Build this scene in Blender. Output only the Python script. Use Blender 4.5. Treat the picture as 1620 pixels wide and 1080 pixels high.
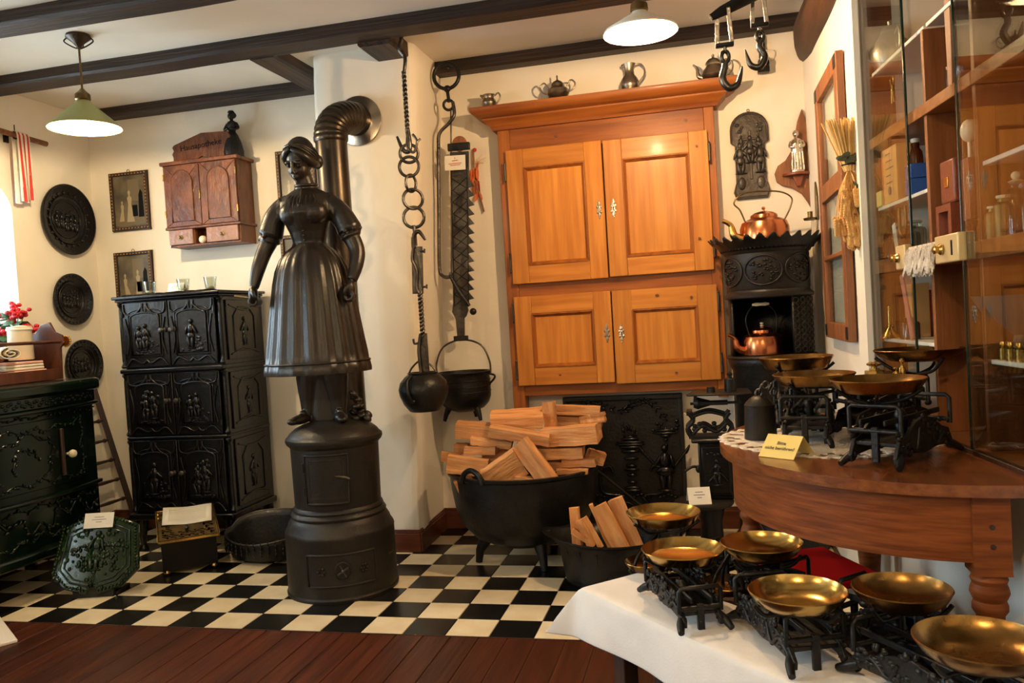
import bpy, bmesh, math, random
from mathutils import Vector, Matrix, Euler, noise
for o in list(bpy.data.objects): bpy.data.objects.remove(o)
SC = bpy.context.scene
COL = SC.collection
R = math.radians
PI = math.pi
random.seed(7)
# ------------------------------------------------------------------ camera
FPX = 1288.0
CAM = Vector((1.064, -3.018, 1.235))
def _rodrigues(r):
    r = Vector(r); a = r.length; k = r / a
    return Matrix.Rotation(a, 3, k)
MROT = _rodrigues((0.0356313833, 0.232610732, -0.0571230581)) @ Matrix(((1,0,0),(0,0,-1),(0,1,0)))
cd = bpy.data.cameras.new('camera'); cam = bpy.data.objects.new('camera', cd); COL.objects.link(cam)
cd.sensor_width = 36.0; cd.lens = FPX / 1620 * 36.0; cd.clip_start = 0.02; cd.clip_end = 60
mr, md, mf = Vector(MROT[0]), Vector(MROT[1]), Vector(MROT[2])
mm = Matrix((mr, -md, -mf)).transposed().to_4x4(); mm.translation = CAM
cam.matrix_world = mm
SC.camera = cam
# a pixel of the photograph gives a direction; the depth comes from the plane the thing stands on or hangs at
def _ray(x, y): return MROT.transposed() @ Vector(((x-810)/FPX, (y-540)/FPX, 1.0))
def aY(x, y, Y): d = _ray(x, y); return CAM + d*((Y-CAM.y)/d.y)
def aZ(x, y, Z=0.0): d = _ray(x, y); return CAM + d*((Z-CAM.z)/d.z)
def aX(x, y, X): d = _ray(x, y); return CAM + d*((X-CAM.x)/d.x)
# ------------------------------------------------------------------ world, daylight, exposure
w = bpy.data.worlds.new('world'); SC.world = w; w.use_nodes = True
bg = w.node_tree.nodes['Background']; bg.inputs[0].default_value = (0.62, 0.78, 1.0, 1); bg.inputs[1].default_value = 4.0
SC.view_settings.view_transform = 'Standard'; SC.view_settings.look = 'None'
SC.view_settings.gamma = 1.0; SC.view_settings.use_curve_mapping = False
SC.view_settings.exposure = 0.3
def area(name, loc, rot, sx, sy, power, col):
    l = bpy.data.lights.new(name, 'AREA'); l.shape = 'RECTANGLE'; l.size = sx; l.size_y = sy
    l.energy = power; l.color = col
    o = bpy.data.objects.new(name, l); COL.objects.link(o); o.location = loc; o.rotation_euler = rot
    return o
# daylight: sky outside the deep window in the left wall and outside the next window of the same wall (the cold glints on
# the iron doors and in the brass pans come from that side); both stand outside the panes and outside the picture
area('window_left_offscreen', (-3.22, 0.40, 1.75), (0, R(-90), 0), 0.95, 0.85, 38, (0.66, 0.82, 1.0))
area('window_left_rear_offscreen', (-3.02, -1.90, 1.65), (0, R(-90), 0), 1.1, 1.1, 80, (0.66, 0.82, 1.0))
# ------------------------------------------------------------------ materials
MATS = {}
def mat(name, col, rough=0.5, metal=0.0, col2=None, nscale=6.0, bump=0.0, bscale=40.0, stretch=None, spec=0.5,
        coat=0.0, detail=4.0, sheen=0.0, coords='Object', contrast=(0.35, 0.65), rvar=0.0, rand=0.0):
    m = bpy.data.materials.new(name); m.use_nodes = True; MATS[name] = m
    nt = m.node_tree; b = nt.nodes['Principled BSDF']
    b.inputs['Roughness'].default_value = rough; b.inputs['Metallic'].default_value = metal
    b.inputs['Specular IOR Level'].default_value = spec; b.inputs['Coat Weight'].default_value = coat
    b.inputs['Coat Roughness'].default_value = 0.15; b.inputs['Sheen Weight'].default_value = sheen
    b.inputs['Base Color'].default_value = (*col, 1)
    tc = nt.nodes.new('ShaderNodeTexCoord'); mp = nt.nodes.new('ShaderNodeMapping')
    nt.links.new(tc.outputs[coords], mp.inputs[0])
    if stretch: mp.inputs['Scale'].default_value = stretch
    last = None
    if rand:
        oi = nt.nodes.new('ShaderNodeObjectInfo'); ad = nt.nodes.new('ShaderNodeVectorMath'); ad.operation = 'MULTIPLY_ADD'
        ad.inputs[1].default_value = (1, 1, 1)
        mu = nt.nodes.new('ShaderNodeMath'); mu.operation = 'MULTIPLY'; mu.inputs[1].default_value = 37.0
        nt.links.new(oi.outputs['Random'], mu.inputs[0]); nt.links.new(mp.outputs[0], ad.inputs[0]); nt.links.new(mu.outputs[0], ad.inputs[2])
        vec = ad.outputs[0]
    else: vec = mp.outputs[0]
    if col2 is not None:
        n = nt.nodes.new('ShaderNodeTexNoise'); n.inputs['Scale'].default_value = nscale; n.inputs['Detail'].default_value = detail
        nt.links.new(vec, n.inputs['Vector'])
        r = nt.nodes.new('ShaderNodeValToRGB'); r.color_ramp.elements[0].position = contrast[0]; r.color_ramp.elements[1].position = contrast[1]
        r.color_ramp.elements[0].color = (*col, 1); r.color_ramp.elements[1].color = (*col2, 1)
        nt.links.new(n.outputs[0], r.inputs[0]); last = r.outputs[0]
        if rand:
            hs = nt.nodes.new('ShaderNodeHueSaturation'); mr_ = nt.nodes.new('ShaderNodeMapRange')
            mr_.inputs['To Min'].default_value = 1 - rand; mr_.inputs['To Max'].default_value = 1 + rand
            nt.links.new(oi.outputs['Random'], mr_.inputs[0]); nt.links.new(mr_.outputs[0], hs.inputs['Value'])
            nt.links.new(last, hs.inputs['Color']); last = hs.outputs[0]
        nt.links.new(last, b.inputs['Base Color'])
        if rvar:
            m2 = nt.nodes.new('ShaderNodeMapRange'); m2.inputs['To Min'].default_value = rough - rvar; m2.inputs['To Max'].default_value = rough + rvar
            nt.links.new(n.outputs[0], m2.inputs[0]); nt.links.new(m2.outputs[0], b.inputs['Roughness'])
    if bump:
        n2 = nt.nodes.new('ShaderNodeTexNoise'); n2.inputs['Scale'].default_value = bscale; n2.inputs['Detail'].default_value = 5
        nt.links.new(vec, n2.inputs['Vector'])
        bp = nt.nodes.new('ShaderNodeBump'); bp.inputs['Strength'].default_value = bump; bp.inputs['Distance'].default_value = 0.01
        nt.links.new(n2.outputs[0], bp.inputs['Height']); nt.links.new(bp.outputs[0], b.inputs['Normal'])
    return m
mat('plaster', (0.80,0.73,0.60), 0.9, col2=(0.86,0.80,0.69), nscale=1.6, bump=0.35, bscale=9, spec=0.2)
mat('ceiling_paint', (0.77,0.70,0.58), 0.9, col2=(0.83,0.77,0.66), nscale=1.5, bump=0.2, bscale=6, spec=0.2)
mat('beam_wood', (0.010,0.005,0.003), 0.55, col2=(0.035,0.016,0.009), nscale=5, bump=0.7, bscale=12, stretch=(0.25,6,6))
mat('beam_wood_y', (0.010,0.005,0.003), 0.55, col2=(0.05,0.022,0.011), nscale=5, bump=0.7, bscale=12, stretch=(6,0.25,6))
mat('log_wood', (0.022,0.007,0.0025), 0.6, col2=(0.075,0.027,0.009), nscale=4, bump=0.9, bscale=8, stretch=(4,0.5,4))
mat('tile_white', (0.70,0.58,0.37), 0.28, col2=(0.80,0.69,0.48), nscale=9, rand=0.10, bump=0.03, bscale=30)
mat('tile_black', (0.004,0.004,0.004), 0.27, col2=(0.009,0.0085,0.008), nscale=9, rand=0.2, bump=0.03, bscale=30, spec=0.4)
mat('grout', (0.10,0.06,0.035), 0.9)
mat('plank', (0.030,0.0065,0.0025), 0.36, col2=(0.078,0.018,0.0065), nscale=4, stretch=(7,0.5,7), rand=0.22, bump=0.25, bscale=10, spec=0.4)
mat('floor_gap', (0.10,0.035,0.010), 0.8)
mat('skirting', (0.075,0.018,0.007), 0.4, col2=(0.13,0.035,0.013), nscale=5, stretch=(1,1,6))
mat('iron', (0.0045,0.0043,0.004), 0.40, col2=(0.010,0.0095,0.009), nscale=14, bump=0.25, bscale=60, spec=0.32)
mat('iron_gloss', (0.0035,0.0036,0.004), 0.27, col2=(0.007,0.007,0.008), nscale=10, bump=0.2, bscale=30, spec=0.38)
mat('iron_statue', (0.010,0.0068,0.0042), 0.36, col2=(0.019,0.013,0.008), nscale=8, bump=0.12, bscale=50, spec=0.45)
mat('iron_stove', (0.009,0.007,0.0052), 0.46, col2=(0.015,0.012,0.009), nscale=9, bump=0.15, bscale=70, spec=0.34)
mat('iron_bright', (0.10,0.09,0.08), 0.42, metal=0.8, col2=(0.05,0.042,0.036), nscale=10, bump=0.3, bscale=40)
mat('iron_hook', (0.05,0.045,0.04), 0.3, metal=0.9, col2=(0.16,0.14,0.12), nscale=10, bump=0.3, bscale=40)
mat('green_enamel', (0.0006,0.0042,0.0018), 0.20, col2=(0.0012,0.0068,0.003), nscale=6, spec=0.34, coat=0.1)
mat('majolica', (0.0012,0.0085,0.0022), 0.09, col2=(0.008,0.026,0.006), nscale=40, spec=0.42)
mat('brass', (0.62,0.41,0.13), 0.21, metal=1.0, col2=(0.46,0.28,0.075), nscale=10, bump=0.04, bscale=30, rvar=0.05)
mat('brass_dark', (0.36,0.205,0.062), 0.28, metal=1.0, col2=(0.18,0.095,0.028), nscale=12, bump=0.08, bscale=40, rvar=0.07)
mat('brass_old', (0.22,0.15,0.06), 0.42, metal=1.0, col2=(0.12,0.08,0.035), nscale=18, bump=0.1, bscale=40)
mat('copper', (0.60,0.22,0.09), 0.24, metal=1.0, col2=(0.46,0.15,0.06), nscale=7, rvar=0.06)
mat('pewter', (0.40,0.34,0.26), 0.34, metal=1.0, col2=(0.26,0.21,0.16), nscale=9, bump=0.05, bscale=30)
mat('silver', (0.62,0.55,0.45), 0.22, metal=1.0, bump=0.3, bscale=60)
mat('pipe_steel', (0.045,0.036,0.028), 0.32, metal=0.85, col2=(0.07,0.055,0.04), nscale=4)
mat('collar_steel', (0.40,0.34,0.27), 0.25, metal=1.0)
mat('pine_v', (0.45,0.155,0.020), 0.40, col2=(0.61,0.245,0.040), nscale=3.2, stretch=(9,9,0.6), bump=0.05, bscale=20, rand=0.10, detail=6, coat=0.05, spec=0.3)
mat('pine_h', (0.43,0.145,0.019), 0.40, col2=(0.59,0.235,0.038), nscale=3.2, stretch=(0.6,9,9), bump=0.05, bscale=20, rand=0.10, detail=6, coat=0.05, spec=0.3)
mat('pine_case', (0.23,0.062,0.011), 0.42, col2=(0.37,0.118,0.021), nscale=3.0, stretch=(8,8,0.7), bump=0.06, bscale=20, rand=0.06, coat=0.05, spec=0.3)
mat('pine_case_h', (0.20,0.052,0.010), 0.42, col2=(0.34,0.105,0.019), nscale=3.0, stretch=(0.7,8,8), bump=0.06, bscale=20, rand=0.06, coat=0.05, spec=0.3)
mat('carved_wood', (0.080,0.020,0.0055), 0.42, col2=(0.17,0.050,0.014), nscale=9, stretch=(1.5,1.5,0.7), bump=0.8, bscale=26, rand=0.05)
mat('drawer_wood', (0.23,0.115,0.075), 0.35, col2=(0.32,0.165,0.11), nscale=9, bump=0.8, bscale=26, rand=0.08)
mat('oak_table', (0.12,0.030,0.006), 0.5, col2=(0.22,0.062,0.014), nscale=7, stretch=(1.0,1.0,11), detail=9, bump=0.1, bscale=14, spec=0.2)
mat('oak_top', (0.125,0.034,0.008), 0.26, col2=(0.22,0.068,0.017), nscale=4, stretch=(9,0.8,9), bump=0.12, bscale=14, coat=0.2)
mat('case_wood', (0.16,0.052,0.014), 0.40, col2=(0.27,0.100,0.030), nscale=3.5, stretch=(7,7,0.6), bump=0.1, bscale=18, rand=0.1)
mat('case_wood_h', (0.20,0.070,0.018), 0.38, col2=(0.33,0.13,0.036), nscale=3.5, stretch=(7,0.6,7), bump=0.1, bscale=18, rand=0.1)
mat('frame_wood', (0.17,0.058,0.018), 0.5, col2=(0.29,0.11,0.036), nscale=4, stretch=(7,7,0.7), bump=0.3, bscale=18, rand=0.08)
mat('dark_wood', (0.022,0.009,0.005), 0.45, col2=(0.045,0.018,0.009), nscale=5, stretch=(5,5,1), bump=0.2, bscale=20)
mat('knot', (0.10,0.022,0.004), 0.5, col2=(0.22,0.06,0.010), nscale=60)
mat('red_wood', (0.16,0.035,0.013), 0.4, col2=(0.24,0.06,0.02), nscale=6, stretch=(4,4,1), bump=0.1)
mat('trough_wood', (0.050,0.013,0.006), 0.4, col2=(0.095,0.027,0.011), nscale=6, stretch=(4,4,1), bump=0.1)
mat('firewood', (0.46,0.19,0.060), 0.75, col2=(0.66,0.33,0.13), nscale=5, stretch=(0.9,7,7), bump=0.5, bscale=16, rand=0.22)
mat('kindling', (0.62,0.23,0.06), 0.75, col2=(0.78,0.38,0.13), nscale=5, stretch=(0.9,7,7), bump=0.5, bscale=16, rand=0.12)
mat('cloth', (0.78,0.74,0.70), 0.9, col2=(0.84,0.81,0.77), nscale=8, bump=0.1, bscale=180, sheen=0.2, spec=0.15)
mat('linen', (0.78,0.70,0.56), 0.9, col2=(0.85,0.78,0.66), nscale=20, bump=0.15, bscale=120, spec=0.15)
mat('linen_pink', (0.74,0.42,0.34), 0.9, spec=0.15)
mat('stripe_red', (0.55,0.055,0.05), 0.9, spec=0.15)
mat('paper', (0.80,0.76,0.66), 0.8, spec=0.2)
mat('paper_shade', (0.66,0.61,0.50), 0.8, spec=0.2)
mat('paper_yellow', (0.82,0.62,0.20), 0.7, spec=0.2)
mat('paper_kraft', (0.66,0.38,0.14), 0.7, spec=0.2)
mat('print', (0.10,0.09,0.08), 0.8)
mat('red_cover', (0.62,0.008,0.010), 0.8, spec=0.1)
mat('red_paint', (0.55,0.02,0.02), 0.4)
mat('pink', (0.66,0.26,0.22), 0.6)
mat('blue_paint', (0.02,0.10,0.42), 0.5)
mat('white_paint', (0.78,0.73,0.64), 0.5)
mat('ivory', (0.80,0.70,0.50), 0.35)
mat('cream_metal', (0.66,0.50,0.24), 0.4, metal=0.2)
mat('gold', (0.62,0.36,0.09), 0.3, metal=1.0)
mat('gilt_bead', (0.40,0.22,0.06), 0.4, metal=0.8)
mat('photo_dark', (0.055,0.045,0.03), 0.35, col2=(0.15,0.12,0.075), nscale=9, detail=6)
mat('photo_mid', (0.15,0.115,0.065), 0.35)
mat('photo_light', (0.36,0.29,0.175), 0.35)
mat('straw', (0.72,0.44,0.14), 0.7, rand=0.15, col2=(0.80,0.54,0.20), nscale=20)
mat('wheat', (0.62,0.33,0.10), 0.75, col2=(0.74,0.44,0.15), nscale=40)
mat('leaf', (0.02,0.07,0.025), 0.5, col2=(0.04,0.12,0.045), nscale=20)
mat('leaf_dry', (0.05,0.055,0.02), 0.6)
mat('petal_red', (0.55,0.01,0.02), 0.5)
mat('clay', (0.42,0.15,0.06), 0.7)
mat('feather_orange', (0.60,0.13,0.03), 0.7)
mat('amber', (0.10,0.025,0.006), 0.1, spec=0.6)
mat('leather', (0.20,0.055,0.025), 0.4, bump=0.2, bscale=80)
mat('shade_green', (0.30,0.32,0.12), 0.35, metal=0.3)
mat('shade_white', (0.85,0.82,0.72), 0.5)
mat('canopy_brown', (0.05,0.03,0.018), 0.4, metal=0.5)
mat('doily', (0.80,0.70,0.56), 0.9, bump=0.8, bscale=160, spec=0.1)
mat('stone_bowl', (0.09,0.10,0.10), 0.5)
mat('box_dark', (0.003,0.0026,0.002), 0.5, spec=0.15)
def emit(name, col, strength):
    m = bpy.data.materials.new(name); m.use_nodes = True; MATS[name] = m
    b = m.node_tree.nodes['Principled BSDF']; b.inputs['Base Color'].default_value = (*col,1)
    b.inputs['Emission Color'].default_value = (*col,1); b.inputs['Emission Strength'].default_value = strength
emit('bulb', (1.0,0.72,0.36), 60.0)
def glass(name, tint, fac=0.0, rough=0.0):
    m = bpy.data.materials.new(name); m.use_nodes = True; MATS[name] = m
    nt = m.node_tree; nt.nodes.clear()
    out = nt.nodes.new('ShaderNodeOutputMaterial'); tr = nt.nodes.new('ShaderNodeBsdfTransparent'); gl = nt.nodes.new('ShaderNodeBsdfGlossy')
    tr.inputs[0].default_value = (*tint,1); gl.inputs['Roughness'].default_value = rough
    fr = nt.nodes.new('ShaderNodeFresnel'); fr.inputs['IOR'].default_value = 1.5
    ad = nt.nodes.new('ShaderNodeMath'); ad.operation = 'MULTIPLY_ADD'; ad.inputs[1].default_value = 0.45; ad.inputs[2].default_value = fac; ad.use_clamp = True
    mx = nt.nodes.new('ShaderNodeMixShader'); nt.links.new(fr.outputs[0], ad.inputs[0]); nt.links.new(ad.outputs[0], mx.inputs[0])
    nt.links.new(tr.outputs[0], mx.inputs[1]); nt.links.new(gl.outputs[0], mx.inputs[2]); nt.links.new(mx.outputs[0], out.inputs[0])
glass('glass', (0.93,0.96,0.94)); glass('glass_jar', (0.86,0.88,0.84), 0.03)
mat('glass_edge', (0.006,0.028,0.018), 0.15, spec=0.6)
# ------------------------------------------------------------------ mesh helpers
class MB:
    def __init__(s): s.v = []; s.f = []; s.m = Matrix.Identity(4); s.rnd = False
    def _add(s, vs, fs):
        b = len(s.v); s.v += [tuple(s.m @ Vector(p)) for p in vs]; s.f += [tuple(b+i for i in f) for f in fs]; return s
    def at(s, loc=(0,0,0), rot=(0,0,0), sc=(1,1,1)):
        s.m = Matrix.LocRotScale(Vector(loc), Euler(rot), Vector(sc)); return s
    def box(s, c, d, rot=None):
        hx, hy, hz = d[0]/2, d[1]/2, d[2]/2
        vs = [Vector((x,y,z)) for x in (-hx,hx) for y in (-hy,hy) for z in (-hz,hz)]
        if rot: e = Euler(rot).to_matrix(); vs = [e@p for p in vs]
        c = Vector(c); return s._add([p+c for p in vs], [(0,1,3,2),(4,6,7,5),(0,4,5,1),(2,3,7,6),(0,2,6,4),(1,5,7,3)])
    def bx(s, x0, x1, y0, y1, z0, z1): return s.box(((x0+x1)/2,(y0+y1)/2,(z0+z1)/2),(x1-x0,y1-y0,z1-z0))
    def lathe(s, prof, n=24, c=(0,0,0), sx=1, sy=1, mod=None, a0=0, a1=2*PI, cap=True):
        full = abs(a1-a0-2*PI) < 1e-6; k = n if full else n+1
        vs = []; fs = []
        for j, (r, z) in enumerate(prof):
            for i in range(k):
                a = a0+(a1-a0)*i/n; rr = r*(mod(a, j/(len(prof)-1)) if mod else 1)
                vs.append((c[0]+rr*sx*math.cos(a), c[1]+rr*sy*math.sin(a), c[2]+z))
        for j in range(len(prof)-1):
            for i in range(n):
                i2 = (i+1) % k
                fs.append((j*k+i, j*k+i2, (j+1)*k+i2, (j+1)*k+i))
        if cap and full:
            if prof[0][0] > 1e-4: fs.append(tuple(range(k))[::-1])
            if prof[-1][0] > 1e-4: fs.append(tuple((len(prof)-1)*k+i for i in range(k)))
        return s._add(vs, fs)
    def tube(s, pts, r, n=8, closed=False, flat=1.0, cap=True):
        s.rnd = True; pts = [Vector(p) for p in pts]; N = len(pts); vs = []; fs = []
        rs = r if isinstance(r, (list,tuple)) else [r]*N
        up = None
        for i, p in enumerate(pts):
            t = (pts[(i+1)%N]-pts[i-1]) if closed else (pts[min(i+1,N-1)]-pts[max(i-1,0)])
            t = t.normalized() if t.length > 1e-9 else Vector((0,0,1))
            if up is None: up = t.cross(Vector((0,1,0))) if abs(t.y) < .9 else t.cross(Vector((1,0,0)))
            up = (up - t*up.dot(t)); up = up.normalized() if up.length > 1e-6 else t.orthogonal().normalized()
            bi = t.cross(up)
            for k in range(n):
                a = 2*PI*k/n; vs.append(p + up*(math.cos(a)*rs[i]) + bi*(math.sin(a)*rs[i]*flat))
        for i in range(N if closed else N-1):
            j = (i+1) % N
            for k in range(n): fs.append((i*n+k, i*n+(k+1)%n, j*n+(k+1)%n, j*n+k))
        if cap and not closed: fs += [tuple(range(n))[::-1], tuple((N-1)*n+k for k in range(n))]
        return s._add(vs, fs)
    def ball(s, c, r, n=10, m=6, rot=None):
        s.rnd = True
        if not isinstance(r, (list,tuple)): r = (r,r,r)
        e = Euler(rot).to_matrix() if rot else None; c = Vector(c); vs = []; fs = []
        for j in range(m+1):
            t = PI*j/m
            for i in range(n):
                a = 2*PI*i/n
                p = Vector((r[0]*math.sin(t)*math.cos(a), r[1]*math.sin(t)*math.sin(a), -r[2]*math.cos(t)))
                vs.append(c + (e@p if e else p))
        for j in range(m):
            for i in range(n): fs.append((j*n+i, j*n+(i+1)%n, (j+1)*n+(i+1)%n, (j+1)*n+i))
        return s._add(vs, fs)
    def prism(s, out, y0, y1):          # outline in x,z extruded along y
        n = len(out); vs = [(x,y0,z) for x,z in out]+[(x,y1,z) for x,z in out]
        return s._add(vs, [tuple(range(n)), tuple(range(2*n-1,n-1,-1))]+[(i,i+n,(i+1)%n+n,(i+1)%n) for i in range(n)])
    def slab(s, out, z0, z1):           # outline in x,y extruded along z
        n = len(out); vs = [(x,y,z0) for x,y in out]+[(x,y,z1) for x,y in out]
        return s._add(vs, [tuple(range(n))[::-1], tuple(range(n,2*n))]+[(i,(i+1)%n,(i+1)%n+n,i+n) for i in range(n)])
    def build(s, name, m, parent=None, bevel=0.0, smooth=35, loc=None, rot=None, seg=2):
        me = bpy.data.meshes.new(name); me.from_pydata(s.v, [], s.f); me.validate()
        bm = bmesh.new(); bm.from_mesh(me); bmesh.ops.remove_doubles(bm, verts=bm.verts, dist=1e-6)
        bmesh.ops.recalc_face_normals(bm, faces=bm.faces); bm.to_mesh(me); bm.free()
        if smooth == 35 and s.rnd: smooth = 66
        if smooth:
            me.polygons.foreach_set('use_smooth', [True]*len(me.polygons)); me.set_sharp_from_angle(angle=R(smooth))
        me.materials.append(MATS[m]); o = bpy.data.objects.new(name, me); COL.objects.link(o)
        if parent: o.parent = parent
        if loc is not None: o.location = loc
        if rot is not None: o.rotation_euler = rot
        if bevel:
            b = o.modifiers.new('bevel', 'BEVEL'); b.width = bevel; b.segments = seg; b.limit_method = 'ANGLE'; b.angle_limit = R(40)
        return o
def tag(o, label, cat, group=None):
    o['label'] = label; o['category'] = cat
    if group: o['group'] = group
    return o
def thing(name, label, cat, loc=(0,0,0), rz=0.0, group=None, rot=None):
    o = bpy.data.objects.new(name, None); COL.objects.link(o); o.empty_display_size = 0.05
    o.location = loc; o.rotation_euler = rot if rot else (0,0,rz)
    return tag(o, label, cat, group)
def stuff(o): o['kind'] = 'stuff'; return o
def struct(o): o['kind'] = 'structure'; return o
def copy_tree(o, parent=None):
    c = o.copy(); COL.objects.link(c); c.parent = parent
    for ch in list(o.children): copy_tree(ch, c)
    return c
def arc(cx, cz, r, a0, a1, n=12, y=0.0, rz=None):
    return [(cx+r*math.cos(R(a0+(a1-a0)*i/n)), y, cz+(rz or r)*math.sin(R(a0+(a1-a0)*i/n))) for i in range(n+1)]
def circ2(r, n=24, cx=0, cy=0, ry=None): return [(cx+r*math.cos(2*PI*i/n), cy+(ry or r)*math.sin(2*PI*i/n)) for i in range(n)]
def bez(ps, n=16):                      # smooth Catmull-Rom through the points
    ps = [Vector(p) for p in ps]; out = []
    for i in range(len(ps)-1):
        p0, p1, p2, p3 = ps[max(i-1,0)], ps[i], ps[i+1], ps[min(i+2,len(ps)-1)]
        for k in range(n):
            t = k/n; out.append(0.5*((2*p1)+(p2-p0)*t+(2*p0-5*p1+4*p2-p3)*t*t+(3*p1-p0-3*p2+p3)*t**3))
    return out+[ps[-1]]
def relief_person(b, x, z, h, y=0.0, rng=random, lean=0.0):   # a small cast figure standing proud of a plate at y
    d = 0.045*h+0.003
    b.ball((x+lean*h*.9, y, z+.90*h), (.075*h, d, .085*h), 8, 5)
    b.ball((x+lean*h*.6, y, z+.64*h), (.12*h, d*1.2, .19*h), 8, 5)
    b.ball((x+lean*h*.3, y, z+.42*h), (.14*h, d, .14*h), 8, 5)
    for sg in (-1, 1):
        b.ball((x+sg*.07*h, y, z+.20*h), (.065*h, d, .22*h), 8, 5, (0, sg*.12+rng.uniform(-.15,.15), 0))
        b.ball((x+lean*h*.6+sg*.15*h, y, z+.62*h), (.045*h, d, .17*h), 6, 5, (0, -sg*rng.uniform(.2,.9), 0))
    b.ball((x, y, z+.02*h), (.2*h, d*.8, .03*h), 8, 4)
def relief_bush(b, x, z, w, h, y=0.0, n=14, rng=random, s=1.0):
    for i in range(n):
        r = s*rng.uniform(.10,.20)*min(w,h); b.ball((x+rng.uniform(-.5,.5)*w, y, z+rng.uniform(0,1)*h), (r, r*.5, r*rng.uniform(.6,1.2)), 6, 4)
def text_mesh(name, body, size, m, parent, loc, rot, depth=0.0004, align='CENTER'):
    c = bpy.data.curves.new(name, 'FONT'); c.body = body; c.size = size; c.extrude = depth; c.align_x = align; c.align_y = 'CENTER'; c.resolution_u = 3
    t = bpy.data.objects.new(name, c); COL.objects.link(t); dg = bpy.context.evaluated_depsgraph_get()
    me = bpy.data.meshes.new_from_object(t.evaluated_get(dg)); bpy.data.objects.remove(t)
    me.materials.clear(); me.materials.append(MATS[m])
    o = bpy.data.objects.new(name, me); COL.objects.link(o); o.parent = parent; o.location = loc; o.rotation_euler = rot
    return o
def card(name, label, loc, rz, w, h, tilt, m='paper', lines=3, text=None, group=None, single=False):
    # folded display card: front leaf leaning back, rear leaf, printed lines
    t = thing(name, label, 'card', loc, rz, group); ct, st = math.cos(tilt), math.sin(tilt)
    b = MB(); b._add([(-w/2,0,0),(w/2,0,0),(w/2,h*st,h*ct),(-w/2,h*st,h*ct)], [(0,1,2,3)])
    f = b.build('front_leaf', m, t, smooth=0); sm = f.modifiers.new('s','SOLIDIFY'); sm.thickness = 0.0008
    if not single:
     b = MB(); b._add([(-w/2,2*h*st,0),(w/2,2*h*st,0),(w/2,h*st,h*ct-.001),(-w/2,h*st,h*ct-.001)], [(0,1,2,3)])
     k = b.build('rear_leaf', m, t, smooth=0); sm = k.modifiers.new('s','SOLIDIFY'); sm.thickness = 0.0008
    if text:
        for i, ln in enumerate(text):
            u = .5+.12-(i*.22); text_mesh('lettering', ln, h*.19, 'print', f, (0, h*st*u-.0012, h*ct*u+.0012*st), (PI/2-tilt, 0, 0))
    else:
        b = MB()
        for i in range(lines):
            u = .72-.16*i; ww = w*(.34 if i in (0,) else .5 if i == 1 else .2)
            b.box((0, h*st*u-.0011, h*ct*u), (ww, .0003, h*.035), (-tilt,0,0))
        b.build('print', 'print', f, smooth=0)
    return t
# ------------------------------------------------------------------ the setting
T = 0.18; YB = 1.61; YF = 1.124; XL = -2.82; XR = 1.642; ZC = 2.73; ZBM = 2.67; YFRONT = -4.4
fl = struct(MB().bx(XL-.1, 2.25, YFRONT, YB+.05, -.10, -.006).build('floor', 'grout', smooth=0))
wt = MB().bx(-T/2+.0015, T/2-.0015, -T/2+.0015, T/2-.0015, -.02, 0).build('tile_tmp', 'tile_white', smooth=0, bevel=.0012, seg=1)
bt = MB().bx(-T/2+.0015, T/2-.0015, -T/2+.0015, T/2-.0015, -.02, 0).build('tile_tmp', 'tile_black', smooth=0, bevel=.0012, seg=1)
for i in range(-16, 10):
    for j in range(0, 9):
        x, y = (i+.5)*T, (j+.5)*T
        if -0.93 < x < -0.62 and y > YF+.1: continue
        if x > XR+.05: continue
        o = (wt if (i+j) % 2 == 0 else bt).copy(); o.name = 'tile'; COL.objects.link(o); o.parent = fl; o.location = (x, y, 0)
bpy.data.objects.remove(wt); bpy.data.objects.remove(bt)
PW = 0.115
pk = MB().bx(-PW/2+.0016, PW/2-.0016, YFRONT, -.003, -.02, -.001).build('plank_tmp', 'plank', smooth=0, bevel=.002, seg=1)
for i in range(44):
    o = pk.copy(); o.name = 'plank'; COL.objects.link(o); o.parent = fl; o.location = (XL+.03+PW*i, 0, 0)
bpy.data.objects.remove(pk)
MB().bx(XL, 1.7, -.006, .002, -.02, .0005).build('threshold_strip', 'dark_wood', fl, smooth=0)

def rough_wall(name, x0, x1, z0, z1, nx, nz, fn, m='plaster'):
    b = MB(); vs = []; fs = []
    for k in range(nz+1):
        for i in range(nx+1): vs.append(fn(x0+(x1-x0)*i/nx, z0+(z1-z0)*k/nz))
    for k in range(nz):
        for i in range(nx): a = k*(nx+1)+i; fs.append((a, a+1, a+nx+2, a+nx+1))
    b._add(vs, fs); return b
def wob(a, b_, s=.006): return s*noise.noise(Vector((a*1.7, b_*1.7, 3.1)))
b = rough_wall('w', XL-.05, XR+.12, 0, ZC+.02, 60, 34, lambda x, z: (x, YB+wob(x, z), z))
b.bx(XL-.05, XR+.12, YB+.012, YB+.2, 0, ZC+.02)
struct(b.build('wall_back', 'plaster', smooth=50))
# chimney breast: face battered, right corner rounded
def breast(u, z):       # u runs round the plan: left return, face, corner, right return
    xl = -.99+.012*z; xr = -.497+.048*z; r = .05
    L = [(xl, YB+.02), (xl, YF+.03), (xl+.03, YF), (xr-r, YF), (xr-r*.35, YF+r*.2), (xr, YF+r), (xr-.03+.01*z, YB+.02)]
    i = min(int(u), len(L)-2); t = u-i
    p = Vector(L[i]).lerp(Vector(L[i+1]), t); d = .010*noise.noise(Vector((p.x*2.2, z*2.2, p.y*2.2)))+.004*noise.noise(Vector((p.x*8, z*8, 1)))
    return (p.x+d, p.y+d, z)
struct(rough_wall('w', 0, 6, 0, ZC+.01, 36, 40, breast).build('wall_chimney_breast', 'plaster', smooth=50))
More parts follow.
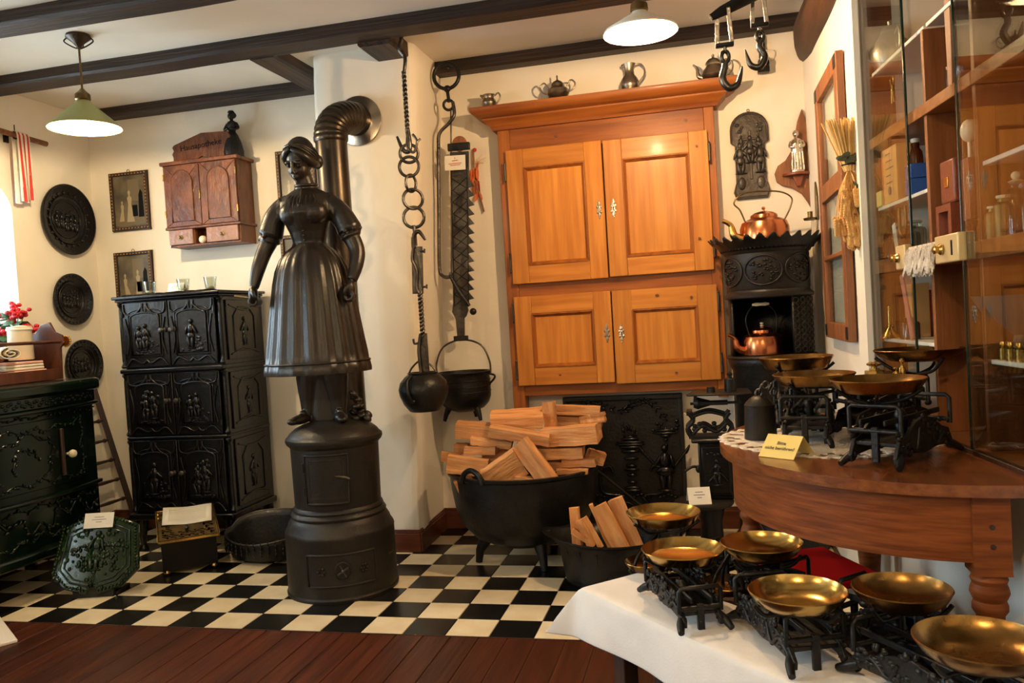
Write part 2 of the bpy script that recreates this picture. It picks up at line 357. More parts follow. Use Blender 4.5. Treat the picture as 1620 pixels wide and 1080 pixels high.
# left wall with its deep splayed window opening
b = MB()
WY0, WY1, WZ0, WZ1 = -.05, .955, 1.02, 2.20
b.slab([(XL, WY1), (XL, YB+.05), (XL-.4, YB+.05), (XL-.4, WY1-.2)], 0, ZC+.02)
b.bx(XL-.4, XL, WY0-.02, WY1, 0, WZ0)
ow = [(WY0-.001, ZC+.02), (WY1+.001, ZC+.02)]+[(WY1-.5+.5*math.cos(R(a)), WZ1-.18+.26*math.sin(R(a))) for a in range(0, 181, 10)]
vs = [(XL, y, z) for y, z in ow]+[(XL-.4, y, z) for y, z in ow]; n = len(ow)
b._add(vs, [tuple(range(n)), tuple(range(2*n-1, n-1, -1))]+[(i, i+n, (i+1) % n+n, (i+1) % n) for i in range(n)])
b.bx(XL-.4, XL, -1.35, WY0, 0, ZC+.02); b.bx(XL-.4, XL, -2.45, -1.35, 0, 1.1); b.bx(XL-.4, XL, -2.45, -1.35, 2.2, ZC+.02); b.bx(XL-.4, XL, YFRONT, -2.45, 0, ZC+.02)
struct(b.build('wall_left', 'plaster', smooth=25))
def window(name, X, y0, y1, z0, z1):
    b = MB(); s = .05
    b.bx(X-.04, X, y0, y0+s, z0, z1).bx(X-.04, X, y1-s, y1, z0, z1).bx(X-.04, X, y0, y1, z0, z0+s).bx(X-.04, X, y0, y1, z1-s, z1).bx(X-.035, X-.005, (y0+y1)/2-.02, (y0+y1)/2+.02, z0, z1).bx(X-.035, X-.005, y0, y1, z0+.7*(z1-z0)-.015, z0+.7*(z1-z0)+.015)
    o = struct(b.build(name, 'white_paint', smooth=0, bevel=.004))
    ym = (y0+y1)/2; zm = z0+.7*(z1-z0)
    for ya, yb in ((y0+s, ym-.02), (ym+.02, y1-s)):
        for za, zb in ((z0+s, zm-.015), (zm+.015, z1-s)): MB().bx(X-.022, X-.018, ya, yb, za, zb).build('pane', 'glass', o, smooth=0)
    return o
window('window_1', XL-.32, WY0, WY1-.15, WZ0, WZ1+.08)
window('window_2', XL-.10, -2.45, -1.35, 1.1, 2.2)
# right wall: a short plastered piece, then a low wall that carries the glazed showcase
GTH = R(-84.3); GO = Vector((1.655, .2, 0)); GU = Vector((math.cos(GTH), math.sin(GTH), 0)); GN = Vector((math.sin(GTH), -math.cos(GTH), 0))
def gw(x, y, z): return GO+GU*x-GN*y+Vector((0,0,z))
b = rough_wall('w', .2, YB+.02, 0, ZC+.02, 16, 30, lambda y, z: (XR+wob(y, z, .004)*min(1,(y-.2)*5), y, z))
b.bx(XR+.006, 2.45, .2, YB+.2, 0, ZC+.02); b.bx(XR-.001, XR+.02, .19, .215, 0, ZC+.02)
struct(b.build('wall_right', 'plaster', smooth=40)); b = MB()
p = [gw(0, .03, 0), gw(4.4, .03, 0), gw(4.4, .6, 0), gw(0, .6, 0)]
b.slab([(q.x, q.y) for q in p], 0, .79)
p = [gw(0, .02, 0), gw(4.4, .02, 0), gw(4.4, .6, 0), gw(0, .6, 0)]
b.slab([(q.x, q.y) for q in p], 2.50, ZC+.02)
p = [gw(0, .40, 0), gw(4.4, .40, 0), gw(4.4, .6, 0), gw(0, .6, 0)]
b.slab([(q.x, q.y) for q in p], .79, 2.50)
struct(b.build('wall_showcase', 'plaster', smooth=40))
struct(MB().bx(XL-.4, 2.9, YFRONT-.1, YFRONT, 0, ZC).build('wall_front', 'plaster', smooth=0))
ce = struct(MB().bx(XL-.4, 2.9, YFRONT-.1, YB+.2, ZC, ZC+.1).build('ceiling', 'ceiling_paint', smooth=0))
def rough_beam(a, c, hw, z0, z1, m, axis, seed, amp=.012, n=26):
    # hand-hewn beam between two points along x or y
    b = MB(); vs = []; fs = []
    for i in range(n+1):
        t = a+(c-a)*i/n; dz = amp*noise.noise(Vector((t*1.3, seed, 0))); dw = amp*noise.noise(Vector((t*1.6, seed, 5))); dv = amp*noise.noise(Vector((t*1.6, seed, 9)))
        ring = [(hw[0]+dw, z1), (hw[0]+dw, z0+.012+dz), (hw[0]+.012+dw, z0+dz), (hw[1]-.012+dv, z0+dz), (hw[1]+dv, z0+.012+dz), (hw[1]+dv, z1)]
        vs += [((t, y, z) if axis == 'x' else (y, t, z)) for y, z in ring]
    for i in range(n):
        for k in range(5): q = i*6+k; fs.append((q, q+1, q+7, q+6))
    fs += [tuple(range(6)), tuple(n*6+k for k in range(5, -1, -1))]
    return b._add(vs, fs).build('beam', m, ce, smooth=25)
rough_beam(XL, 1.8, (.03, .175), ZBM-.005, ZC+.01, 'beam_wood', 'x', 1.0)
rough_beam(XL, 1.62, (.735, .895), ZBM, ZC+.01, 'beam_wood', 'x', 2.0, .008)
rough_beam(-.44, XR, (1.50, 1.612), ZBM-.005, ZC+.01, 'beam_wood', 'x', 3.0, .006)
rough_beam(XL, -.97, (1.50, 1.612), ZBM, ZC+.01, 'beam_wood', 'x', 4.0, .006)
rough_beam(.88, 1.62, (-.57, -.395), ZBM-.02, ZC+.01, 'beam_wood_y', 'y', 5.0)
rough_beam(.88, 1.62, (-1.185, -1.035), ZBM-.005, ZC+.01, 'beam_wood_y', 'y', 6.0)
rough_beam(XL, 1.8, (-.9, -.74), ZBM, ZC+.01, 'beam_wood', 'x', 7.0)
rough_beam(XL, 1.8, (-2.2, -2.04), ZBM, ZC+.01, 'beam_wood', 'x', 8.0)
# the crooked log lying along the right wall
b = MB(); pts = []; rs = []
for i in range(13):
    t = i/12; y = 1.60-2.0*t
    pts.append((1.668-.035*t+.015*math.sin(5*t), y, 2.545-.03*t+.012*math.sin(9*t))); rs.append((.055 if i == 0 else .09 if i == 1 else .105+.01*math.sin(7*t)))
b.tube(pts, rs, 14); b.build('beam', 'log_wood', ce, smooth=50)
def skirt(name, pts, h=.122, d=.018):
    o = MB(); P2 = [Vector(p) for p in pts]
    for a, c in zip(P2[:-1], P2[1:]):
        t = (c-a).normalized(); nrm = Vector((t.y, -t.x)); L = (c-a).length
        m = (a+c)/2+nrm*d/2; ang = math.atan2(t.y, t.x)
        o.box((m.x, m.y, h*.42), (L+d, d, h*.84), (0,0,ang)); m2 = (a+c)/2+nrm*d*.3
        o.box((m2.x, m2.y, h*.88), (L+d*.8, d*.75, h*.10), (0,0,ang)); m3 = (a+c)/2+nrm*d*.22; o.box((m3.x, m3.y, h*.965), (L+d*.5, d*.45, h*.07), (0,0,ang))
    return struct(o.build(name, 'skirting', smooth=0, bevel=.003))
skirt('baseboard_breast', [(-.985, YB), (-.985, YF-.004), (-.500, YF-.004), (-.515, YB)])
skirt('baseboard_back', [(-.515, YB-.004), (XR, YB-.004)])
skirt('baseboard_corner', [(XL, YB-.004), (-.985, YB-.004)])
skirt('baseboard_left', [(XL+.004, -1.3), (XL+.004, YB)])
# ------------------------------------------------------------------ pendant lamps
def pendant(loc_shade, label, r, h, green, watts, tilt=(0,0,0), col=(1.0,0.70,0.38), bz=None, lname='bulb_light'):
    x, y, z = loc_shade; t = thing('pendant_lamp', label, 'lamp', (x, y, ZC), 0, 'pendant lamps hanging from the ceiling'); dz = z-ZC
    MB().lathe([(.0,0),(.055,0),(.058,-.012),(.030,-.035),(.012,-.055),(.010,-.065)], 20).build('canopy', 'canopy_brown', t)
    b = MB()
    for k in range(4): a = k*PI/2+.4; b.tube(bez([(.055*math.cos(a),.055*math.sin(a),-.014),(.066*math.cos(a),.066*math.sin(a),-.030),(.036*math.cos(a),.036*math.sin(a),-.052),(.01*math.cos(a),.01*math.sin(a),-.064)],5), .0035, 6)
    stuff(b.build('canopy_scroll', 'canopy_brown', t))
    MB().tube([(0,0,-.06),(0,0,dz+h+.05)], .005, 8).build('rod', 'brass_old', t)
    MB().lathe([(.006,h+.06),(.018,h+.045),(.034,h+.030),(.036,h+.005),(.030,h-.002)], 18, (0,0,dz)).build('shade_cap', 'brass_old', t)
    prof = [(.030,h),(.034,h-.008),(r*.97,.012),(r,.004),(r,0)]
    s = MB().lathe(prof, 40, (0,0,dz), cap=False).build('shade', 'shade_green' if green else 'shade_white', t)
    MB().lathe([(.028,h-.002),(.032,h-.012),(r*.955,.010),(r*.988,.001)], 40, (0,0,dz), cap=False).build('shade_lining', 'shade_white', s)
    MB().lathe([(.018,h-.004),(.018,h*.5+.02)], 14, (0,0,dz)).build('socket', 'canopy_brown', t)
    bz = h*.26 if bz is None else bz
    MB().ball((0,0,dz+bz), (.028,.028,.036), 16, 10).build('bulb', 'bulb', t)
    l = bpy.data.lights.new(lname, 'POINT'); l.energy = watts; l.color = col; l.shadow_soft_size = .012
    o = bpy.data.objects.new(lname, l); COL.objects.link(o); o.parent = t; o.location = (0,0,dz+bz-.052)
    t.rotation_euler = tilt
    return t
pendant((-1.815,.40,2.280), 'conical green enamel pendant lamp lit over the black cast-iron cabinet', .166, .135, True, 40, col=(1.0,0.74,0.42))
pendant((.872,.36,2.355), 'white conical pendant lamp lit in front of the pine cabinet', .150, .085, False, 50, col=(1.0,0.65,0.34), bz=.010)
pendant((-1.0,-2.3,2.27), 'conical pendant lamp above the plank floor near the second window', .20, .15, False, 32, lname='bulb_light_offscreen')
pendant((1.0,-2.7,2.27), 'conical pendant lamp above the plank floor near the showcase', .20, .15, False, 32, lname='bulb_light_offscreen')
# ------------------------------------------------------------------ left wall
def on_left(Y, z, off=0.0): return (XL+off, Y, z)
def wall_plate(Y, z, r, label, pierced):
    t = thing('wall_plate', label, 'plate', on_left(Y, z), PI/2, 'cast-iron plates on the left wall'); rng = random.Random(int(r*1000))
    b = MB().at((0,-.004,0),(PI/2,0,0)); b.lathe([(0,.006),(r*.60,.006),(r*.66,.016),(r*.80,.022),(r*.84,.028),(r*.93,.030),(r*.97,.036),(r,.034),(r,.024),(r*.6,0),(0,0)], 44)
    b.build('dish', 'iron_gloss', t)
    b = MB()
    for q in (.52,.68,.86): b.tube([(r*q*math.cos(a*PI/20), -.024 if q > .6 else -.011, r*q*math.sin(a*PI/20)) for a in range(40)], .0035, 6, True)
    stuff(b.build('ring_moulding', 'iron_gloss', t))
    b = MB()
    for k in range(30 if pierced else 22):
        a = 2*PI*k/(30 if pierced else 22); rr = r*(.90 if pierced else .75)
        b.ball((rr*math.cos(a), -.034 if pierced else -.026, rr*math.sin(a)), (r*.055,.006,r*.040), 6, 4, (0,-a,0))
        if pierced: b.ball((r*.78*math.cos(a+.1), -.024, r*.78*math.sin(a+.1)), (r*.03,.006,r*.03), 6, 4)
    stuff(b.build('border_relief', 'iron_gloss', t))
    b = MB()
    for k in range(5): relief_person(b, r*(-.34+.17*k), -r*.28+rng.uniform(-.05,.05)*r, r*.5, -.012, rng)
    relief_bush(b, 0, r*.1, r*.7, r*.25, -.012, 16, rng); stuff(b.build('figure_relief', 'iron_gloss', t))
wall_plate(1.36, 2.022, .222, 'large round black cast-iron wall plate, topmost of the three', False)
wall_plate(1.345, 1.520, .163, 'round black wall plate with raised border, between the other two plates', True)
wall_plate(1.395, 1.105, .160, 'round black wall plate partly behind the green enamel stove', True)
t = thing('towel_rod', 'wooden towel rod on an iron bracket beside the window', 'towel rod', on_left(1.03, 2.462), PI/2)
MB().tube([(-.30,-.07,.008),(.145,-.07,-.006)], .016, 12).build('rod', 'frame_wood', t)
b = MB()
b.box((-.085,-.006,.0), (.03,.012,.07)).tube([(-.085,0,.01),(-.085,-.07,.016)], .007, 8).tube([(-.085+.02*math.cos(a*PI/8), -.07, .02*math.sin(a*PI/8)) for a in range(17)], .004, 6)
b.tube([(-.085,-.07,.018),(-.085,-.07,.06)], .003, 6); b.build('bracket', 'iron', t)
t = thing('striped_towel', 'white hand towel with red stripes hung over the rod', 'towel', on_left(.985, 2.462), PI/2)
def towel_sheet(x0, x1, nx, zlo, yo):
    vs = []; fs = []; prof = [(-.052+yo, zlo-.01), (-.052+yo, -.05), (-.052+yo, .0), (-.058+yo*.5, .020), (-.07, .026-yo*.3), (-.083-yo*.5, .018), (-.089-yo, 0), (-.091-yo, -.1), (-.094-yo, zlo)]
    for i in range(nx+1):
        u = x0+(x1-x0)*i/nx; wv = .006*math.sin(u*95)
        for (py, pz) in prof: k = max(0., -pz)/.38; vs.append((u*(1-.10*k), py+wv*k*2, pz+(.008*math.sin(u*60) if pz < -.2 else 0)))
    n = len(prof)
    for i in range(nx):
        for j in range(n-1): fs.append((i*n+j, i*n+j+1, (i+1)*n+j+1, (i+1)*n+j))
    return vs, fs
o = MB()._add(*towel_sheet(-.045,.045,14,-.375,0)).build('cloth', 'linen', t); sm = o.modifiers.new('s','SOLIDIFY'); sm.thickness = .002; sm.offset = 0
for x0 in (-.036,-.0065,.023):
    MB()._add(*towel_sheet(x0,x0+.013,3,-.376,.0022)).build('stripe', 'stripe_red', t)
# ------------------------------------------------------------------ framed pictures on the back wall
def framed(px0, py0, px1, py1, label, seed, Y=YB-.012):
    a = aY(px0, py0, Y); c = aY(px1, py1, Y); wd, ht = c.x-a.x, abs(c.z-a.z)*.985; cx, cz = (a.x+c.x)/2, (a.z+c.z)/2
    t = thing('picture_frame', label, 'picture', (cx, YB-.004, cz), 0, 'framed old prints on the back wall'); rng = random.Random(seed); s = .022
    b = MB()
    for x in (-1,1): b.bx(x*wd/2-(s if x > 0 else 0), x*wd/2+(s if x < 0 else 0), -.022, -.002, -ht/2, ht/2)
    for z in (-1,1): b.bx(-wd/2, wd/2, -.0215, -.002, z*ht/2-(s if z > 0 else 0), z*ht/2+(s if z < 0 else 0))
    f = b.build('frame', 'dark_wood', t, bevel=.003)
    b = MB(); 
    for x in (-1,1):
        for k in range(18): b.ball((x*(wd/2-s*.6), -.023, -ht/2+ht*(k+.5)/18), (.005,.003,.006), 6, 4)
    for z in (-1,1):
        for k in range(12): b.ball((-wd/2+wd*(k+.5)/12, -.0225, z*(ht/2-s*.6)), (.006,.003,.005), 6, 4)
    stuff(b.build('beading', 'gilt_bead', f))
    p = MB().bx(-wd/2+s*.7, wd/2-s*.7, -.008, -.003, -ht/2+s*.7, ht/2-s*.7).build('print', 'photo_dark', t, smooth=0)
    iw, ih = wd-2*s, ht-2*s
    b = MB(); b.bx(-iw*.05, iw*.30, -.0088, -.008, ih*.0, ih*.42); b.bx(-iw*.5, iw*.5, -.0088, -.008, -ih*.46, -ih*.30); stuff(b.build('print_background', 'photo_mid', p, smooth=0))
    b = MB()
    def lady(x, z, h, lean=0): b.prism([(x-.13*h,z),(x+.15*h,z),(x+.06*h+lean,z+.55*h),(x+.09*h+lean,z+.75*h),(x+.02*h+lean,z+.82*h),(x+.05*h+lean,z+.93*h),(x+lean,z+h),(x-.05*h+lean,z+.93*h),(x-.02*h+lean,z+.82*h),(x-.08*h+lean,z+.75*h),(x-.05*h+lean,z+.55*h)], -.0094, -.0088)
    if seed % 2: lady(-.02*iw, -ih*.40, ih*.62); lady(-iw*.30, -ih*.38, ih*.40, .01)
    else: lady(iw*.10, -ih*.44, ih*.62); lady(-iw*.22, -ih*.44, ih*.55, -.02)
    stuff(b.build('print_figures', 'photo_light', p, smooth=0))
    b = MB(); b.prism([(iw*.25,-ih*.32),(iw*.42,-ih*.32),(iw*.40,ih*.15),(iw*.34,ih*.22),(iw*.28,ih*.12)], -.0096, -.0088); b.bx(iw*.06, iw*.22, -.0094, -.0088, -ih*.30, -ih*.08); stuff(b.build('print_shadows', 'box_dark', p, smooth=0))
    MB().tube([(.010*math.cos(a*PI/8), -.006, ht/2+.006+.011*math.sin(a*PI/8)) for a in range(16)], .002, 5, True).build('hanging_ring', 'brass_old', t)
framed(173,275,239,362, 'framed sepia print of two ladies, above another print and left of the wall cabinet', 1)
framed(181,400,246,480, 'framed sepia print of ladies half hidden behind the drinking glasses', 2)
framed(436,240,503,330, "framed print behind the iron woman's head", 3)
framed(444,373,510,450, "framed print behind the iron woman's waist", 4)
# ------------------------------------------------------------------ wall cabinet
YW = 1.425; a = aY(250,258,YW); c = aY(365,246,YW); e = aY(268,392,YW); g = aY(260,364,YW)
cw = c.x-a.x; zt = (a.z+c.z)/2; zb = e.z; zm = g.z; x0 = (a.x+e.x)/2+.01; dp = YB-YW-.005
t = thing('wall_cabinet', 'small carved wooden wall cabinet with two arched doors and two drawers', 'cabinet', (x0, YW, zb))
H = zt-zb; zmid = zm-zb
b = MB(); b.bx(.0, cw, .012, dp, zmid, H-.02); b.bx(.012, .0244, .012, dp, 0, zmid).bx(cw-.012, cw-.002, .012, dp, 0, zmid).bx(.012, cw-.01, .012, dp, 0, .012).bx(.012, cw-.01, dp-.012, dp, 0, zmid).bx(.36*cw, .37*cw, .012, dp, 0, zmid).bx(.53*cw, .54*cw, .012, dp, 0, zmid)
b.build('body', 'carved_wood', t, bevel=.002)
MB().bx(-.012, cw+.02, -.016, dp, H-.022, H).build('cornice', 'carved_wood', t, bevel=.004); MB().bx(-.006, cw+.014, -.008, dp, zmid-.006, zmid+.010).build('moulding', 'carved_wood', t, bevel=.004)
for k in (0,1):
    xa, xb = (.004, cw*.5-.002) if k == 0 else (cw*.5+.002, cw-.004); za, zz = zmid+.012, H-.024; m_ = (xa+xb)/2; ww = xb-xa
    d = MB().bx(xa, xb, -.004, .012, za, zz).build('door', 'carved_wood', t, bevel=.002)
    r_ = ww*.30; out = [(m_-r_, za+.03), (m_+r_, za+.03)]+[(m_+r_*math.cos(q*PI/10), zz-.035-r_+r_*math.sin(q*PI/10)) for q in range(11)]
    MB().prism(out, -.0075, -.003).build('panel', 'carved_wood', d, bevel=.002)
    b = MB(); P3 = [(x, -.008, z) for x, z in out]; b.tube(P3, .004, 6, True)
    for (px_, pz_), (qx, qz) in (((xa,za),(m_-r_,za+.03)),((xb,za),(m_+r_,za+.03)),((xa,zz),(m_-r_*.8,zz-.06)),((xb,zz),(m_+r_*.8,zz-.06))): b.tube([(px_,-.005,pz_),(qx,-.005,qz)], .003, 6)
    stuff(b.build('panel_moulding', 'carved_wood', d))
    hx = xa if k == 0 else xb; b = MB()
    for hz in (za+.08, zz-.07): MB().tube([(hx,-.006,hz-.02),(hx,-.006,hz+.02)], .004, 8).build('hinge', 'brass', d)
kh = MB().at((cw*.5-.006,-.006,(zmid+H)/2-.01),(PI/2,0,0)); kh.ball((0,0,0),(.008,.030,.003),10,6); kh.ball((0,.02,0),(.005,.012,.003)); kh.ball((0,-.02,0),(.005,.012,.003)); kh.build('keyhole_plate', 'brass_old', t)
for xa, xb in ((.014,.355*cw),(.545*cw,cw-.014)):
    d = MB().bx(xa, xb, -.002, .14, .014, zmid-.008).build('drawer', 'drawer_wood', t, bevel=.002)
    MB().at(((xa+xb)/2,-.002,zmid*.5),(PI/2,0,0)).lathe([(.014,0),(.014,.003),(.005,.005),(.009,.014),(.006,.019),(0,.020)], 14).build('knob', 'brass_old', d)
o = MB().bx(.37*cw, .53*cw, .10, .105, .012, zmid-.006).build('niche_back', 'carved_wood', t, smooth=0)
tag(MB().ball((0,0,0), .0245, 16, 10).build('wooden_ball', 'ivory', loc=(x0+.45*cw, YW+.03, zb+.0366)), 'pale ball lying in the niche between the two cabinet drawers', 'ball')
cr = MB(); q = cw
out = [(.10*q,0),(.10*q,.035),(.085*q,.055),(.11*q,.075),(.09*q,.098),(.12*q,.112),(.50*q,.168),(.86*q,.160),(.90*q,.130),(.88*q,.085),(.92*q,.055),(.91*q,0),(.62*q,0),(.50*q,.028),(.38*q,0)]
cr.prism(out, .045, .060); cr = cr.build('crest_board', 'carved_wood', t, loc=(0,0,H), bevel=.002)
text_mesh('carved_lettering', 'Hausapotheke', .050, 'box_dark', cr, (.49*q,.0445,.093), (PI/2,R(-4),0), .001)
# small iron figurine on the cabinet
f0 = aY(369,240,YW+.08); t = thing('figurine', 'small dark iron figurine of a woman in a wide skirt on the wall cabinet', 'figurine', (f0.x, YW+.085, zb+H)); t.scale = (1.28,1.28,1.2)
MB().lathe([(.030,0),(.052,.004),(.050,.010),(.046,.012)], 20).build('base', 'iron', t)
MB().lathe([(.046,.010),(.048,.030),(.040,.075),(.026,.115),(.017,.130),(.016,.138)], 24, mod=lambda a_, j: 1+.06*math.sin(a_*9)*(1-j)).build('skirt', 'iron', t)
b = MB(); b.lathe([(.016,.134),(.026,.160),(.028,.172),(.020,.184),(.009,.190),(.008,.198)], 16, sy=.75); b.ball((0,-.004,.212), (.015,.016,.018), 12, 8); b.ball((.004,.004,.218), (.019,.018,.017), 12, 8)
for sx in (-1,1): b.tube(bez([(sx*.022,0,.176),(sx*.034,-.004,.152),(sx*.026,-.022,.140),(sx*.004,-.030,.146)],4), [.008]*6+[.006]*7, 8)
b.tube(bez([(-.034,-.01,.135),(-.040,-.012,.128),(-.036,-.01,.10)],4), .006, 6); b.build('figure', 'iron', t)
b = MB(); b.lathe([(.010,.226),(.017,.232),(.012,.240),(0,.243)], 12); b.build('headscarf', 'iron', t)
# ------------------------------------------------------------------ black cast-iron cabinet stove
CX0, CX1, CY0, CY1 = -2.262, -1.612, 1.09, 1.56
t = thing('iron_cabinet', 'tall black cast-iron cabinet stove with relief doors', 'stove', (CX0, CY0, 0)); W = CX1-CX0; D = CY1-CY0
tiers = [(.225,.655),(.675,1.045),(1.075,1.462)]
b = MB(); b.bx(.0, W, .03, D, .20, 1.465); b.build('body', 'iron_gloss', t, bevel=.004)
b = MB(); b.bx(-.016, W+.016, -.012, D, 1.464, 1.478).bx(-.028, W+.028, -.026, D+.01, 1.478, 1.496); b.build('top_plate', 'iron_gloss', t, bevel=.006)
b = MB()
for k in range(9): b.ball((.05+(W-.1)*k/8, .02+.015*math.sin(k*2.1), 1.499), (.05,.02,.009), 8, 4)
stuff(b.build('top_ornament', 'iron_gloss', t))
for q in ((.012,-.014,1.046,1.072),(.006,-.004,.656,.674),(.02,-.02,.185,.222)): MB().bx(-q[0], W+q[0], q[1], D, q[2], q[3]).build('ledge', 'iron_gloss', t, bevel=.007)
for lx in (.03, W-.03):
    for ly in (.03, D-.03): MB().lathe([(.030,.19),(.034,.15),(.022,.08),(.016,.03),(.028,.012),(.028,0)], 12, (lx,ly,0)).build('foot', 'iron_gloss', t)
for (za, zz) in tiers:
    for sx in (0, W):
        MB().lathe([(.016,0),(.022,.012),(.012,.03),(.014,.05),(.014,zz-za-.05),(.012,zz-za-.03),(.022,zz-za-.012),(.016,zz-za)], 12, (sx, .022, za)).build('corner_column', 'iron_gloss', t)
rng = random.Random(5)
for ti, (za, zz) in enumerate(tiers):
    for k in (0,1):
        xa, xb = (.022, W/2-.003) if k == 0 else (W/2+.003, W-.022); m_ = (xa+xb)/2; hw = (xb-xa)/2; hh = zz-za
        d = MB().bx(xa, xb, 0, .03, za+.004, zz-.004).build('door', 'iron_gloss', t, bevel=.004)
        pz0, pz1 = za+.20*hh, zz-.24*hh; pw = hw*.62
        out = [(m_-pw, pz0), (m_+pw, pz0)]+[(m_+pw*math.cos(q*PI/12), pz1+.05*hh*1.4*math.sin(q*PI/12)) for q in range(13)]
        MB().prism(out, -.005, .0).build('panel', 'iron_gloss', d, bevel=.002)
        b = MB(); b.tube([(x,-.006,z) for x, z in out], .0055, 8, True)
        b.tube([(x*1.0+(m_-x)*-.16, -.003, z+(.02 if z > (pz0+pz1)/2 else -.014)) for x, z in out], .0035, 6, True)
        # art-nouveau whiplash lines round the panel
        for s in (-1,1):
            b.tube(bez([(m_+s*hw*.92,-.004,za+.03*hh),(m_+s*hw*.62,-.006,za+.14*hh),(m_+s*hw*.2,-.006,za+.07*hh),(m_,-.005,za+.12*hh)],6), .0045, 6)
            b.tube(bez([(m_+s*hw*.92,-.004,zz-.03*hh),(m_+s*hw*.86,-.006,zz-.17*hh),(m_+s*hw*.45,-.006,zz-.19*hh),(m_+s*hw*.14,-.006,zz-.10*hh),(m_+s*hw*.12,-.004,zz-.03*hh)],6), .0045, 6)
            b.tube(bez([(m_+s*hw*.86,-.004,za+.2*hh),(m_+s*hw*.74,-.006,za+.45*hh),(m_+s*hw*.88,-.004,zz-.25*hh)],6), .004, 6)
            b.tube(bez([(m_+s*hw*.06,-.004,zz-.03*hh),(m_+s*hw*.08,-.006,zz-.12*hh),(m_+s*hw*.02,-.006,zz-.17*hh)],6), .0035, 6)
        stuff(b.build('scroll_moulding', 'iron_gloss', d))
        b = MB(); hgt = (pz1-pz0)
        if (ti+k) % 3 == 0: relief_person(b, m_-.01, pz0+.10*hgt, hgt*.80, -.009, rng, .05); relief_bush(b, m_+pw*.55, pz0+.05*hgt, pw*.7, hgt*.35, -.006, 12, rng)
        elif (ti+k) % 3 == 1: relief_person(b, m_-pw*.35, pz0+.06*hgt, hgt*.76, -.009, rng, .08); relief_person(b, m_+pw*.30, pz0+.14*hgt, hgt*.80, -.009, rng, -.06); relief_bush(b, m_, pz0+.55*hgt, pw*1.2, hgt*.35, -.006, 14, rng)
        else: relief_person(b, m_-pw*.45, pz0+.12*hgt, hgt*.66, -.009, rng); relief_person(b, m_, pz0+.12*hgt, hgt*.72, -.009, rng); relief_bush(b, m_+pw*.4, pz0+.08*hgt, pw*.9, hgt*.30, -.006, 14, rng)
        relief_bush(b, m_, pz0+.02*hgt, pw*1.6, hgt*.08, -.006, 14, rng, 3.0); stuff(b.build('figure_relief', 'iron_gloss', d))
        kx = xb-.030 if k == 0 else xa+.030
        MB().at((kx,0,(za+zz)/2+.02),(PI/2,0,0)).lathe([(.014,0),(.014,.003),(.006,.006),(.006,.014),(.013,.020),(.0155,.028),(.011,.036),(0,.039)], 16).build('knob', 'iron_bright', d)
        hx = xa+.002 if k == 0 else xb-.002
        for hz in (za+.07, zz-.07): MB().tube([(hx,-.004,hz-.018),(hx,-.004,hz+.018)], .008, 8).build('hinge', 'iron_gloss', d)
    # right side panel of the tier
    b = MB(); hh = zz-za
    s_ = MB().bx(W-.002, W+.010, .07, D-.05, za+.02, zz-.02).build('side_panel', 'iron_gloss', t, bevel=.004)
    b.at((W+.011, D/2+.01, 0), (0,0,PI/2)); b.tube([(x, 0, za+hh*.5+z) for x, z in ((-.11,-hh*.32),(.11,-hh*.32),(.11,hh*.2),(.06,hh*.33),(-.06,hh*.33),(-.11,hh*.2))], .006, 6, True)
    relief_person(b, 0, za+hh*.25, hh*.45, 0, rng); b.tube(bez([(-.15,0,za+.05),(0,0,za+.08),(.15,0,za+.05)],6), .005, 6); b.tube(bez([(-.15,0,zz-.05),(0,0,zz-.08),(.15,0,zz-.05)],6), .005, 6)
    stuff(b.build('side_relief', 'iron_gloss', s_))
zt_ = 1.508
for i, (px, py) in enumerate(((237,457),(290,452),(333,449))):
    p = aZ(px, py, zt_+.0); t = thing('drinking_glass', ('small drinking glass in front of the lower framed print on the iron cabinet','small drinking glass behind the white card on the iron cabinet','small drinking glass standing alone at the bare end of the iron cabinet top')[i], 'glass', (p.x, max(CY0+.10,min(p.y,CY1-.05)), zt_), 0, 'drinking glasses on the iron cabinet')
    p2 = aY(px, py, t.location.y); t.location.x = p2.x
    MB().lathe([(0,.004),(.020,.004),(.026,.010),(.036,.072),(.038,.072),(.029,.0),(0,0)], 20).build('bowl', 'glass_jar', t)
    MB().lathe([(0,.0045),(.018,.0045),(.021,.010),(.021,.018),(0,.018)], 16).build('candle_stub', 'ivory', t)
p = aY(277,459,CY0+.08); card('display_card', 'small white card standing among the glasses on the iron cabinet', (p.x, CY0+.08, zt_), 0, .105, .055, .35)
# ------------------------------------------------------------------ green enamel stove against the left wall
t = thing('enamel_stove', 'dark green enamel stove with bowed front and scrolled leaf reliefs', 'stove', (-2.24, .33, 0), PI/2); hw = .475; dp = .50
def bow(x, e=.0): return -(.055+e)*(1-(x/hw)**2)
def bowed(z0, z1, e, grow, m, name, par=None, bevel=.006, n=20, back=None):
    xs = [-hw-grow+(2*hw+2*grow)*i/n for i in range(n+1)]
    out = [(x, bow(x*hw/(hw+grow))-e) for x in xs]+[(hw+grow, back or dp), (-hw-grow, back or dp)]
    return MB().slab(out, z0, z1).build(name, m, par or t, bevel=bevel, smooth=30)
bowed(.235,.93,0,0,'green_enamel','body')
bowed(.985,1.050,.035,.03,'green_enamel','top_plate',bevel=.018)
bowed(.925,.99,.012,.008,'green_enamel','frieze')
bowed(.905,.925,.026,.018,'green_enamel','cornice',bevel=.008)
bowed(.470,.492,.022,.012,'green_enamel','ledge',bevel=.008)
bowed(.185,.240,.03,.02,'green_enamel','plinth',bevel=.014)
for fx in (-hw+.05, hw-.05):
    for fy in (.02, dp-.06): MB().lathe([(.030,.19),(.042,.165),(.046,.14),(.028,.07),(.022,.03),(.034,.016),(.034,0)], 14, (fx,fy,0)).build('foot', 'green_enamel', t)
rng = random.Random(11)
b = MB()
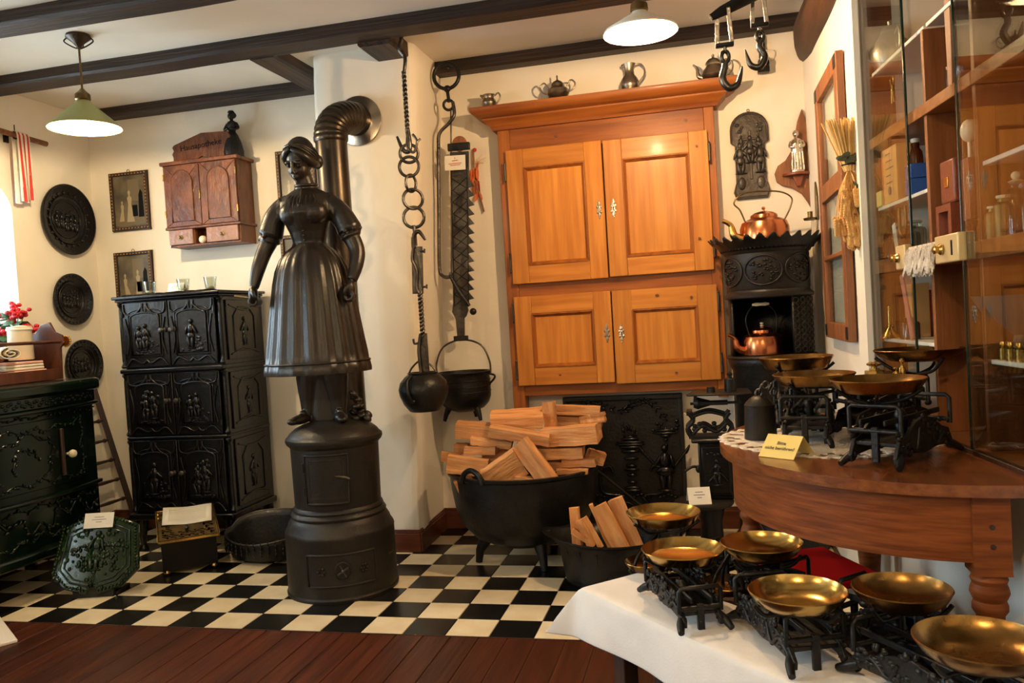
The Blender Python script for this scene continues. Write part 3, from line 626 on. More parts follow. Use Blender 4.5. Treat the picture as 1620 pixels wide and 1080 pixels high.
for i in range(60): x = -hw+.03+(2*hw-.06)*i/59; b.ball((x, bow(x)-.014, .957+.014*math.sin(i*1.9)), (.011,.006,.009), 6, 4)
stuff(b.build('frieze_relief', 'green_enamel', t))
d = None
out = [(-.36+.72*i/12) for i in range(13)]
b = MB(); b.slab([(x, bow(x)-.012) for x in out]+[(x, bow(x)+.01) for x in reversed(out)], .53, .87); d = b.build('door', 'green_enamel', t, bevel=.004, smooth=30)
b = MB()
def vine(P0, n, amp, y_off, sc=1.0):      # scrolling leaf ornament along a line on the bowed front
    P0 = [Vector((p[0],0,p[1])) for p in P0]; P1 = bez(P0, 24); L = len(P1)
    pts = []
    for i, p in enumerate(P1):
        q = P1[min(i+1,L-1)]-P1[max(i-1,0)]; nrm = Vector((-q.z,0,q.x)).normalized(); w_ = amp*math.sin(i/L*n*PI); c = p+nrm*w_; pts.append((c.x, bow(max(-hw,min(hw,c.x)))-y_off, c.z))
    b.tube(pts[::2], .0034*sc, 5)
    for k in range(n*3):
        c = Vector(pts[min(L-1,int((k+.5)*L/(n*3)))]); a_ = rng.uniform(0,PI); b.ball(c+Vector((rng.uniform(-.012,.012)*sc,-.002,rng.uniform(-.012,.012)*sc)), (.011*sc,.005,.0055*sc), 6, 4, (0,a_,0))
vine([(-.33,.555),(-.1,.565),(.12,.565),(.33,.555)], 9, .012, .014); vine([(-.33,.84),(-.12,.825),(.1,.825),(.33,.84)], 9, .012, .014)
vine([(-.335,.56),(-.32,.70),(-.335,.84)], 5, .012, .014); vine([(.335,.56),(.32,.70),(.335,.84)], 5, .012, .014); vine([(-.20,.59),(-.24,.68),(-.16,.78),(-.05,.80),(.06,.77),(.10,.68),(.04,.60)], 9, .016, .014); vine([(-.12,.62),(-.14,.70),(-.06,.74),(0,.68)], 5, .012, .014)
stuff(b.build('scroll_relief', 'green_enamel', d))
b = MB(); vine([(-.44,.35),(-.2,.40),(0,.34),(.2,.40),(.44,.35)], 13, .030, .004, 1.3); vine([(-.44,.30),(-.2,.28),(0,.30),(.2,.28),(.44,.30)], 13, .016, .004); vine([(-.44,.43),(0,.445),(.44,.43)], 13, .010, .004)
stuff(b.build('drawer_relief', 'green_enamel', t))
b = MB(); vine([(-.46,.89),(0,.89),(.46,.89)], 15, .006, .004, .8); stuff(b.build('upper_relief', 'green_enamel', t))
xk = .20
MB().box((xk-.035, bow(xk)-.022, .69), (.020,.014,.24)).build('door_bar', 'dark_wood', d, bevel=.004)
MB().at((xk+.0, bow(xk)-.014, .675),(PI/2,0,0)).lathe([(.006,0),(.006,.018),(.016,.022),(.021,.034),(.018,.046),(.008,.052),(.003,.050)], 18).build('door_knob', 'ivory', d)
# towel trough on the stove
zs = 1.052
t = thing('towel_trough', 'brown wooden trough with carved end board and front rail, full of towels', 'wooden trough', (-2.51, .30, zs), PI/2)   # local x = world Y, local -y = world +X
b = MB(); b.bx(-.30,.47,-.12,.12,0,.014); b.build('floor_board', 'trough_wood', t, bevel=.002)
for xe in (.455,-.30):
    out = [(-.125,0),(.125,0),(.13,.20),(.08,.27),(.03,.25),(-.01,.30),(-.07,.315),(-.10,.26),(-.145,.24),(-.155,.20),(-.13,.17)]
    b = MB(); b.prism([(y,z) for y,z in out], 0, .016); o = b.build('end_board', 'trough_wood', t, bevel=.003, loc=(xe+.016,0,0), rot=(0,0,PI/2))
    if xe > 0:
        r_ = MB().at((-.150,-.006,.205),(PI/2,0,0)); r_.lathe([(.026,0),(.030,.006),(.020,.014),(.010,.018),(0,.019)], 16); r_.build('rosette', 'amber', o)
        q = MB()
        for k in range(14): q.ball((-.150+.028*math.cos(k*PI/7), -.010, .205+.028*math.sin(k*PI/7)), .006, 6, 4)
        stuff(q.build('rosette_beads', 'gold', o))
        q = MB(); 
        for k in range(9): q.ball((-.02-.013*k, -.003, .235+.004*math.sin(k*2)-.003*k), (.009,.006,.008), 6, 4)
        stuff(q.build('red_edging', 'stripe_red', o))
MB().bx(-.30,.47,-.125,-.113,.0,.06).build('front_board', 'trough_wood', t, bevel=.002)
MB().bx(-.30,.47,.105,.12,.0,.22).build('rear_board', 'trough_wood', t, bevel=.002)
MB().tube([(-.31,-.13,.205),(.462,-.13,.205)], .009, 10).build('rail', 'trough_wood', t)
def folded_towel(x, z, wx, wy, th, lbl, m='linen', nlay=3, y=0.0):
    o = thing('folded_towel', lbl, 'towel', (-2.51-y, .30+x, zs+z), PI/2, 'folded linen towels in the trough')
    for k in range(nlay):
        h0 = th*k/nlay; h1 = th*(k+1)/nlay-.0015; out = []
        for i in range(13): a = PI/2-PI*i/12; out.append((-wy+.35*(h1-h0)*-math.cos(a), (h0+h1)/2+(h1-h0)/2*math.sin(a)))
        out += [(wy, h0), (wy, h1)]
        b = MB(); b.prism([(p[0], p[1]+.0) for p in out], -wx/2+.002*k, wx/2-.003*k)
        q = b.build('fold', m if k % 3 != 2 else 'linen_pink', o, bevel=.002, rot=(0,0,PI/2))
    return o
folded_towel(.26,.015,.26,.095,.05,'folded linen towel at the bottom of the pile beside the end board')
folded_towel(.25,.066,.25,.09,.045,'folded linen towel in the middle of the pile beside the end board')
folded_towel(-.06,.015,.30,.095,.07,'folded linen towel at the bottom of the pile by the other end board',nlay=4)
folded_towel(-.05,.087,.28,.09,.06,'folded linen towel on top of the pile by the other end board',nlay=4)
t = thing('rolled_towel', 'loosely rolled cream towel lying on the folded towels', 'towel', (-2.44,.47,zs+.118), PI/2)
pts = []
for i in range(44): a = i*.33; r_ = .006+.0012*i; pts.append((r_*math.cos(a), r_*.62*math.sin(a)+.040))
b = MB(); vs = [(-.10, x, z) for x, z in pts]+[(.09, x, z) for x, z in pts]; n = len(pts)
b._add(vs, [(i, i+1, n+i+1, n+i) for i in range(n-1)]); o = b.build('roll', 'linen', t, rot=(0,0,R(55))); sm = o.modifiers.new('s','SOLIDIFY'); sm.thickness = .004
t = thing('enamel_canister', 'cream cylindrical canister standing behind the towels by the end board', 'canister', (-2.54,.655,zs+.118))
MB().lathe([(.060,0),(.063,.005),(.058,.165),(.061,.172),(.061,.180),(0,.188)], 28).build('body', 'ivory', t)
MB().lathe([(.0625,.160),(.0645,.166),(.0625,.172)], 28, cap=False).build('rim', 'linen', t)
# potted geranium
t = thing('potted_geranium', 'potted red geranium by the bright window', 'potted plant', (-2.735,.80,zs)); rng = random.Random(3)
MB().lathe([(.042,0),(.056,.10),(.062,.10),(.062,.125),(.054,.125),(.050,.10),(0,.10)], 20).build('pot', 'clay', t)
b = MB(); lv = MB(); pt = MB()
for k in range(26):
    a = rng.uniform(0,2*PI); r_ = rng.uniform(.02,.13); h = rng.uniform(.22,.41); e = Vector((r_*math.cos(a), r_*math.sin(a), h)); b.tube(bez([(0,0,.11),(e.x*.4,e.y*.4,h*.6),e],5), .0025, 5)
    for q in range(5): p_ = e*rng.uniform(.65,1.0)+Vector((rng.uniform(-.03,.03),rng.uniform(-.03,.03),-.01)); lv.ball(p_, (.030,.028,.004), 7, 4, (rng.uniform(-.8,.8),rng.uniform(-.8,.8),0))
    if k % 2 == 0:
        for q in range(9): pt.ball(e+Vector((rng.gauss(0,.013),rng.gauss(0,.013),.014+rng.gauss(0,.010))), (.015,.015,.012), 7, 5)
stuff(b.build('stems', 'leaf', t)); stuff(lv.build('leaves', 'leaf', t)); stuff(pt.build('blossoms', 'petal_red', t))
# drying ladder leaning on the left wall
t = thing('drying_ladder', 'dark wooden ladder with turned rungs leaning behind the green stove', 'ladder', (0,0,0))
for Y in (1.545, 1.20): MB().tube([(-2.60,Y,.0),(-2.795,Y-.09,.98)], .024, 4).build('rail', 'dark_wood', t, bevel=.003)
for k in range(7):
    f = .10+.13*k; X = -2.60-.195*f; z = .98*f; Y0 = 1.545-.09*f; Y1 = 1.20-.09*f
    MB().at((X,Y0,z),(PI/2,0,0)).lathe([(.008,0),(.008,.03),(.014,.05),(.008,.07),(.012,(Y0-Y1)/2),(.008,Y0-Y1-.07),(.014,Y0-Y1-.05),(.008,Y0-Y1-.03),(.008,Y0-Y1)], 10).build('rung', 'dark_wood', t)
# glazed ceramic tile on its stand
t = thing('glazed_relief_tile', 'octagonal dark green glazed relief tile leaning on a dark stand on the floor', 'ceramic tile', (-1.905,.335,0), R(14)); rng = random.Random(9)
st_ = MB(); st_.bx(-.11,.11,.0,.14,0,.018); st_.box((0,.12,.10),(.16,.016,.18),(-.3,0,0)); st_.bx(-.10,.10,-.015,.0,0,.05); st_.build('stand', 'iron', t, bevel=.003)
oc = [(-.215,.08),(-.19,.30),(-.10,.335),(0,.36),(.10,.335),(.19,.30),(.215,.08),(.14,.00),(.03,-.03),(0,.03),(-.03,-.03),(-.14,.00)]
pl = MB().prism(oc, 0, .022).build('plate', 'majolica', t, loc=(0,-.02,.05), rot=(R(-24),0,0), bevel=.006)
b = MB()
for i in range(len(oc)):
    p0, p1 = Vector(oc[i]), Vector(oc[(i+1) % len(oc)]); L = (p1-p0).length; k = max(2, int(L/.017))
    for j in range(k): q = p0.lerp(p1, j/k)*.93+Vector((0,.012)); b.ball((q.x,-.003,q.y), (.0075,.007,.0075), 7, 5)
b.tube([(x*.80,-.002,z*.80+.03) for x, z in oc], .005, 6, True); b.tube([(x*.70,-.002,z*.70+.045) for x, z in oc], .004, 6, True)
for i in range(190): b.ball((rng.gauss(0,.085),-.002,.165+rng.gauss(0,.075)), (rng.uniform(.005,.013),.009,rng.uniform(.005,.013)), 7, 5)
relief_person(b, -.01, .08, .20, -.004, rng, .05); stuff(b.build('relief', 'majolica', pl))
c_ = card('display_card', 'small white card propped on the green glazed tile', (-1.926,.414,.318), R(14), .145, .075, R(24), single=True)
# coal box with pierced brass lid
u = Vector((-1.537+1.736, .798-.643)); ang = math.atan2(u.y, u.x)
t = thing('coal_box', 'dark coal box with sloping pierced brass lid and ball feet', 'coal box', (-1.736,.643,0), ang)
bw, bd = .262, .27; zf, zr = .185, .275
b = MB(); b._add([(-.01,0,.03),(bw,0,.03),(bw,bd,.03),(-.01,bd,.03),(-.01,0,zf),(bw,0,zf),(bw,bd,zr),(-.01,bd,zr)], [(0,1,5,4),(1,2,6,5),(2,3,7,6),(3,0,4,7),(0,3,2,1)]); o = b.build('box', 'box_dark', t, smooth=0); sm = o.modifiers.new('s','SOLIDIFY'); sm.thickness = .006; sm.offset = -1
for fx in (.01, bw-.02):
    for fy in (.01, bd-.02): MB().ball((fx,fy,.016), .0165, 12, 8).build('ball_foot', 'brass', t)
sl = math.atan2(zr-zf, bd); L = math.hypot(zr-zf, bd)+.02
# the lid is a real pierced plate: cells of a fine grid are left out along its border
lid = MB(); NX, NY = 30, 32; X0_, X1_, Y0_, Y1_ = -.022, bw+.012, -.014, L; vs = []; fs = []
for j in range(NY+1):
    for i in range(NX+1): vs.append((X0_+(X1_-X0_)*i/NX, Y0_+(Y1_-Y0_)*j/NY, .006))
for j in range(NY):
    for i in range(NX):
        band = (2 <= j <= 7 and 2 <= i < NX-2) or (j > 7 and j < NY-2 and (2 <= i <= 6 or NX-7 <= i < NX-2))
        if band and (((i*2+j*3) % 7 in (0,1,2) and (i+j) % 4 != 3) or (i*3+j) % 11 == 4): continue
        q = j*(NX+1)+i; fs.append((q, q+1, q+NX+2, q+NX+1))
lid = lid._add(vs, fs).build('lid', 'brass_old', t, loc=(0,0,zf), rot=(sl,0,0), smooth=0); sm = lid.modifiers.new('s','SOLIDIFY'); sm.thickness = .004; sm.offset = -1
b = MB()
for (xa,xb,ya,yb) in ((-.026,bw+.016,-.018,-.008),(-.026,bw+.016,L-.006,L+.004),(-.026,-.016,-.018,L),(bw+.006,bw+.016,-.018,L)): b.bx(xa,xb,ya,yb,-.003,.011)
b.build('rim', 'brass', lid, bevel=.002)
MB().lathe([(.010,0),(.007,.008),(.012,.016),(.014,.024),(.008,.032),(0,.034)], 14, (bw*.46,.060,.007)).build('knob', 'iron_gloss', lid)
for hy in (L-.05, L-.09): MB().ball((-.014,hy,.014), (.009,.012,.009), 8, 6).build('hinge_ball', 'brass', lid)
pp = thing('printed_sheet', 'white printed sheet of paper lying on the coal box lid', 'paper', (0,0,0), 0)
lidm = Matrix.LocRotScale(Vector((-1.736,.643,0)), Euler((0,0,ang)), None) @ Matrix.LocRotScale(Vector((0,0,zf)), Euler((sl,0,0)), None)
pp.matrix_world = lidm @ Matrix.LocRotScale(Vector((bw*.5,L*.62,.0085)), Euler((0,0,R(-5))), None)
o = MB(); vs = []; fs = []
for i in range(9):
    for j in range(2): vs.append((-.125+.25*i/8, -.062+.165*j, .004+.004*math.cos(i*.8)+.012*j))
o._add(vs, [(i*2, i*2+2, i*2+3, i*2+1) for i in range(8)]); o = o.build('sheet', 'paper', pp); sm = o.modifiers.new('s','SOLIDIFY'); sm.thickness = .001
b = MB()
for j in range(9): b.box((0, -.035+.013*j, .0125+.012*(j*.013+.03)/.165), (.19, .0035, .0006))
stuff(b.build('print_lines', 'paper_shade', o, smooth=0))
# pierced coal pan
t = thing('coal_pan', 'low black iron coal pan with high pierced back and sides', 'coal pan', (-1.335,1.02,0), R(-8)); n = 40
def rimh(a): return .115+.10*max(0, math.sin(a))**.8+.02*math.cos(2*a)
vs = []; fs = []
for k in range(6):
    for i in range(n):
        a = 2*PI*i/n; h = rimh(a)*k/5; r_ = .215+.03*k/5; vs.append((r_*1.08*math.cos(a), r_*.82*math.sin(a), .02+h))
for k in range(5):
    for i in range(n): fs.append((k*n+i, k*n+(i+1) % n, (k+1)*n+(i+1) % n, (k+1)*n+i))
fs.append(tuple(range(n))[::-1]); o = MB()._add(vs, fs).build('pan', 'iron', t); sm = o.modifiers.new('s','SOLIDIFY'); sm.thickness = .004
b = MB(); b.tube([Vector(v) for v in vs[5*n:]], .005, 6, True); b.build('rim', 'iron_bright', t)
b = MB(); rng = random.Random(8)
for i in range(n):
    a = 2*PI*i/n
    for k in range(4): r_ = .245; b.ball((r_*1.08*math.cos(a), r_*.82*math.sin(a), .045+rimh(a)*(.15+.2*k)), (.006,.006,.011), 6, 4)
stuff(b.build('pierced_relief', 'iron', t))
b = MB()
for k in range(4): b.lathe([(.014,.022),(.018,.010),(.012,0)], 8, (.16*math.cos(k*PI/2+.8), .12*math.sin(k*PI/2+.8), 0))
stuff(b.build('feet', 'iron', t))
b = MB(); b.slab([(.20*math.cos(a*PI/12), .15*math.sin(a*PI/12)) for a in range(24)], .024, .034); b.build('ash_bed_brown_glow', 'brass_old', t)  # brass tone on the ash layer imitates a brown glow in the pan
# corner of a white board lying on the planks
q = [aZ(0,1022,.012), aZ(28,1011,.012), aZ(0,974,.012)]; dv = (q[1]-q[2]).normalized(); pv = Vector((-dv.y, dv.x, 0)); pv = pv if pv.x < 0 else -pv
A_ = q[1]; t = thing('white_board', 'white board lying on the plank floor beside the green stove', 'board', (A_.x, A_.y, 0), math.atan2(-dv.y, -dv.x))
MB().bx(0,.42,-.0,.30,-.001,.012).build('board', 'white_paint', t, bevel=.003)
# ------------------------------------------------------------------ figural stove: drum stove carrying a cast-iron woman
SX, SY = -.690, .56
t = thing('figural_stove', 'dark cast-iron stove crowned by the figure of a woman in a long skirt', 'stove', (SX, SY, 0))
STO = t
MB().lathe([(0,0),(.296,0),(.298,.012),(.292,.020),(.290,.275),(.292,.286),(.286,.300),(.276,.312),(.270,.330),(.256,.350),(.246,.358)], 64).build('lower_drum', 'iron_stove', t)
MB().lathe([(.246,.352),(.252,.358),(.254,.368),(.246,.380),(.238,.384),(.240,.392),(.236,.402),(.228,.408)], 64, cap=False).build('ring_moulding', 'iron_stove', t)
MB().lathe([(.228,.404),(.229,.42),(.234,.685),(.240,.692),(.252,.702),(.258,.714),(.256,.728),(.246,.736)], 64, cap=False).build('fire_drum', 'iron_stove', t)
MB().lathe([(.246,.735),(.232,.752),(.205,.772),(.16,.79),(.10,.802),(0,.808)], 48).build('dome', 'iron_stove', t)
def cpanel(name, r, a0, a1, z0, z1, th, par, m='iron_stove', n=24):
    b = MB(); vs = []; fs = []
    for i in range(n+1):
        a = R(a0+(a1-a0)*i/n); cc, ss = math.cos(a), math.sin(a)
        for (rr, z) in ((r-.004,z0),(r+th,z0),(r+th,z1),(r-.004,z1)): vs.append((rr*cc, rr*ss, z))
    for i in range(n):
        for k in range(4): fs.append((i*4+k, i*4+(k+1) % 4, i*4+4+(k+1) % 4, i*4+4+k))
    fs += [(0,1,2,3), (n*4+3,n*4+2,n*4+1,n*4)]
    return b._add(vs, fs).build(name, m, par, bevel=.002, smooth=30)
def cframe(b, r, a0, a1, z0, z1, rad):
    P4 = [(r*math.cos(R(a0+(a1-a0)*i/16)), r*math.sin(R(a0+(a1-a0)*i/16)), z0) for i in range(17)]+[(r*math.cos(R(a1+(a0-a1)*i/16)), r*math.sin(R(a1+(a0-a1)*i/16)), z1) for i in range(17)]
    b.tube(P4, rad, 8, True)
d = cpanel('fire_door', .232, -106, -49, .438, .668, .008, t)
b = MB(); cframe(b, .241, -105, -50, .442, .664, .006); cframe(b, .240, -99, -56, .468, .64, .002); b.build('frame', 'iron_stove', d)
b = MB(); rr = .241
for a in (-96,-59):
    for z in (.485,.62): relief_bush(b, rr*math.cos(R(a)), z, .02, .025, rr*math.sin(R(a)), 7)
stuff(b.build('corner_ornament', 'iron_stove', d))
b = MB(); p = [(.262*math.cos(R(a)), .262*math.sin(R(a)), z) for a, z in ((-66,.570),(-60,.566),(-55,.560),(-50,.550))]; b.tube(p, [.005,.006,.008,.007], 8); b.tube([(.238*math.cos(R(-62)),.238*math.sin(R(-62)),.567),(.265*math.cos(R(-62)),.265*math.sin(R(-62)),.567)], .006, 8); b.build('latch', 'iron_bright', d)
for z in (.50,.61): MB().tube([(.245*math.cos(R(-107)),.245*math.sin(R(-107)),z-.02),(.245*math.cos(R(-107)),.245*math.sin(R(-107)),z+.02)], .008, 8).build('hinge', 'iron_stove', d)
d = cpanel('ash_door', .291, -101, -29, .075, .225, .007, t)
b = MB(); cframe(b, .299, -100, -30, .079, .221, .006); b.build('frame', 'iron_stove', d)
va = -64; vd = MB().at((.297*math.cos(R(va)), .297*math.sin(R(va)), .148), (PI/2, 0, R(va+90)))
vd.lathe([(0,0),(.040,0),(.044,.004),(.044,.010),(.038,.012),(.036,.006),(0,.005)], 28); vd = vd.build('air_vent', 'iron_stove', d)
b = MB().at((.297*math.cos(R(va)), .297*math.sin(R(va)), .148), (PI/2, 0, R(va+90)))
for k in range(4): a = k*PI/2+.5; b.box((.018*math.cos(a), .018*math.sin(a), .010), (.026,.007,.006), (0,0,a))
b.ball((0,0,.012), .009, 10, 6); b.build('vent_cross', 'iron_bright', vd)
b = MB()
for a in (-85,-43):
    for k in range(6): q = k*PI/3; b.ball((.299*math.cos(R(a))+.016*math.cos(q)*-math.sin(R(a)), .299*math.sin(R(a))+.016*math.cos(q)*math.cos(R(a)), .148+.016*math.sin(q)), (.010,.008,.006), 6, 4)
stuff(b.build('leaf_ornament', 'iron_stove', d))
cpanel('slot', .291, -8, 4, .165, .172, .002, t, 'brass_old')
# the woman: one continuous body, remeshed; axis offset from the drum
FX, FY, FR = -.066, .0, R(8)
fm = Matrix.LocRotScale(Vector((FX,FY,0)), Euler((0,0,FR)), None)
def loft(b, rings, n=28):
    vs = []; fs = []
    for (cx, cy, z, rx, ry) in rings:
        for i in range(n): a = 2*PI*i/n; vs.append((cx+rx*math.cos(a), cy+ry*math.sin(a), z))
    m_ = len(rings)
    for j in range(m_-1):
        for i in range(n): fs.append((j*n+i, j*n+(i+1) % n, (j+1)*n+(i+1) % n, (j+1)*n+i))
    fs += [tuple(range(n))[::-1], tuple((m_-1)*n+i for i in range(n))]
    b._add(vs, fs)
B = MB(); B.m = fm
loft(B, [(0,.0,1.56,.11,.10),(0,0,1.62,.092,.080),(0,-.002,1.655,.090,.078),(0,-.006,1.70,.102,.090),(0,-.016,1.745,.120,.106),(0,-.022,1.785,.133,.118),(0,-.018,1.815,.138,.112),(0,-.006,1.845,.142,.098),(0,.004,1.872,.130,.084),(0,.008,1.892,.096,.068),(0,.006,1.908,.062,.056),(-.002,.002,1.925,.050,.050),(-.008,-.010,1.96,.046,.048),(-.012,-.016,1.99,.046,.05)])
for s in (-1,1): B.ball((s*.055,-.075,1.785), (.074,.060,.058), 16, 10)
# arms with puffed sleeves
def limb(pts, rads, n=14): B.tube(bez(pts,6), [rads[0]+(rads[-1]-rads[0])*0 if False else None or r_ for r_ in _interp(rads, len(bez(pts,6)))], n)
def _interp(r_, n):
    out = []
    for i in range(n): u = i/(n-1)*(len(r_)-1); k = min(int(u), len(r_)-2); out.append(r_[k]+(r_[k+1]-r_[k])*(u-k))
    return out
limb([(-.115,.0,1.84),(-.175,-.005,1.77),(-.205,-.015,1.69),(-.245,-.03,1.62),(-.272,-.06,1.54),(-.292,-.085,1.455)], [.052,.052,.046,.041,.037,.026])
limb([(.115,.0,1.84),(.180,-.005,1.76),(.225,-.010,1.68),(.262,-.02,1.60),(.262,-.05,1.53),(.242,-.085,1.455)], [.052,.052,.047,.043,.038,.027])
for s, sl in ((-1, [(-.100,0,1.862),(-.146,-.002,1.826),(-.182,-.006,1.775),(-.208,-.012,1.705),(-.215,-.014,1.685)]), (1, [(.100,0,1.862),(.148,-.002,1.822),(.192,-.006,1.765),(.226,-.010,1.70),(.232,-.012,1.682)])):
    P5 = bez(sl,6); B.tube(P5, _interp([.030,.045,.058,.067,.050], len(P5)), 20)
    for k in range(7):      # gathers of the sleeve
        a = 2*PI*k/7; B.tube([Vector(q)+Vector((.057*math.cos(a)*(.55+.45*i/16), .059*math.sin(a)*(.55+.45*i/16), .015*math.cos(a))) for i, q in enumerate(P5[4:-2])], .010, 6)
    B.tube([Vector(sl[-1])+Vector((.045*math.cos(q*PI/8), .046*math.sin(q*PI/8), -.012+.014*math.cos(q*PI/8)*s)) for q in range(16)], .010, 6, True)
# hands: palm, four curled fingers, thumb
def hand(w_, d_, s):
    w_ = Vector(w_); B.ball(w_+Vector((0,-.006,-.038)), (.025,.033,.042), 14, 8)
    for k in range(4):
        yo = -.028+.018*k; L = (.052,.058,.056,.046)[k]
        B.tube(bez([w_+Vector((s*.012,yo,-.060)), w_+Vector((s*.014,yo-.002,-.078-.25*(L-.05))), w_+Vector((-s*.012,yo-.002,-.090-.2*(L-.05))), w_+Vector((-s*.026,yo,-.074)), w_+Vector((-s*.020,yo,-.060))],4), .0088, 8)
    B.tube(bez([w_+Vector((-s*.004,-.030,-.022)), w_+Vector((-s*.018,-.044,-.042)), w_+Vector((-s*.026,-.036,-.062))],4), .0098, 8)
hand((-.294,-.090,1.458), 0, -1); hand((.238,-.092,1.455), 0, 1)
# legs and shoes
for s, foot in ((-1, (-.115,-.115)), (1, (.150,-.105))):
    x = s*.055+.02
    P5 = bez([(x,.0,1.10),(x+s*.012,-.005,1.0),(x+s*.02,-.005,.90),(x+s*.022,-.01,.835)],6); B.tube(P5, _interp([.085,.075,.055,.042], len(P5)), 16)
    dv = Vector((foot[0]-x-s*.02, foot[1], 0)); an = math.atan2(dv.y, dv.x)
    c0 = Vector((x+s*.022,-.01,.822)); B.ball(c0+dv*.50+Vector((0,0,-.004)), (.082,.034,.024), 16, 8, (0,.06,an)); B.ball(c0+dv*.98+Vector((0,0,-.010)), (.034,.028,.017), 12, 8, (0,0,an)); B.ball(c0+Vector((0,0,.008)), (.042,.036,.034), 12, 8)
    B.ball(c0+dv*.42+Vector((0,0,.026)), (.02,.016,.010), 8, 6)
loft(B, [(.02,.03,.80,.115,.085),(.02,.02,.90,.105,.075),(.02,.02,1.0,.11,.08),(.02,.02,1.10,.13,.10)])
# head: skull, jaw, features; bowed forward and turned
hm = fm @ Matrix.LocRotScale(Vector((-.014,-.026,2.035)), Euler((R(27),R(5),R(-13)), 'XYZ'), None)
B.m = hm
B.ball((0,.008,.020), (.070,.082,.085), 24, 16); B.ball((0,-.022,-.030), (.056,.056,.066), 20, 14); B.ball((0,-.050,-.076), (.024,.022,.020), 12, 8)
B.tube([(0,-.076,.022),(0,-.084,.002),(0,-.090,-.018),(0,-.082,-.027)], [.007,.008,.011,.008], 10)
for s in (-1,1):
    B.ball((s*.009,-.086,-.026), (.008,.009,.006), 8, 6); B.ball((s*.030,-.064,.003), (.015,.012,.008), 12, 8); B.ball((s*.030,-.068,.020), (.022,.012,.006), 12, 6, (0,s*.15,0)); B.ball((s*.030,-.046,-.028), (.022,.024,.026), 12, 8); B.ball((s*.068,.008,-.012), (.010,.016,.024), 10, 8)
B.ball((0,-.076,-.048), (.020,.010,.005), 10, 6); B.ball((0,-.074,-.058), (.016,.010,.006), 10, 6); B.tube([(-.018,-.073,-.053),(0,-.080,-.053),(.018,-.073,-.053)], .0022, 6)
body = B.build('body', 'iron_statue', t, smooth=60)
rm = body.modifiers.new('remesh', 'REMESH'); rm.mode = 'VOXEL'; rm.voxel_size = .0044; rm.use_smooth_shade = True
smo = body.modifiers.new('smooth', 'SMOOTH'); smo.factor = .5; smo.iterations = 2
# hair, parted and rolled at the nape
H_ = MB(); H_.m = hm
H_.ball((0,.018,.034), (.075,.082,.078), 28, 16)
for s in (-1,1):
    H_.tube(bez([(s*.004,-.062,.082),(s*.036,-.058,.064),(s*.064,-.036,.032),(s*.074,.006,-.012),(s*.064,.056,-.036)],6), _interp([.009,.016,.019,.021,.018], 25), 12)
    for k in range(4): H_.tube(bez([(s*.003,-.060+.012*k,.100-.002*k),(s*.045,-.050+.018*k,.085),(s*.078,-.016+.020*k,.040),(s*.084,.020+.012*k,.0)],5), .005, 6)
H_.ball((.045,.080,-.028), (.042,.034,.038), 16, 10); H_.ball((-.02,.082,-.03), (.042,.034,.036), 16, 10)
hr = H_.build('hair', 'iron_statue', t, smooth=60)
S_ = MB(); S_.m = fm
def pleat(a, j): return 1+(.030*math.sin(a*21+1.2*math.sin(a*2))+.016*math.sin(a*9+.7))*(1-j)**.35*(1 if j < .93 else 0)*(.45 if j < .36 else 1)
S_.lathe([(.245,1.060),(.270,1.036),(.286,1.030),(.288,1.045),(.283,1.072),(.277,1.078),(.268,1.12),(.254,1.20),(.238,1.30),(.225,1.38),(.210,1.46),(.194,1.52),(.168,1.572),(.130,1.612),(.098,1.636),(.092,1.650)], 168, sx=1.0, sy=.86, mod=pleat, cap=False)
S_.build('skirt', 'iron_statue', t, smooth=60)
b = MB(); b.m = fm; b.tube([Vector((.281*math.cos(a*PI/48)*pleat(a*PI/48,.3), .281*.86*math.sin(a*PI/48)*pleat(a*PI/48,.3), 1.082)) for a in range(96)], .005, 6, True); b.build('hem_braid', 'iron_statue', t)
b = MB(); b.m = fm
b.tube([Vector((.056*math.cos(a*PI/12), .004+.056*math.sin(a*PI/12), 1.912+.006*math.sin(a*PI/12))) for a in range(24)], .009, 8, True)
b.tube([Vector((.058*math.cos(a*PI/12), .004+.058*math.sin(a*PI/12), 1.926+.006*math.sin(a*PI/12))) for a in range(24)], .006, 8, True); stuff(b.build('collar', 'iron_statue', t))
b = MB(); b.m = fm; b.tube(bez([(-.004,-.058,1.905),(-.002,-.085,1.885),(.004,-.112,1.855),(0,-.128,1.825)],6), .003, 6); b.ball((0,-.136,1.815), (.006,.004,.009), 8, 6); b.build('pendant_necklace', 'iron_bright', t)
b = MB(); b.m = fm
for k in range(6): b.ball((0,-.106+.0045*k-(.004 if k < 2 else 0),1.745-.022*k), (.005,.004,.005), 8, 6)
stuff(b.build('bodice_buttons', 'iron_statue', t))
b = MB(); b.m = fm
for k in range(8): b.tube(bez([(-.05+.10*k/7,-.048,1.885),(-.075+.15*k/7,-.094-.012*math.sin(k*PI/7),1.85),(-.08+.16*k/7,-.112-.018*math.sin(k*PI/7),1.81)],6), .0026, 6)
stuff(b.build('bodice_gathers', 'iron_statue', t))
b = MB(); b.m = fm; b.tube([(-.40,-.09,1.418),(-.33,-.10,1.408),(-.27,-.105,1.392)], .006, 8); b.build('wand', 'brass_old', t)
rng = random.Random(2); b = MB(); b.m = fm
for k in range(20):
    u_ = rng.random(); b.ball((.165+.075*u_+rng.uniform(-.02,.02), .03+rng.uniform(-.04,.05), .80+(1-u_)*.15*rng.random()), (.026,.020,.014), 8, 5, (rng.uniform(-.6,.6),rng.uniform(-.3,.9),0))
stuff(b.build('leaf_clump', 'iron_statue', t))
STO.scale = (.885,.885,1); KS = (1/.885,1/.885,1)
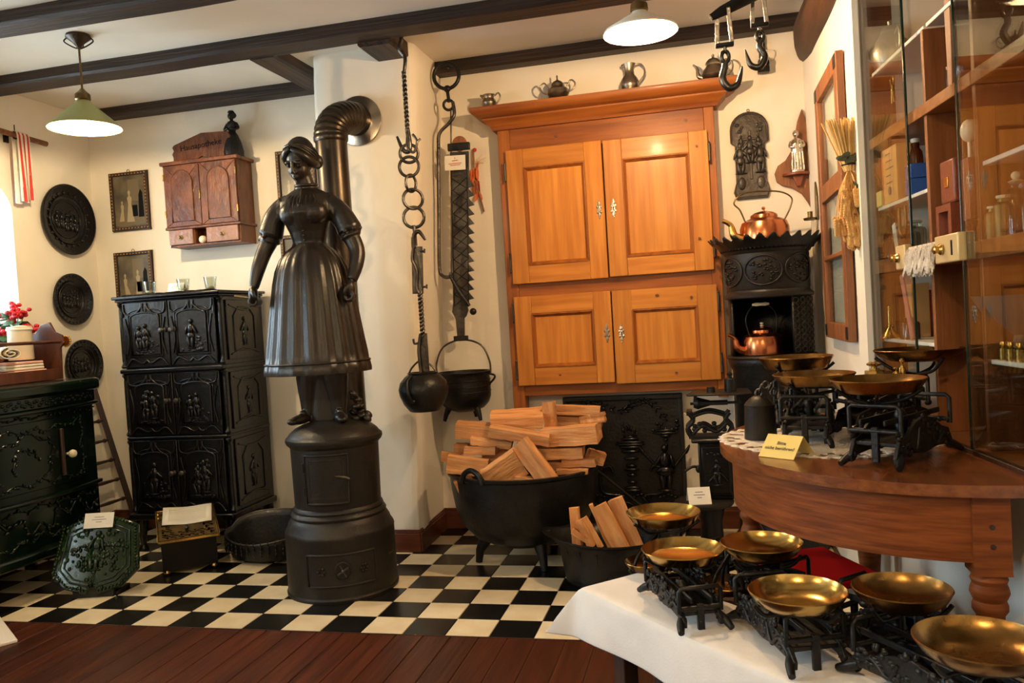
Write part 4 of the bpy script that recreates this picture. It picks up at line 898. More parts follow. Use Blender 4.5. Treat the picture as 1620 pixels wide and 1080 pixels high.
# stove pipe
p0 = aY(529,300,.86); px_ = p0.x-SX; py_ = .86-SY
MB().tube([(px_+.01,py_,.70),(px_,py_,2.20)], .080, 28).build('pipe', 'pipe_steel', t).scale = KS
MB().lathe([(.082,2.185),(.088,2.195),(.088,2.215),(.082,2.225)], 28, (px_,py_,0), cap=False).build('pipe_collar', 'pipe_steel', t).scale = KS
b = MB(); w_ = aY(568,192,YF); ex, ez = w_.x-SX, w_.z; P6 = []; rs = []
n = 44
for i in range(n+1):
    u_ = i/n; a = u_*PI/2; P6.append((px_+(ex-px_)*(1-math.cos(a)), py_+(YF-.06-SY-py_)*(1-math.cos(a)), 2.21+(ez-2.21)*math.sin(a))); rs.append(.082+(.005 if (i//2) % 2 else 0))
P6.append((ex, YF-SY+.01, ez)); rs.append(.082); b.tube(P6, rs, 28); b.build('pipe_elbow', 'pipe_steel', t, smooth=50).scale = KS
MB().at((ex, YF-SY-.012, ez),(PI/2,0,0)).lathe([(.083,.016),(.092,.012),(.132,.004),(.135,0),(.08,0)], 36, cap=False).build('wall_collar', 'collar_steel', t).scale = KS
# ------------------------------------------------------------------ hanging trammels and pots in the hearth alcove
def twisted(b, p0, p1, r, turns, n=40):
    p0, p1 = Vector(p0), Vector(p1); d = (p1-p0).normalized(); u = d.orthogonal().normalized(); v_ = d.cross(u)
    for ph in (0, PI):
        b.tube([p0.lerp(p1, i/n)+(u*math.cos(ph+2*PI*turns*i/n)+v_*math.sin(ph+2*PI*turns*i/n))*r*.62 for i in range(n+1)], r*.72, 6)
def ring(b, c, r, tr, rot, sx=1.0): 
    e = Euler(rot).to_matrix(); b.tube([Vector(c)+e@Vector((r*sx*math.cos(a*PI/12), 0, r*math.sin(a*PI/12))) for a in range(24)], tr, 8, True)
def at_local(b, m, name, par, **k): return b.build(name, m, par, **k)
YT = .914; XT = -.348
t = thing('chain_trammel', 'wrought-iron chain trammel with large rings hanging from a beam', 'trammel', (XT, YT, 2.675))
zr = lambda z: z-2.675
b = MB(); b.tube(bez([(.0,0,.05),(.0,0,.0),(-.012,0,-.05),(.012,0,-.10),(0,0,zr(2.50))],6), _interp([.006,.010,.016,.010,.009], 25), 8); b.build('beam_hook', 'iron_hook', t)
b = MB(); twisted(b, (0,0,zr(2.51)), (0,0,zr(2.20)), .010, 7); stuff(b.build('twisted_bar', 'iron_hook', t))
b = MB(); b.tube(bez([(0,0,zr(2.22)),(.006,0,zr(2.15)),(0,0,zr(2.11)),(-.03,0,zr(2.12)),(-.058,0,zr(2.19))],6), _interp([.012,.014,.013,.011,.006], 25), 8); b.tube(bez([(0,0,zr(2.20)),(-.002,-.012,zr(2.13)),(.03,-.01,zr(2.10)),(.050,-.01,zr(2.15)),(.030,-.01,zr(2.19))],6), .007, 8); b.tube(bez([(.05,-.01,zr(2.15)),(.066,0,zr(2.165))],4), .006, 6); stuff(b.build('double_hook', 'iron_hook', t))
for (c, r_, tr, rot, sx) in (((.0,0,zr(2.098)),.046,.008,(0,0,.3),1),((-.004,0,zr(2.032)),.050,.008,(0,0,.15),1),((.0,0,zr(1.948)),.043,.0075,(0,.1,1.1),.8),((.006,0,zr(1.868)),.050,.008,(0,.05,.55),1),((.004,0,zr(1.775)),.052,.0085,(0,0,.3),1)):
    b = MB(); ring(b, c, r_, tr, rot, sx); b.build('ring', 'iron_hook', t)
b = MB(); b.tube(bez([(.0,0,zr(1.735)),(.004,0,zr(1.70)),(.004,0,zr(1.63))],5), .010, 8); b.tube(bez([(-.004,-.01,zr(1.62)),(.002,-.012,zr(1.68)),(.030,-.012,zr(1.70)),(.062,-.012,zr(1.655))],6), _interp([.012,.013,.011,.006], 19), 8); stuff(b.build('hook', 'iron_hook', t))
pl = MB().box((.006,0,zr(1.507)), (.058,.012,.240), (0,R(2.5),0)).build('slide_plate', 'iron_hook', t, bevel=.003)
b = MB()
for z in (1.60,1.42): b.tube([(.03,-.004,zr(z)),(.050,-.004,zr(z))], .006, 6); b.tube([(.050,-.004,zr(z)-.010),(.052,-.004,zr(z)+.012)], .005, 6)
b.tube(bez([(-.006,-.012,zr(1.62)),(-.014,-.014,zr(1.56)),(.006,-.012,zr(1.50)),(0,-.012,zr(1.42)),(.01,-.012,zr(1.39))],6), .008, 6); stuff(b.build('catch', 'iron_hook', pl))
b = MB(); twisted(b, (.012,0,zr(1.40)), (.012,0,zr(1.165)), .011, 6); stuff(b.build('twisted_rod', 'iron_hook', t))
nl = MB(); nl.box((.014,0,zr(1.085)), (.042,.012,.20)); nl.build('notched_plate', 'iron_hook', t, bevel=.002)
b = MB(); b.tube(bez([(-.004,-.012,zr(1.14)),(-.03,-.014,zr(1.135)),(-.035,-.014,zr(1.16))],5), .006, 6); b.tube(bez([(.004,-.012,zr(1.18)),(-.01,-.014,zr(1.10)),(-.006,-.012,zr(.99))],5), .009, 6); stuff(b.build('pot_catch', 'iron_hook', t))
t = thing('hanging_jug', 'squat black iron jug hanging from the chain trammel', 'pot', (XT-.002, YT, .788))
MB().lathe([(0,0),(.070,0),(.078,.004),(.105,.04),(.124,.085),(.128,.115),(.118,.15),(.092,.180),(.076,.190),(.078,.198),(.072,.200),(.066,.192),(.080,.175),(.11,.12),(.07,.012),(0,.010)], 40).build('body', 'iron', t)
b = MB(); b.tube(bez([(-.030,-.080,.188),(-.042,-.118,.165),(-.035,-.138,.11),(-.022,-.128,.065),(-.010,-.116,.062)],6), .009, 10, flat=.7); b.build('handle', 'iron', t)
b = MB(); b.tube(bez([(-.074,0,.195),(-.05,0,.23),(.0,0,.262),(.05,0,.23),(.074,0,.195)],6), .005, 8); b.build('bail', 'iron_hook', t)
# saw trammel
YS = 1.42; t = thing('saw_trammel', 'wrought-iron saw-toothed trammel with decorated blade hanging beside the pine cabinet', 'trammel', (-.278, YS, 2.618))
zr = lambda z: z-2.618
b = MB(); ring(b, (0,0,0), .072, .011, (0,0,.1)); b.build('ceiling_ring', 'iron', t)
b = MB(); b.tube([(0,.02,.06),(0,.0,.075),(0,-.005,.068)], .008, 8); b.tube([(0,.06,.06),(0,.02,.06)], .009, 8); b.build('staple', 'iron', t)
b = MB(); b.ball((0,0,-.072), (.022,.016,.020), 10, 6); b.tube([(0,0,-.08),(.006,0,zr(2.47))], .010, 8); b.build('swivel', 'iron', t)
b = MB(); ring(b, (.002,0,zr(2.455)), .028, .008, (0,0,.3)); b.build('eye', 'iron', t)
b = MB(); P7 = bez([(.028,0,zr(2.47)),(.032,0,zr(2.40)),(.0,0,zr(2.355)),(-.062,0,zr(2.30)),(-.075,0,zr(2.20)),(-.096,0,zr(1.85)),(-.112,0,zr(1.56)),(-.098,0,zr(1.50)),(-.055,0,zr(1.49)),(-.045,0,zr(1.515))],8)
b.tube(P7, .0105, 8); P7 = P7[24:60]
for i in range(0, len(P7)-1): b.ball(P7[i], (.0125,.0125,.006), 6, 4, (0,.5,0))
stuff(b.build('twisted_bar', 'iron_hook', t))
b = MB(); b.tube([(.012,.004,zr(2.42)),(-.012,.004,zr(2.0)),(-.046,.004,zr(1.50))], .005, 8); b.build('guide_rod', 'iron_hook', t)
tl, tr_, bl_, br_ = Vector((-.006,zr(2.19))), Vector((.104,zr(2.185))), Vector((-.043,zr(1.34))), Vector((.035,zr(1.335)))
out = [tuple(tl), tuple(tr_), (.096,zr(2.03))]; nt = 13
for k in range(nt):
    z0 = 2.03-.0525*k; xb_ = .090-.0035*k
    out += [(xb_+.034, zr(z0-.042)), (xb_+.002, zr(z0-.048)), (xb_-.002, zr(z0-.0525))]
out += [(br_.x,zr(1.335)), (.044,zr(1.295)), (.030,zr(1.262)), (.018,zr(1.25)), (.012,zr(1.14)), (-.030,zr(1.135)), (-.034,zr(1.25)), (-.052,zr(1.29)), tuple(bl_)]
bl = MB(); bl.prism(out[::-1], -.006, .006); bl = bl.build('blade', 'iron_bright', t, smooth=0, bevel=.001)
b = MB()
for k in range(11):
    z = 2.04-.065*k; xo = -.003*k
    b.tube([(-.002+xo,-.0068,zr(z)),(.085+xo,-.0068,zr(z-.065))], .0022, 5); b.tube([(.085+xo,-.0068,zr(z)),(-.002+xo,-.0068,zr(z-.065))], .0022, 5)
b.tube([(-.004,-.0068,zr(2.10)),(-.036,-.0068,zr(1.32))], .0025, 5); b.tube([(.088,-.0068,zr(2.08)),(.050,-.0068,zr(1.33))], .0025, 5); stuff(b.build('chased_lines', 'iron', bl))
MB().box((.048,-.004,zr(2.215)), (.128,.024,.042), (0,R(1),0)).build('clasp', 'iron', t, bevel=.004)
MB().at((.052,.0,zr(2.232)),(PI/2,0,0)).lathe([(0,-.006),(.042,-.006),(.044,0),(.042,.006),(0,.006)], 28).build('disc', 'frame_wood', t)
b = MB(); b.tube([(-.05,-.014,zr(1.50)),(.0,-.016,zr(1.40)),(.055,-.014,zr(1.318))], [.008,.015,.010], 8); b.build('pawl', 'iron', t)
MB().ball((.075,-.014,zr(1.285)), .020, 14, 8).build('ball_knob', 'iron', t)
MB().box((-.01,0,zr(1.138)), (.084,.022,.030)).build('foot_clasp', 'iron', t, bevel=.004)
t = thing('tag_card', 'white printed tag fixed to the saw trammel blade', 'card', (-.253,YS-.020,2.125)); o = MB().box((0,0,0),(.122,.0012,.082),(0,R(2),0)).build('tag','paper',t,smooth=0)
b = MB(); b.ball((0,-.001,.026),(.003,.0008,.003)); b.box((0,-.001,.012),(.035,.0006,.004)).box((0,-.001,-.004),(.075,.0006,.003)).box((0,-.001,-.013),(.06,.0006,.003)); b.build('print','stripe_red',o,smooth=0)
t = thing('hanging_cauldron', 'black three-legged iron cauldron hanging from the saw trammel', 'cauldron', (-.285, YS, .675)); zz = .675
MB().lathe([(0,.045),(.06,.048),(.105,.065),(.135,.095),(.148,.13),(.150,.20),(.146,.245),(.152,.262),(.158,.268),(.158,.274),(.148,.274),(.142,.255),(.144,.14),(.10,.075),(0,.06)], 44).build('pot', 'iron', t)
b = MB()
for z in (.16,.19,.225): b.tube([(.1505*math.cos(a*PI/18),.1505*math.sin(a*PI/18),z) for a in range(36)], .0025, 6, True)
stuff(b.build('bands', 'iron', t))
for a in (-150,-35,80): MB().tube([(.095*math.cos(R(a)),.095*math.sin(R(a)),.08),(.118*math.cos(R(a)),.118*math.sin(R(a)),.035),(.128*math.cos(R(a)),.128*math.sin(R(a)),0)], [.022,.014,.010], 8).build('leg', 'iron', t)
for s in (-1,1): b = MB(); b.tube(bez([(s*.150,0,.255),(s*.180,0,.245),(s*.176,0,.225),(s*.150,0,.20)],5), .006, 8); b.build('lug', 'iron', t)
b = MB(); b.tube(bez([(-.158,0,.255),(-.158,0,.33),(-.110,0,.420),(0,0,.455),(.110,0,.420),(.155,0,.33),(.158,0,.255)],8), .0055, 8); b.build('bail', 'iron_hook', t)
t = thing('feather_duster', 'orange feather bundle on a stick hung on the wall beside the saw trammel', 'feather bundle', (-.19, YB-.02, 2.05)); rng = random.Random(6)
MB().tube([(-.005,0,.17),(-.008,0,.02),(.038,0,-.187)], [.006,.006,.005], 8).build('stick', 'frame_wood', t)
MB().ball((.004,0,.175), (.012,.012,.012)).build('tip', 'stripe_red', t)
b = MB()
for k in range(16): zc = rng.uniform(-.10,.07); b.ball((-.010+rng.uniform(-.02,.025)+(-.1*min(0,zc)), rng.uniform(-.012,.01), zc), (.012,.004,.038), 6, 5, (rng.uniform(-.3,.3), rng.uniform(-.5,.5), rng.uniform(0,3)))
stuff(b.build('feathers', 'feather_orange', t))
b = MB()
for k in range(9): b.tube([(.0,0,.10),(.03+rng.uniform(0,.05),-.01,.12+rng.uniform(-.04,.03))], .0008, 4)
stuff(b.build('bristles', 'straw', t))
# ------------------------------------------------------------------ pine wall cupboard
YP = 1.505; t = thing('pine_cupboard', 'orange pine wall cupboard with four panelled doors and moulded cornice', 'cupboard', (0, YP, 0)); dep = YB-YP-.004
def board(x0,x1,z0,z1,y0,y1,m,name,par,bevel=.003): return MB().bx(x0,x1,y0,y1,z0,z1).build(name,m,par,bevel=bevel)
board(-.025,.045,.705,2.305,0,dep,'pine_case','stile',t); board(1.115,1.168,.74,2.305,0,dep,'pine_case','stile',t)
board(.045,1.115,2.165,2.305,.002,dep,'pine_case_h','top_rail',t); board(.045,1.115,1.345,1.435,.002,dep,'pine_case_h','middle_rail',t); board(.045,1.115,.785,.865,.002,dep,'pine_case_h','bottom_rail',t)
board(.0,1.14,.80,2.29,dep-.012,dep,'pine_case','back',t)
prof = [(0,0),(-.022,.0),(-.026,.012),(-.030,.020),(-.052,.040),(-.066,.054),(-.068,.062),(-.082,.066),(-.112,.084),(-.120,.094),(-.124,.110),(-.124,.118),(0,.118)]
vs = []; fs = []; n = len(prof); z0 = 2.296
for (sx, sy) in ((-1,0),(-1,1),(1,1),(1,0)):
    for (o_, z) in prof:
        e = -o_; X = (-.025-e*sx*-1*-1 if False else (-.025-e if sx < 0 else 1.168+e)); Yv = (-e if sy else dep); vs.append((X, Yv, z0+z))
for k in range(3):
    for i in range(n): fs.append((k*n+i, k*n+(i+1) % n, (k+1)*n+(i+1) % n, (k+1)*n+i))
fs += [tuple(range(n)), tuple(3*n+i for i in range(n-1,-1,-1))]
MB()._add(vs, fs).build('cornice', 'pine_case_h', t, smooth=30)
ZTOP = z0+.118
def pdoor(x0, x1, z0, z1, hinge_left, sw, rw_t, rw_b, ajar=0.0):
    hx = x0 if hinge_left else x1; d = thing('x','x','x'); d.name = 'door'; del d['label']; del d['category']; d.parent = t; d.location = (hx, -.002, 0); d.rotation_euler = (0,0,ajar)
    a, c = x0-hx, x1-hx; th = .024
    board(a, a+sw, z0, z1, -th, 0, 'pine_v', 'stile', d); board(c-sw, c, z0, z1, -th, 0, 'pine_v', 'stile', d)
    board(a+sw, c-sw, z1-rw_t, z1, -th, 0, 'pine_h', 'rail', d); board(a+sw, c-sw, z0, z0+rw_b, -th, 0, 'pine_h', 'rail', d)
    board(a+sw, c-sw, z0+rw_b, z1-rw_t, -th*.45, -.002, 'pine_v', 'panel', d, 0)
    b = MB(); i0, i1, j0, j1 = a+sw, c-sw, z0+rw_b, z1-rw_t; q = .020
    for (p_, s_) in (((i0,j0),(i1,j0)),((i1,j0),(i1,j1)),((i1,j1),(i0,j1)),((i0,j1),(i0,j0))): pass
    rings_ = [(0,-th-.004),(.006,-th-.005),(q*.6,-th*.8),(q,-th*.46)]; vs = []; fs = []
    for (o_, y) in rings_: vs += [(i0+o_,y,j0+o_),(i1-o_,y,j0+o_),(i1-o_,y,j1-o_),(i0+o_,y,j1-o_)]
    for k in range(3):
        for m_ in range(4): fs.append((k*4+m_, k*4+(m_+1) % 4, k*4+4+(m_+1) % 4, k*4+4+m_))
    b._add(vs, fs).build('panel_moulding', 'pine_case', d, smooth=25)
    for hz in (z0+.12*(z1-z0)+.03, z1-.12*(z1-z0)-.03):
        b = MB(); xx = a-.006 if hinge_left else c+.006; b.tube([(xx,-th-.002,hz-.045),(xx,-th-.002,hz+.045)], .006, 8); b.ball((xx,-th-.002,hz+.05),.007,8,6); b.ball((xx,-th-.002,hz-.05),.007,8,6); b.build('hinge', 'iron_bright', d)
    kx = (c-.030) if hinge_left else (a+.042); kz = (z0+z1)/2+(.02 if z1-z0 < .6 else -.0)
    b = MB().at((kx,-th-.001,kz),(PI/2,0,0)); b.ball((0,0,0),(.010,.026,.002),12,6); b.ball((0,.030,0),(.008,.016,.002)); b.ball((0,-.030,0),(.008,.016,.002)); b.ball((0,.045,0),(.004,.008,.002)); b.ball((0,-.045,0),(.004,.008,.002))
    for s in (-1,1): b.ball((s*.010,.014,0),(.006,.009,.002)); b.ball((s*.010,-.014,0),(.006,.009,.002))
    e = b.build('escutcheon', 'silver' if hinge_left is False else 'pewter', d)
    if not hinge_left: MB().box((kx,-th-.0035,kz-.004),(.004,.001,.014)).ball((kx,-th-.0035,kz+.005),(.004,.001,.004)).build('keyhole','iron',d)
pdoor(.020,.562,1.424,2.178,True,.098,.105,.100,R(-.5)); pdoor(.570,1.128,1.428,2.172,False,.100,.110,.100,R(1.5))
pdoor(.018,.566,.847,1.352,True,.098,.100,.100,R(-.4)); pdoor(.574,1.135,.838,1.350,False,.104,.108,.104,R(1.2))
for (kx, kz, kr, yy) in ((.31,2.235,.010,.0),(.62,2.26,.006,.0),(1.02,2.24,.008,.0),(.30,2.12,.005,-.0262),(.37,2.135,.005,-.0262),(.33,1.93,.004,-.014),(1.07,2.09,.005,-.040),(.50,1.15,.008,-.0262),(.64,1.30,.006,-.034),(.82,1.31,.008,-.036),(1.0,1.29,.006,-.038),(.26,.90,.006,-.0265),(.90,.885,.007,-.036),(1.06,1.60,.006,-.040)):
    MB().at((kx,yy,kz),(PI/2,0,0)).lathe([(kr,-.006),(kr,.0012),(0,.0016)], 12, sx=1.25).build('knot', 'knot', t)
# pewter on the cupboard
def pewter(px, py, label, prof, lid=None, handles=(), spout=None, name='pewter_pot', k=1.0, lidp=None):
    p = aY(px, py, YP-.02); t = thing(name, label, 'pewter pot', (p.x, YP-.02, ZTOP), 0, 'pewter pots on the pine cupboard')
    MB().lathe([(r*k,z*k) for r,z in prof], 28).build('body', 'pewter', t)
    if lidp: MB().lathe([(r*k,z*k) for r,z in lidp], 24).build('lid', 'pewter', t)
    for h in handles: MB().tube([Vector(q)*k for q in bez(h,6)], .0045*k, 8).build('handle', 'pewter', t)
    if spout: pts = [Vector(q)*k for q in bez(spout[0],6)]; MB().tube(pts, [r*k for r in _interp(spout[1], len(pts))], 10).build('spout', 'pewter', t)
    return t
pewter(774,166,'small pewter creamer with open top on the pine cupboard', [(0,0),(.026,0),(.028,.006),(.040,.025),(.044,.040),(.038,.056),(.028,.066),(.032,.080),(.036,.086),(.033,.086),(.026,.066),(0,.05)], handles=([(.034,0,.078),(.056,0,.092),(.066,0,.065),(.042,0,.030)],), spout=([(-.024,0,.074),(-.040,0,.083),(-.050,0,.090)],[.012,.009,.003]))
pewter(883,153,'pewter sugar bowl with two loop handles and knobbed lid', [(0,0),(.034,0),(.034,.008),(.050,.022),(.062,.045),(.058,.066),(.040,.082),(.036,.088),(0,.088)], lidp=[(.038,.087),(.036,.098),(.022,.112),(.008,.118),(.004,.126),(.005,.14),(.003,.146),(0,.147)], handles=([(.052,0,.078),(.075,0,.112),(.098,0,.092),(.086,0,.062),(.060,0,.050)],[(-.052,0,.078),(-.075,0,.112),(-.098,0,.092),(-.086,0,.062),(-.060,0,.050)]), name='pewter_sugar_bowl')
pewter(997,143,'tall narrow-necked pewter jug on the pine cupboard', [(0,0),(.036,0),(.036,.008),(.050,.030),(.053,.052),(.042,.078),(.027,.098),(.026,.120),(.034,.150),(.036,.156),(.030,.156),(.022,.12),(0,.09)], handles=([(.030,0,.146),(.060,0,.150),(.082,0,.120),(.078,0,.085),(.050,0,.055)],), name='pewter_jug', spout=([(-.022,0,.144),(-.034,0,.151),(-.040,0,.156)],[.012,.009,.003]))
pewter(1130,132,'pear-shaped pewter teapot with curved spout on the pine cupboard', [(0,0),(.040,0),(.040,.010),(.056,.020),(.066,.040),(.060,.062),(.044,.080),(.038,.092),(.042,.100),(0,.104)], lidp=[(.042,.098),(.040,.108),(.026,.124),(.008,.130),(.006,.138),(.008,.146),(0,.152)], handles=([(.042,0,.095),(.070,0,.118),(.098,0,.090),(.090,0,.045),(.060,0,.035)],), spout=([(-.050,0,.030),(-.078,0,.045),(-.085,0,.085),(-.105,0,.108)],[.016,.012,.008,.004]), name='pewter_teapot')
# ------------------------------------------------------------------ cast fireback
t = thing('fireback', 'black cast-iron fireback with urn and winged figure in relief behind the cauldron', 'fireback', (.585, 1.552, 0), 0, rot=(R(-1.5),0,0)); rng = random.Random(12)
MB().bx(-.335,.335,0,.022,.0,.765).build('plate', 'iron', t, bevel=.004)
b = MB(); b.bx(-.335,.335,-.014,0,.735,.765).bx(-.335,-.315,-.012,0,.0,.74).bx(.312,.335,-.012,0,.0,.74); b.build('border', 'iron', t, bevel=.005)
b = MB()
def leafchain(P8, n):
    P8 = bez(P8, 14); L = len(P8)
    for k in range(n):
        p = P8[int(k*(L-1)/(n-1))]; q = P8[min(int(k*(L-1)/(n-1))+1, L-1)]; a = math.atan2(q.z-p.z, q.x-p.x) if (q-p).length > 1e-6 else 0
        for s in (-1,1): b.ball((p.x+.010*math.cos(a+s*1.0), -.006, p.z+.010*math.sin(a+s*1.0)), (.021,.007,.006), 7, 4, (0,-(a+s*.6),0))
leafchain([(-.13,0,.70),(0,0,.665),(.06,0,.70),(.15,0,.71),(.22,0,.62)], 15); leafchain([(-.13,0,.70),(-.2,0,.71),(-.28,0,.66)], 7)
# flaming urn on a pedestal
ux = .035
for z, w_ in ((.520,.030),(.508,.055),(.49,.088),(.477,.092),(.462,.070),(.44,.056),(.40,.046),(.36,.034),(.34,.048),(.31,.030),(.27,.030),(.24,.050),(.225,.055)): b.ball((ux,-.006,z), (w_*.9,.010,.011), 10, 5)
for k in range(14): b.ball((ux+rng.uniform(-.045,.045), -.006, .53+rng.uniform(0,.06)), (.006,.006,.018), 6, 4, (0,rng.uniform(-.4,.4),0))
for s in (-1,1): b.tube(bez([(ux+s*.07,-.006,.20),(ux+s*.16,-.008,.22),(ux+s*.17,-.008,.33),(ux+s*.12,-.008,.36),(ux+s*.10,-.008,.33)],8), .008, 6); b.tube(bez([(ux+s*.05,-.006,.19),(ux+s*.12,-.008,.13),(ux+s*.22,-.008,.15),(ux+s*.26,-.008,.20)],8), .007, 6)
# winged bust with basket
wx = .215
relief_person(b, wx, .22, .26, -.008, rng); b.ball((wx,-.012,.33), (.05,.016,.03)); 
for s in (-1,1):
    for k in range(7): b.ball((wx+s*(.05+.012*k), -.006, .36+.014*k), (.030,.006,.008), 7, 4, (0,-s*(.6+.1*k),0))
for z, w_ in ((.535,.07),(.55,.06),(.47,.012),(.50,.014),(.52,.03)): b.ball((wx+.01,-.006,z), (w_,.009,.010), 8, 4)
relief_bush(b, wx+.01, .55, .13, .05, -.006, 14, rng, 1.4)
for k in range(26): b.ball((-.24+.5*k/25, -.005, .195+.008*math.sin(k*1.7)), (.016,.007,.009), 6, 4)
b.tube(bez([(-.2,-.006,.17),(-.1,-.008,.12),(0,-.008,.16),(.1,-.008,.11),(.24,-.008,.17)],8), .006, 6)
rl = stuff(b.build('relief', 'iron_gloss', t)); rl.scale = (1.04,1.6,1.02)
# ------------------------------------------------------------------ great cauldron with firewood
CC = Vector((.118,1.045,0)); t = thing('great_cauldron', 'very large black three-legged cauldron heaped with firewood', 'cauldron', CC); t.scale = (.955,.955,1)
MB().lathe([(0,.075),(.10,.078),(.20,.098),(.285,.14),(.34,.20),(.375,.28),(.392,.38),(.398,.452),(.410,.462),(.412,.474),(.396,.476),(.386,.458),(.378,.36),(.33,.22),(.20,.12),(0,.10)], 64).build('pot', 'iron', t)
for a in (202,299,70): MB().tube([(.22*math.cos(R(a)),.22*math.sin(R(a)),.13),(.262*math.cos(R(a)),.262*math.sin(R(a)),.06),(.272*math.cos(R(a)),.272*math.sin(R(a)),0)], [.040,.024,.018], 10).build('leg', 'iron', t)
for a in (-118,62): 
    b = MB().at((.402*math.cos(R(a)),.402*math.sin(R(a)),.462),(0,0,R(a+90))); b.tube(bez([(-.07,0,-.01),(-.05,0,.035),(0,0,.055),(.05,0,.035),(.07,0,-.01)],6), .014, 8); b.build('handle', 'iron', t)
def log(px, py, Y, Lpx, ang, hpx, seed, m='firewood', yaw=0.0, depth=None, wedge=.5, group='split logs in the great cauldron', lab=None, roll=0.0):
    p = aY(px, py, Y); s = (p-CAM).dot(mf)/FPX; L = Lpx*s; h = hpx*s; d = depth or h*1.3; rng = random.Random(seed)
    k = wedge; cs = [(-d/2,-h/2),(d/2,-h/2*rng.uniform(.5,1)),(d/2*rng.uniform(.6,1),h/2*(1-k)+h*.1),(0,h/2),(-d/2,h/2*rng.uniform(.7,1))]
    b = MB(); vs = []; N = 7
    for i in range(N+1):
        u = i/N-.5; w_ = 1+.025*math.sin(i*1.7+seed)
        for (y, z) in cs: vs.append((L*u+(.004*rng.uniform(-1,1) if i in (0,N) else 0), y*w_+.002*math.sin(i+seed), z*w_+.0015*rng.uniform(-1,1)))
    n = len(cs); fs = [(i*n+j, i*n+(j+1) % n, (i+1)*n+(j+1) % n, (i+1)*n+j) for i in range(N) for j in range(n)]+[tuple(range(n))[::-1], tuple(N*n+j for j in range(n))]
    o = b._add(vs, fs).build('split_log' if m == 'firewood' else 'kindling_stick', m, smooth=0)
    o.location = p; o.rotation_euler = Euler((roll, R(ang+3.5), yaw), 'XYZ')
    tag(o, lab or 'split log', 'firewood', group); return o
LOGS = [  # px, py, Y, length, angle, height, yaw, depth, wedge, roll, label
 (818,662,.98,82,-4,22,.2,.16,.4,.25,'flat split log lying on the very top of the heap'),
 (870,655,1.00,38,84,20,0,.05,.3,0,'short split log standing upright on the heap'),
 (912,648,1.12,74,1,15,.05,.06,.3,0,'straight split log topmost at the rear against the fireback'),
 (914,666,1.14,78,1,17,0,.07,.2,0,'grey weathered split log under the rear top log'),
 (938,662,1.12,16,80,40,0,.05,.2,0,'split log end poking out behind the rear logs'),
 (822,686,.86,96,8,17,.1,.09,.6,.2,'long split log just below the flat top one'),
 (905,687,.92,88,-7,30,-.1,.12,.4,0,'broad pale split log at the fireback side of the heap'),
 (750,680,1.00,54,3,26,.1,.12,.3,0,'pinkish square-cut split log at the alcove side of the heap'),
 (778,699,.92,66,6,13,.1,.07,.5,0,'thin split log under the pinkish one'),
 (762,711,.90,52,-3,13,0,.08,.5,0,'narrow split log second below the pinkish one'),
 (733,708,1.02,24,0,16,0,.08,.4,0,'log end showing below the pinkish split log'),
 (888,715,.92,72,-4,18,0,.09,.3,0,'split log under the broad pale one'),
 (714,722,.98,30,6,15,.2,.06,.4,0,'log end sticking out over the cauldron rim toward the alcove'),
 (741,735,.84,66,6,28,.15,.10,.6,0,'wide split log resting on the cauldron rim behind its handle'),
 (797,746,.78,62,-34,46,.3,.05,.2,.2,'broad slab of wood set cornerwise against the rim'),
 (849,733,.80,84,50,30,-.2,.06,.3,0,'long plank-like log sloping down into the cauldron'),
 (917,730,.94,52,-3,12,0,.09,.4,0,'thin split log above the fireback-side rim'),
 (942,722,1.02,26,16,22,.4,.08,.5,0,'log end poking out beyond the fireback-side rim'),
 (893,735,.96,52,0,16,0,.10,.3,0,'split log deep in the heap beside the sloping plank'),
 (906,744,.90,50,-3,8,0,.08,.3,0,'lowest thin split log at the fireback-side rim'),
 (736,763,.82,30,-25,22,.2,.05,.7,0,'small wedge of wood tucked behind the cauldron handle'),
 (835,760,.80,40,5,14,0,.06,.4,0,'small chip of wood low in the heap under the slab'),
 (850,705,.94,60,3,22,.1,.09,.3,0,'split log in the heart of the heap'),
 (800,722,.96,70,-2,22,-.1,.10,.3,0,'split log hidden behind the cornerwise slab'),
]
for i, (px, py, Y, L, an, h, yaw, dpt, wd_, rl, lab) in enumerate(LOGS): log(px, py, Y, L, an, h, i+1, yaw=yaw, depth=dpt, wedge=wd_, roll=rl, lab=lab)
# ------------------------------------------------------------------ oval iron basin with kindling
t = thing('iron_basin', 'oval black iron basin with flared lip holding kindling', 'basin', (.60,.685,0), R(-4)); n = 48
def lip(a): return 1+.10*max(0, math.cos(a-PI))**6+.10*max(0, math.cos(a))**6
b = MB(); vs = []; fs = []; pr = [(.72,.0),(.75,.006),(.79,.08),(.84,.17),(.90,.205),(1.0,.218),(1.0,.226),(.88,.214),(.78,.17),(.66,.04),(0.02,.03)]
for (r_, z) in pr:
    for i in range(n): a = 2*PI*i/n; q = lip(a) if r_ > .85 else 1; vs.append((.30*r_*q*math.cos(a), .20*r_*math.sin(a), z+(.012*math.cos(2*a) if r_ > .85 else 0)))
for j in range(len(pr)-1):
    for i in range(n): fs.append((j*n+i, j*n+(i+1) % n, (j+1)*n+(i+1) % n, (j+1)*n+i))
fs.append(tuple(range(n))[::-1]); b._add(vs, fs).build('basin', 'iron', t)
b = MB()
for k in range(10): a = -PI*k/9; b.tube([(.30*r_*math.cos(a), .20*r_*math.sin(a)-.002, z) for r_, z in ((.67,.01),(.75,.08),(.83,.168))], .004, 6)
for k in range(8): b.ball((-.31+.012*math.cos(k*.8), .012*math.sin(k*.8), .226), .008, 6, 4)
for k in range(9): b.ball((.04+.022*k-.05, -.158+.004*k, .05+.010*k), (.014,.008,.006), 6, 4, (0,-.5,0))
stuff(b.build('cast_ornament', 'iron', t))
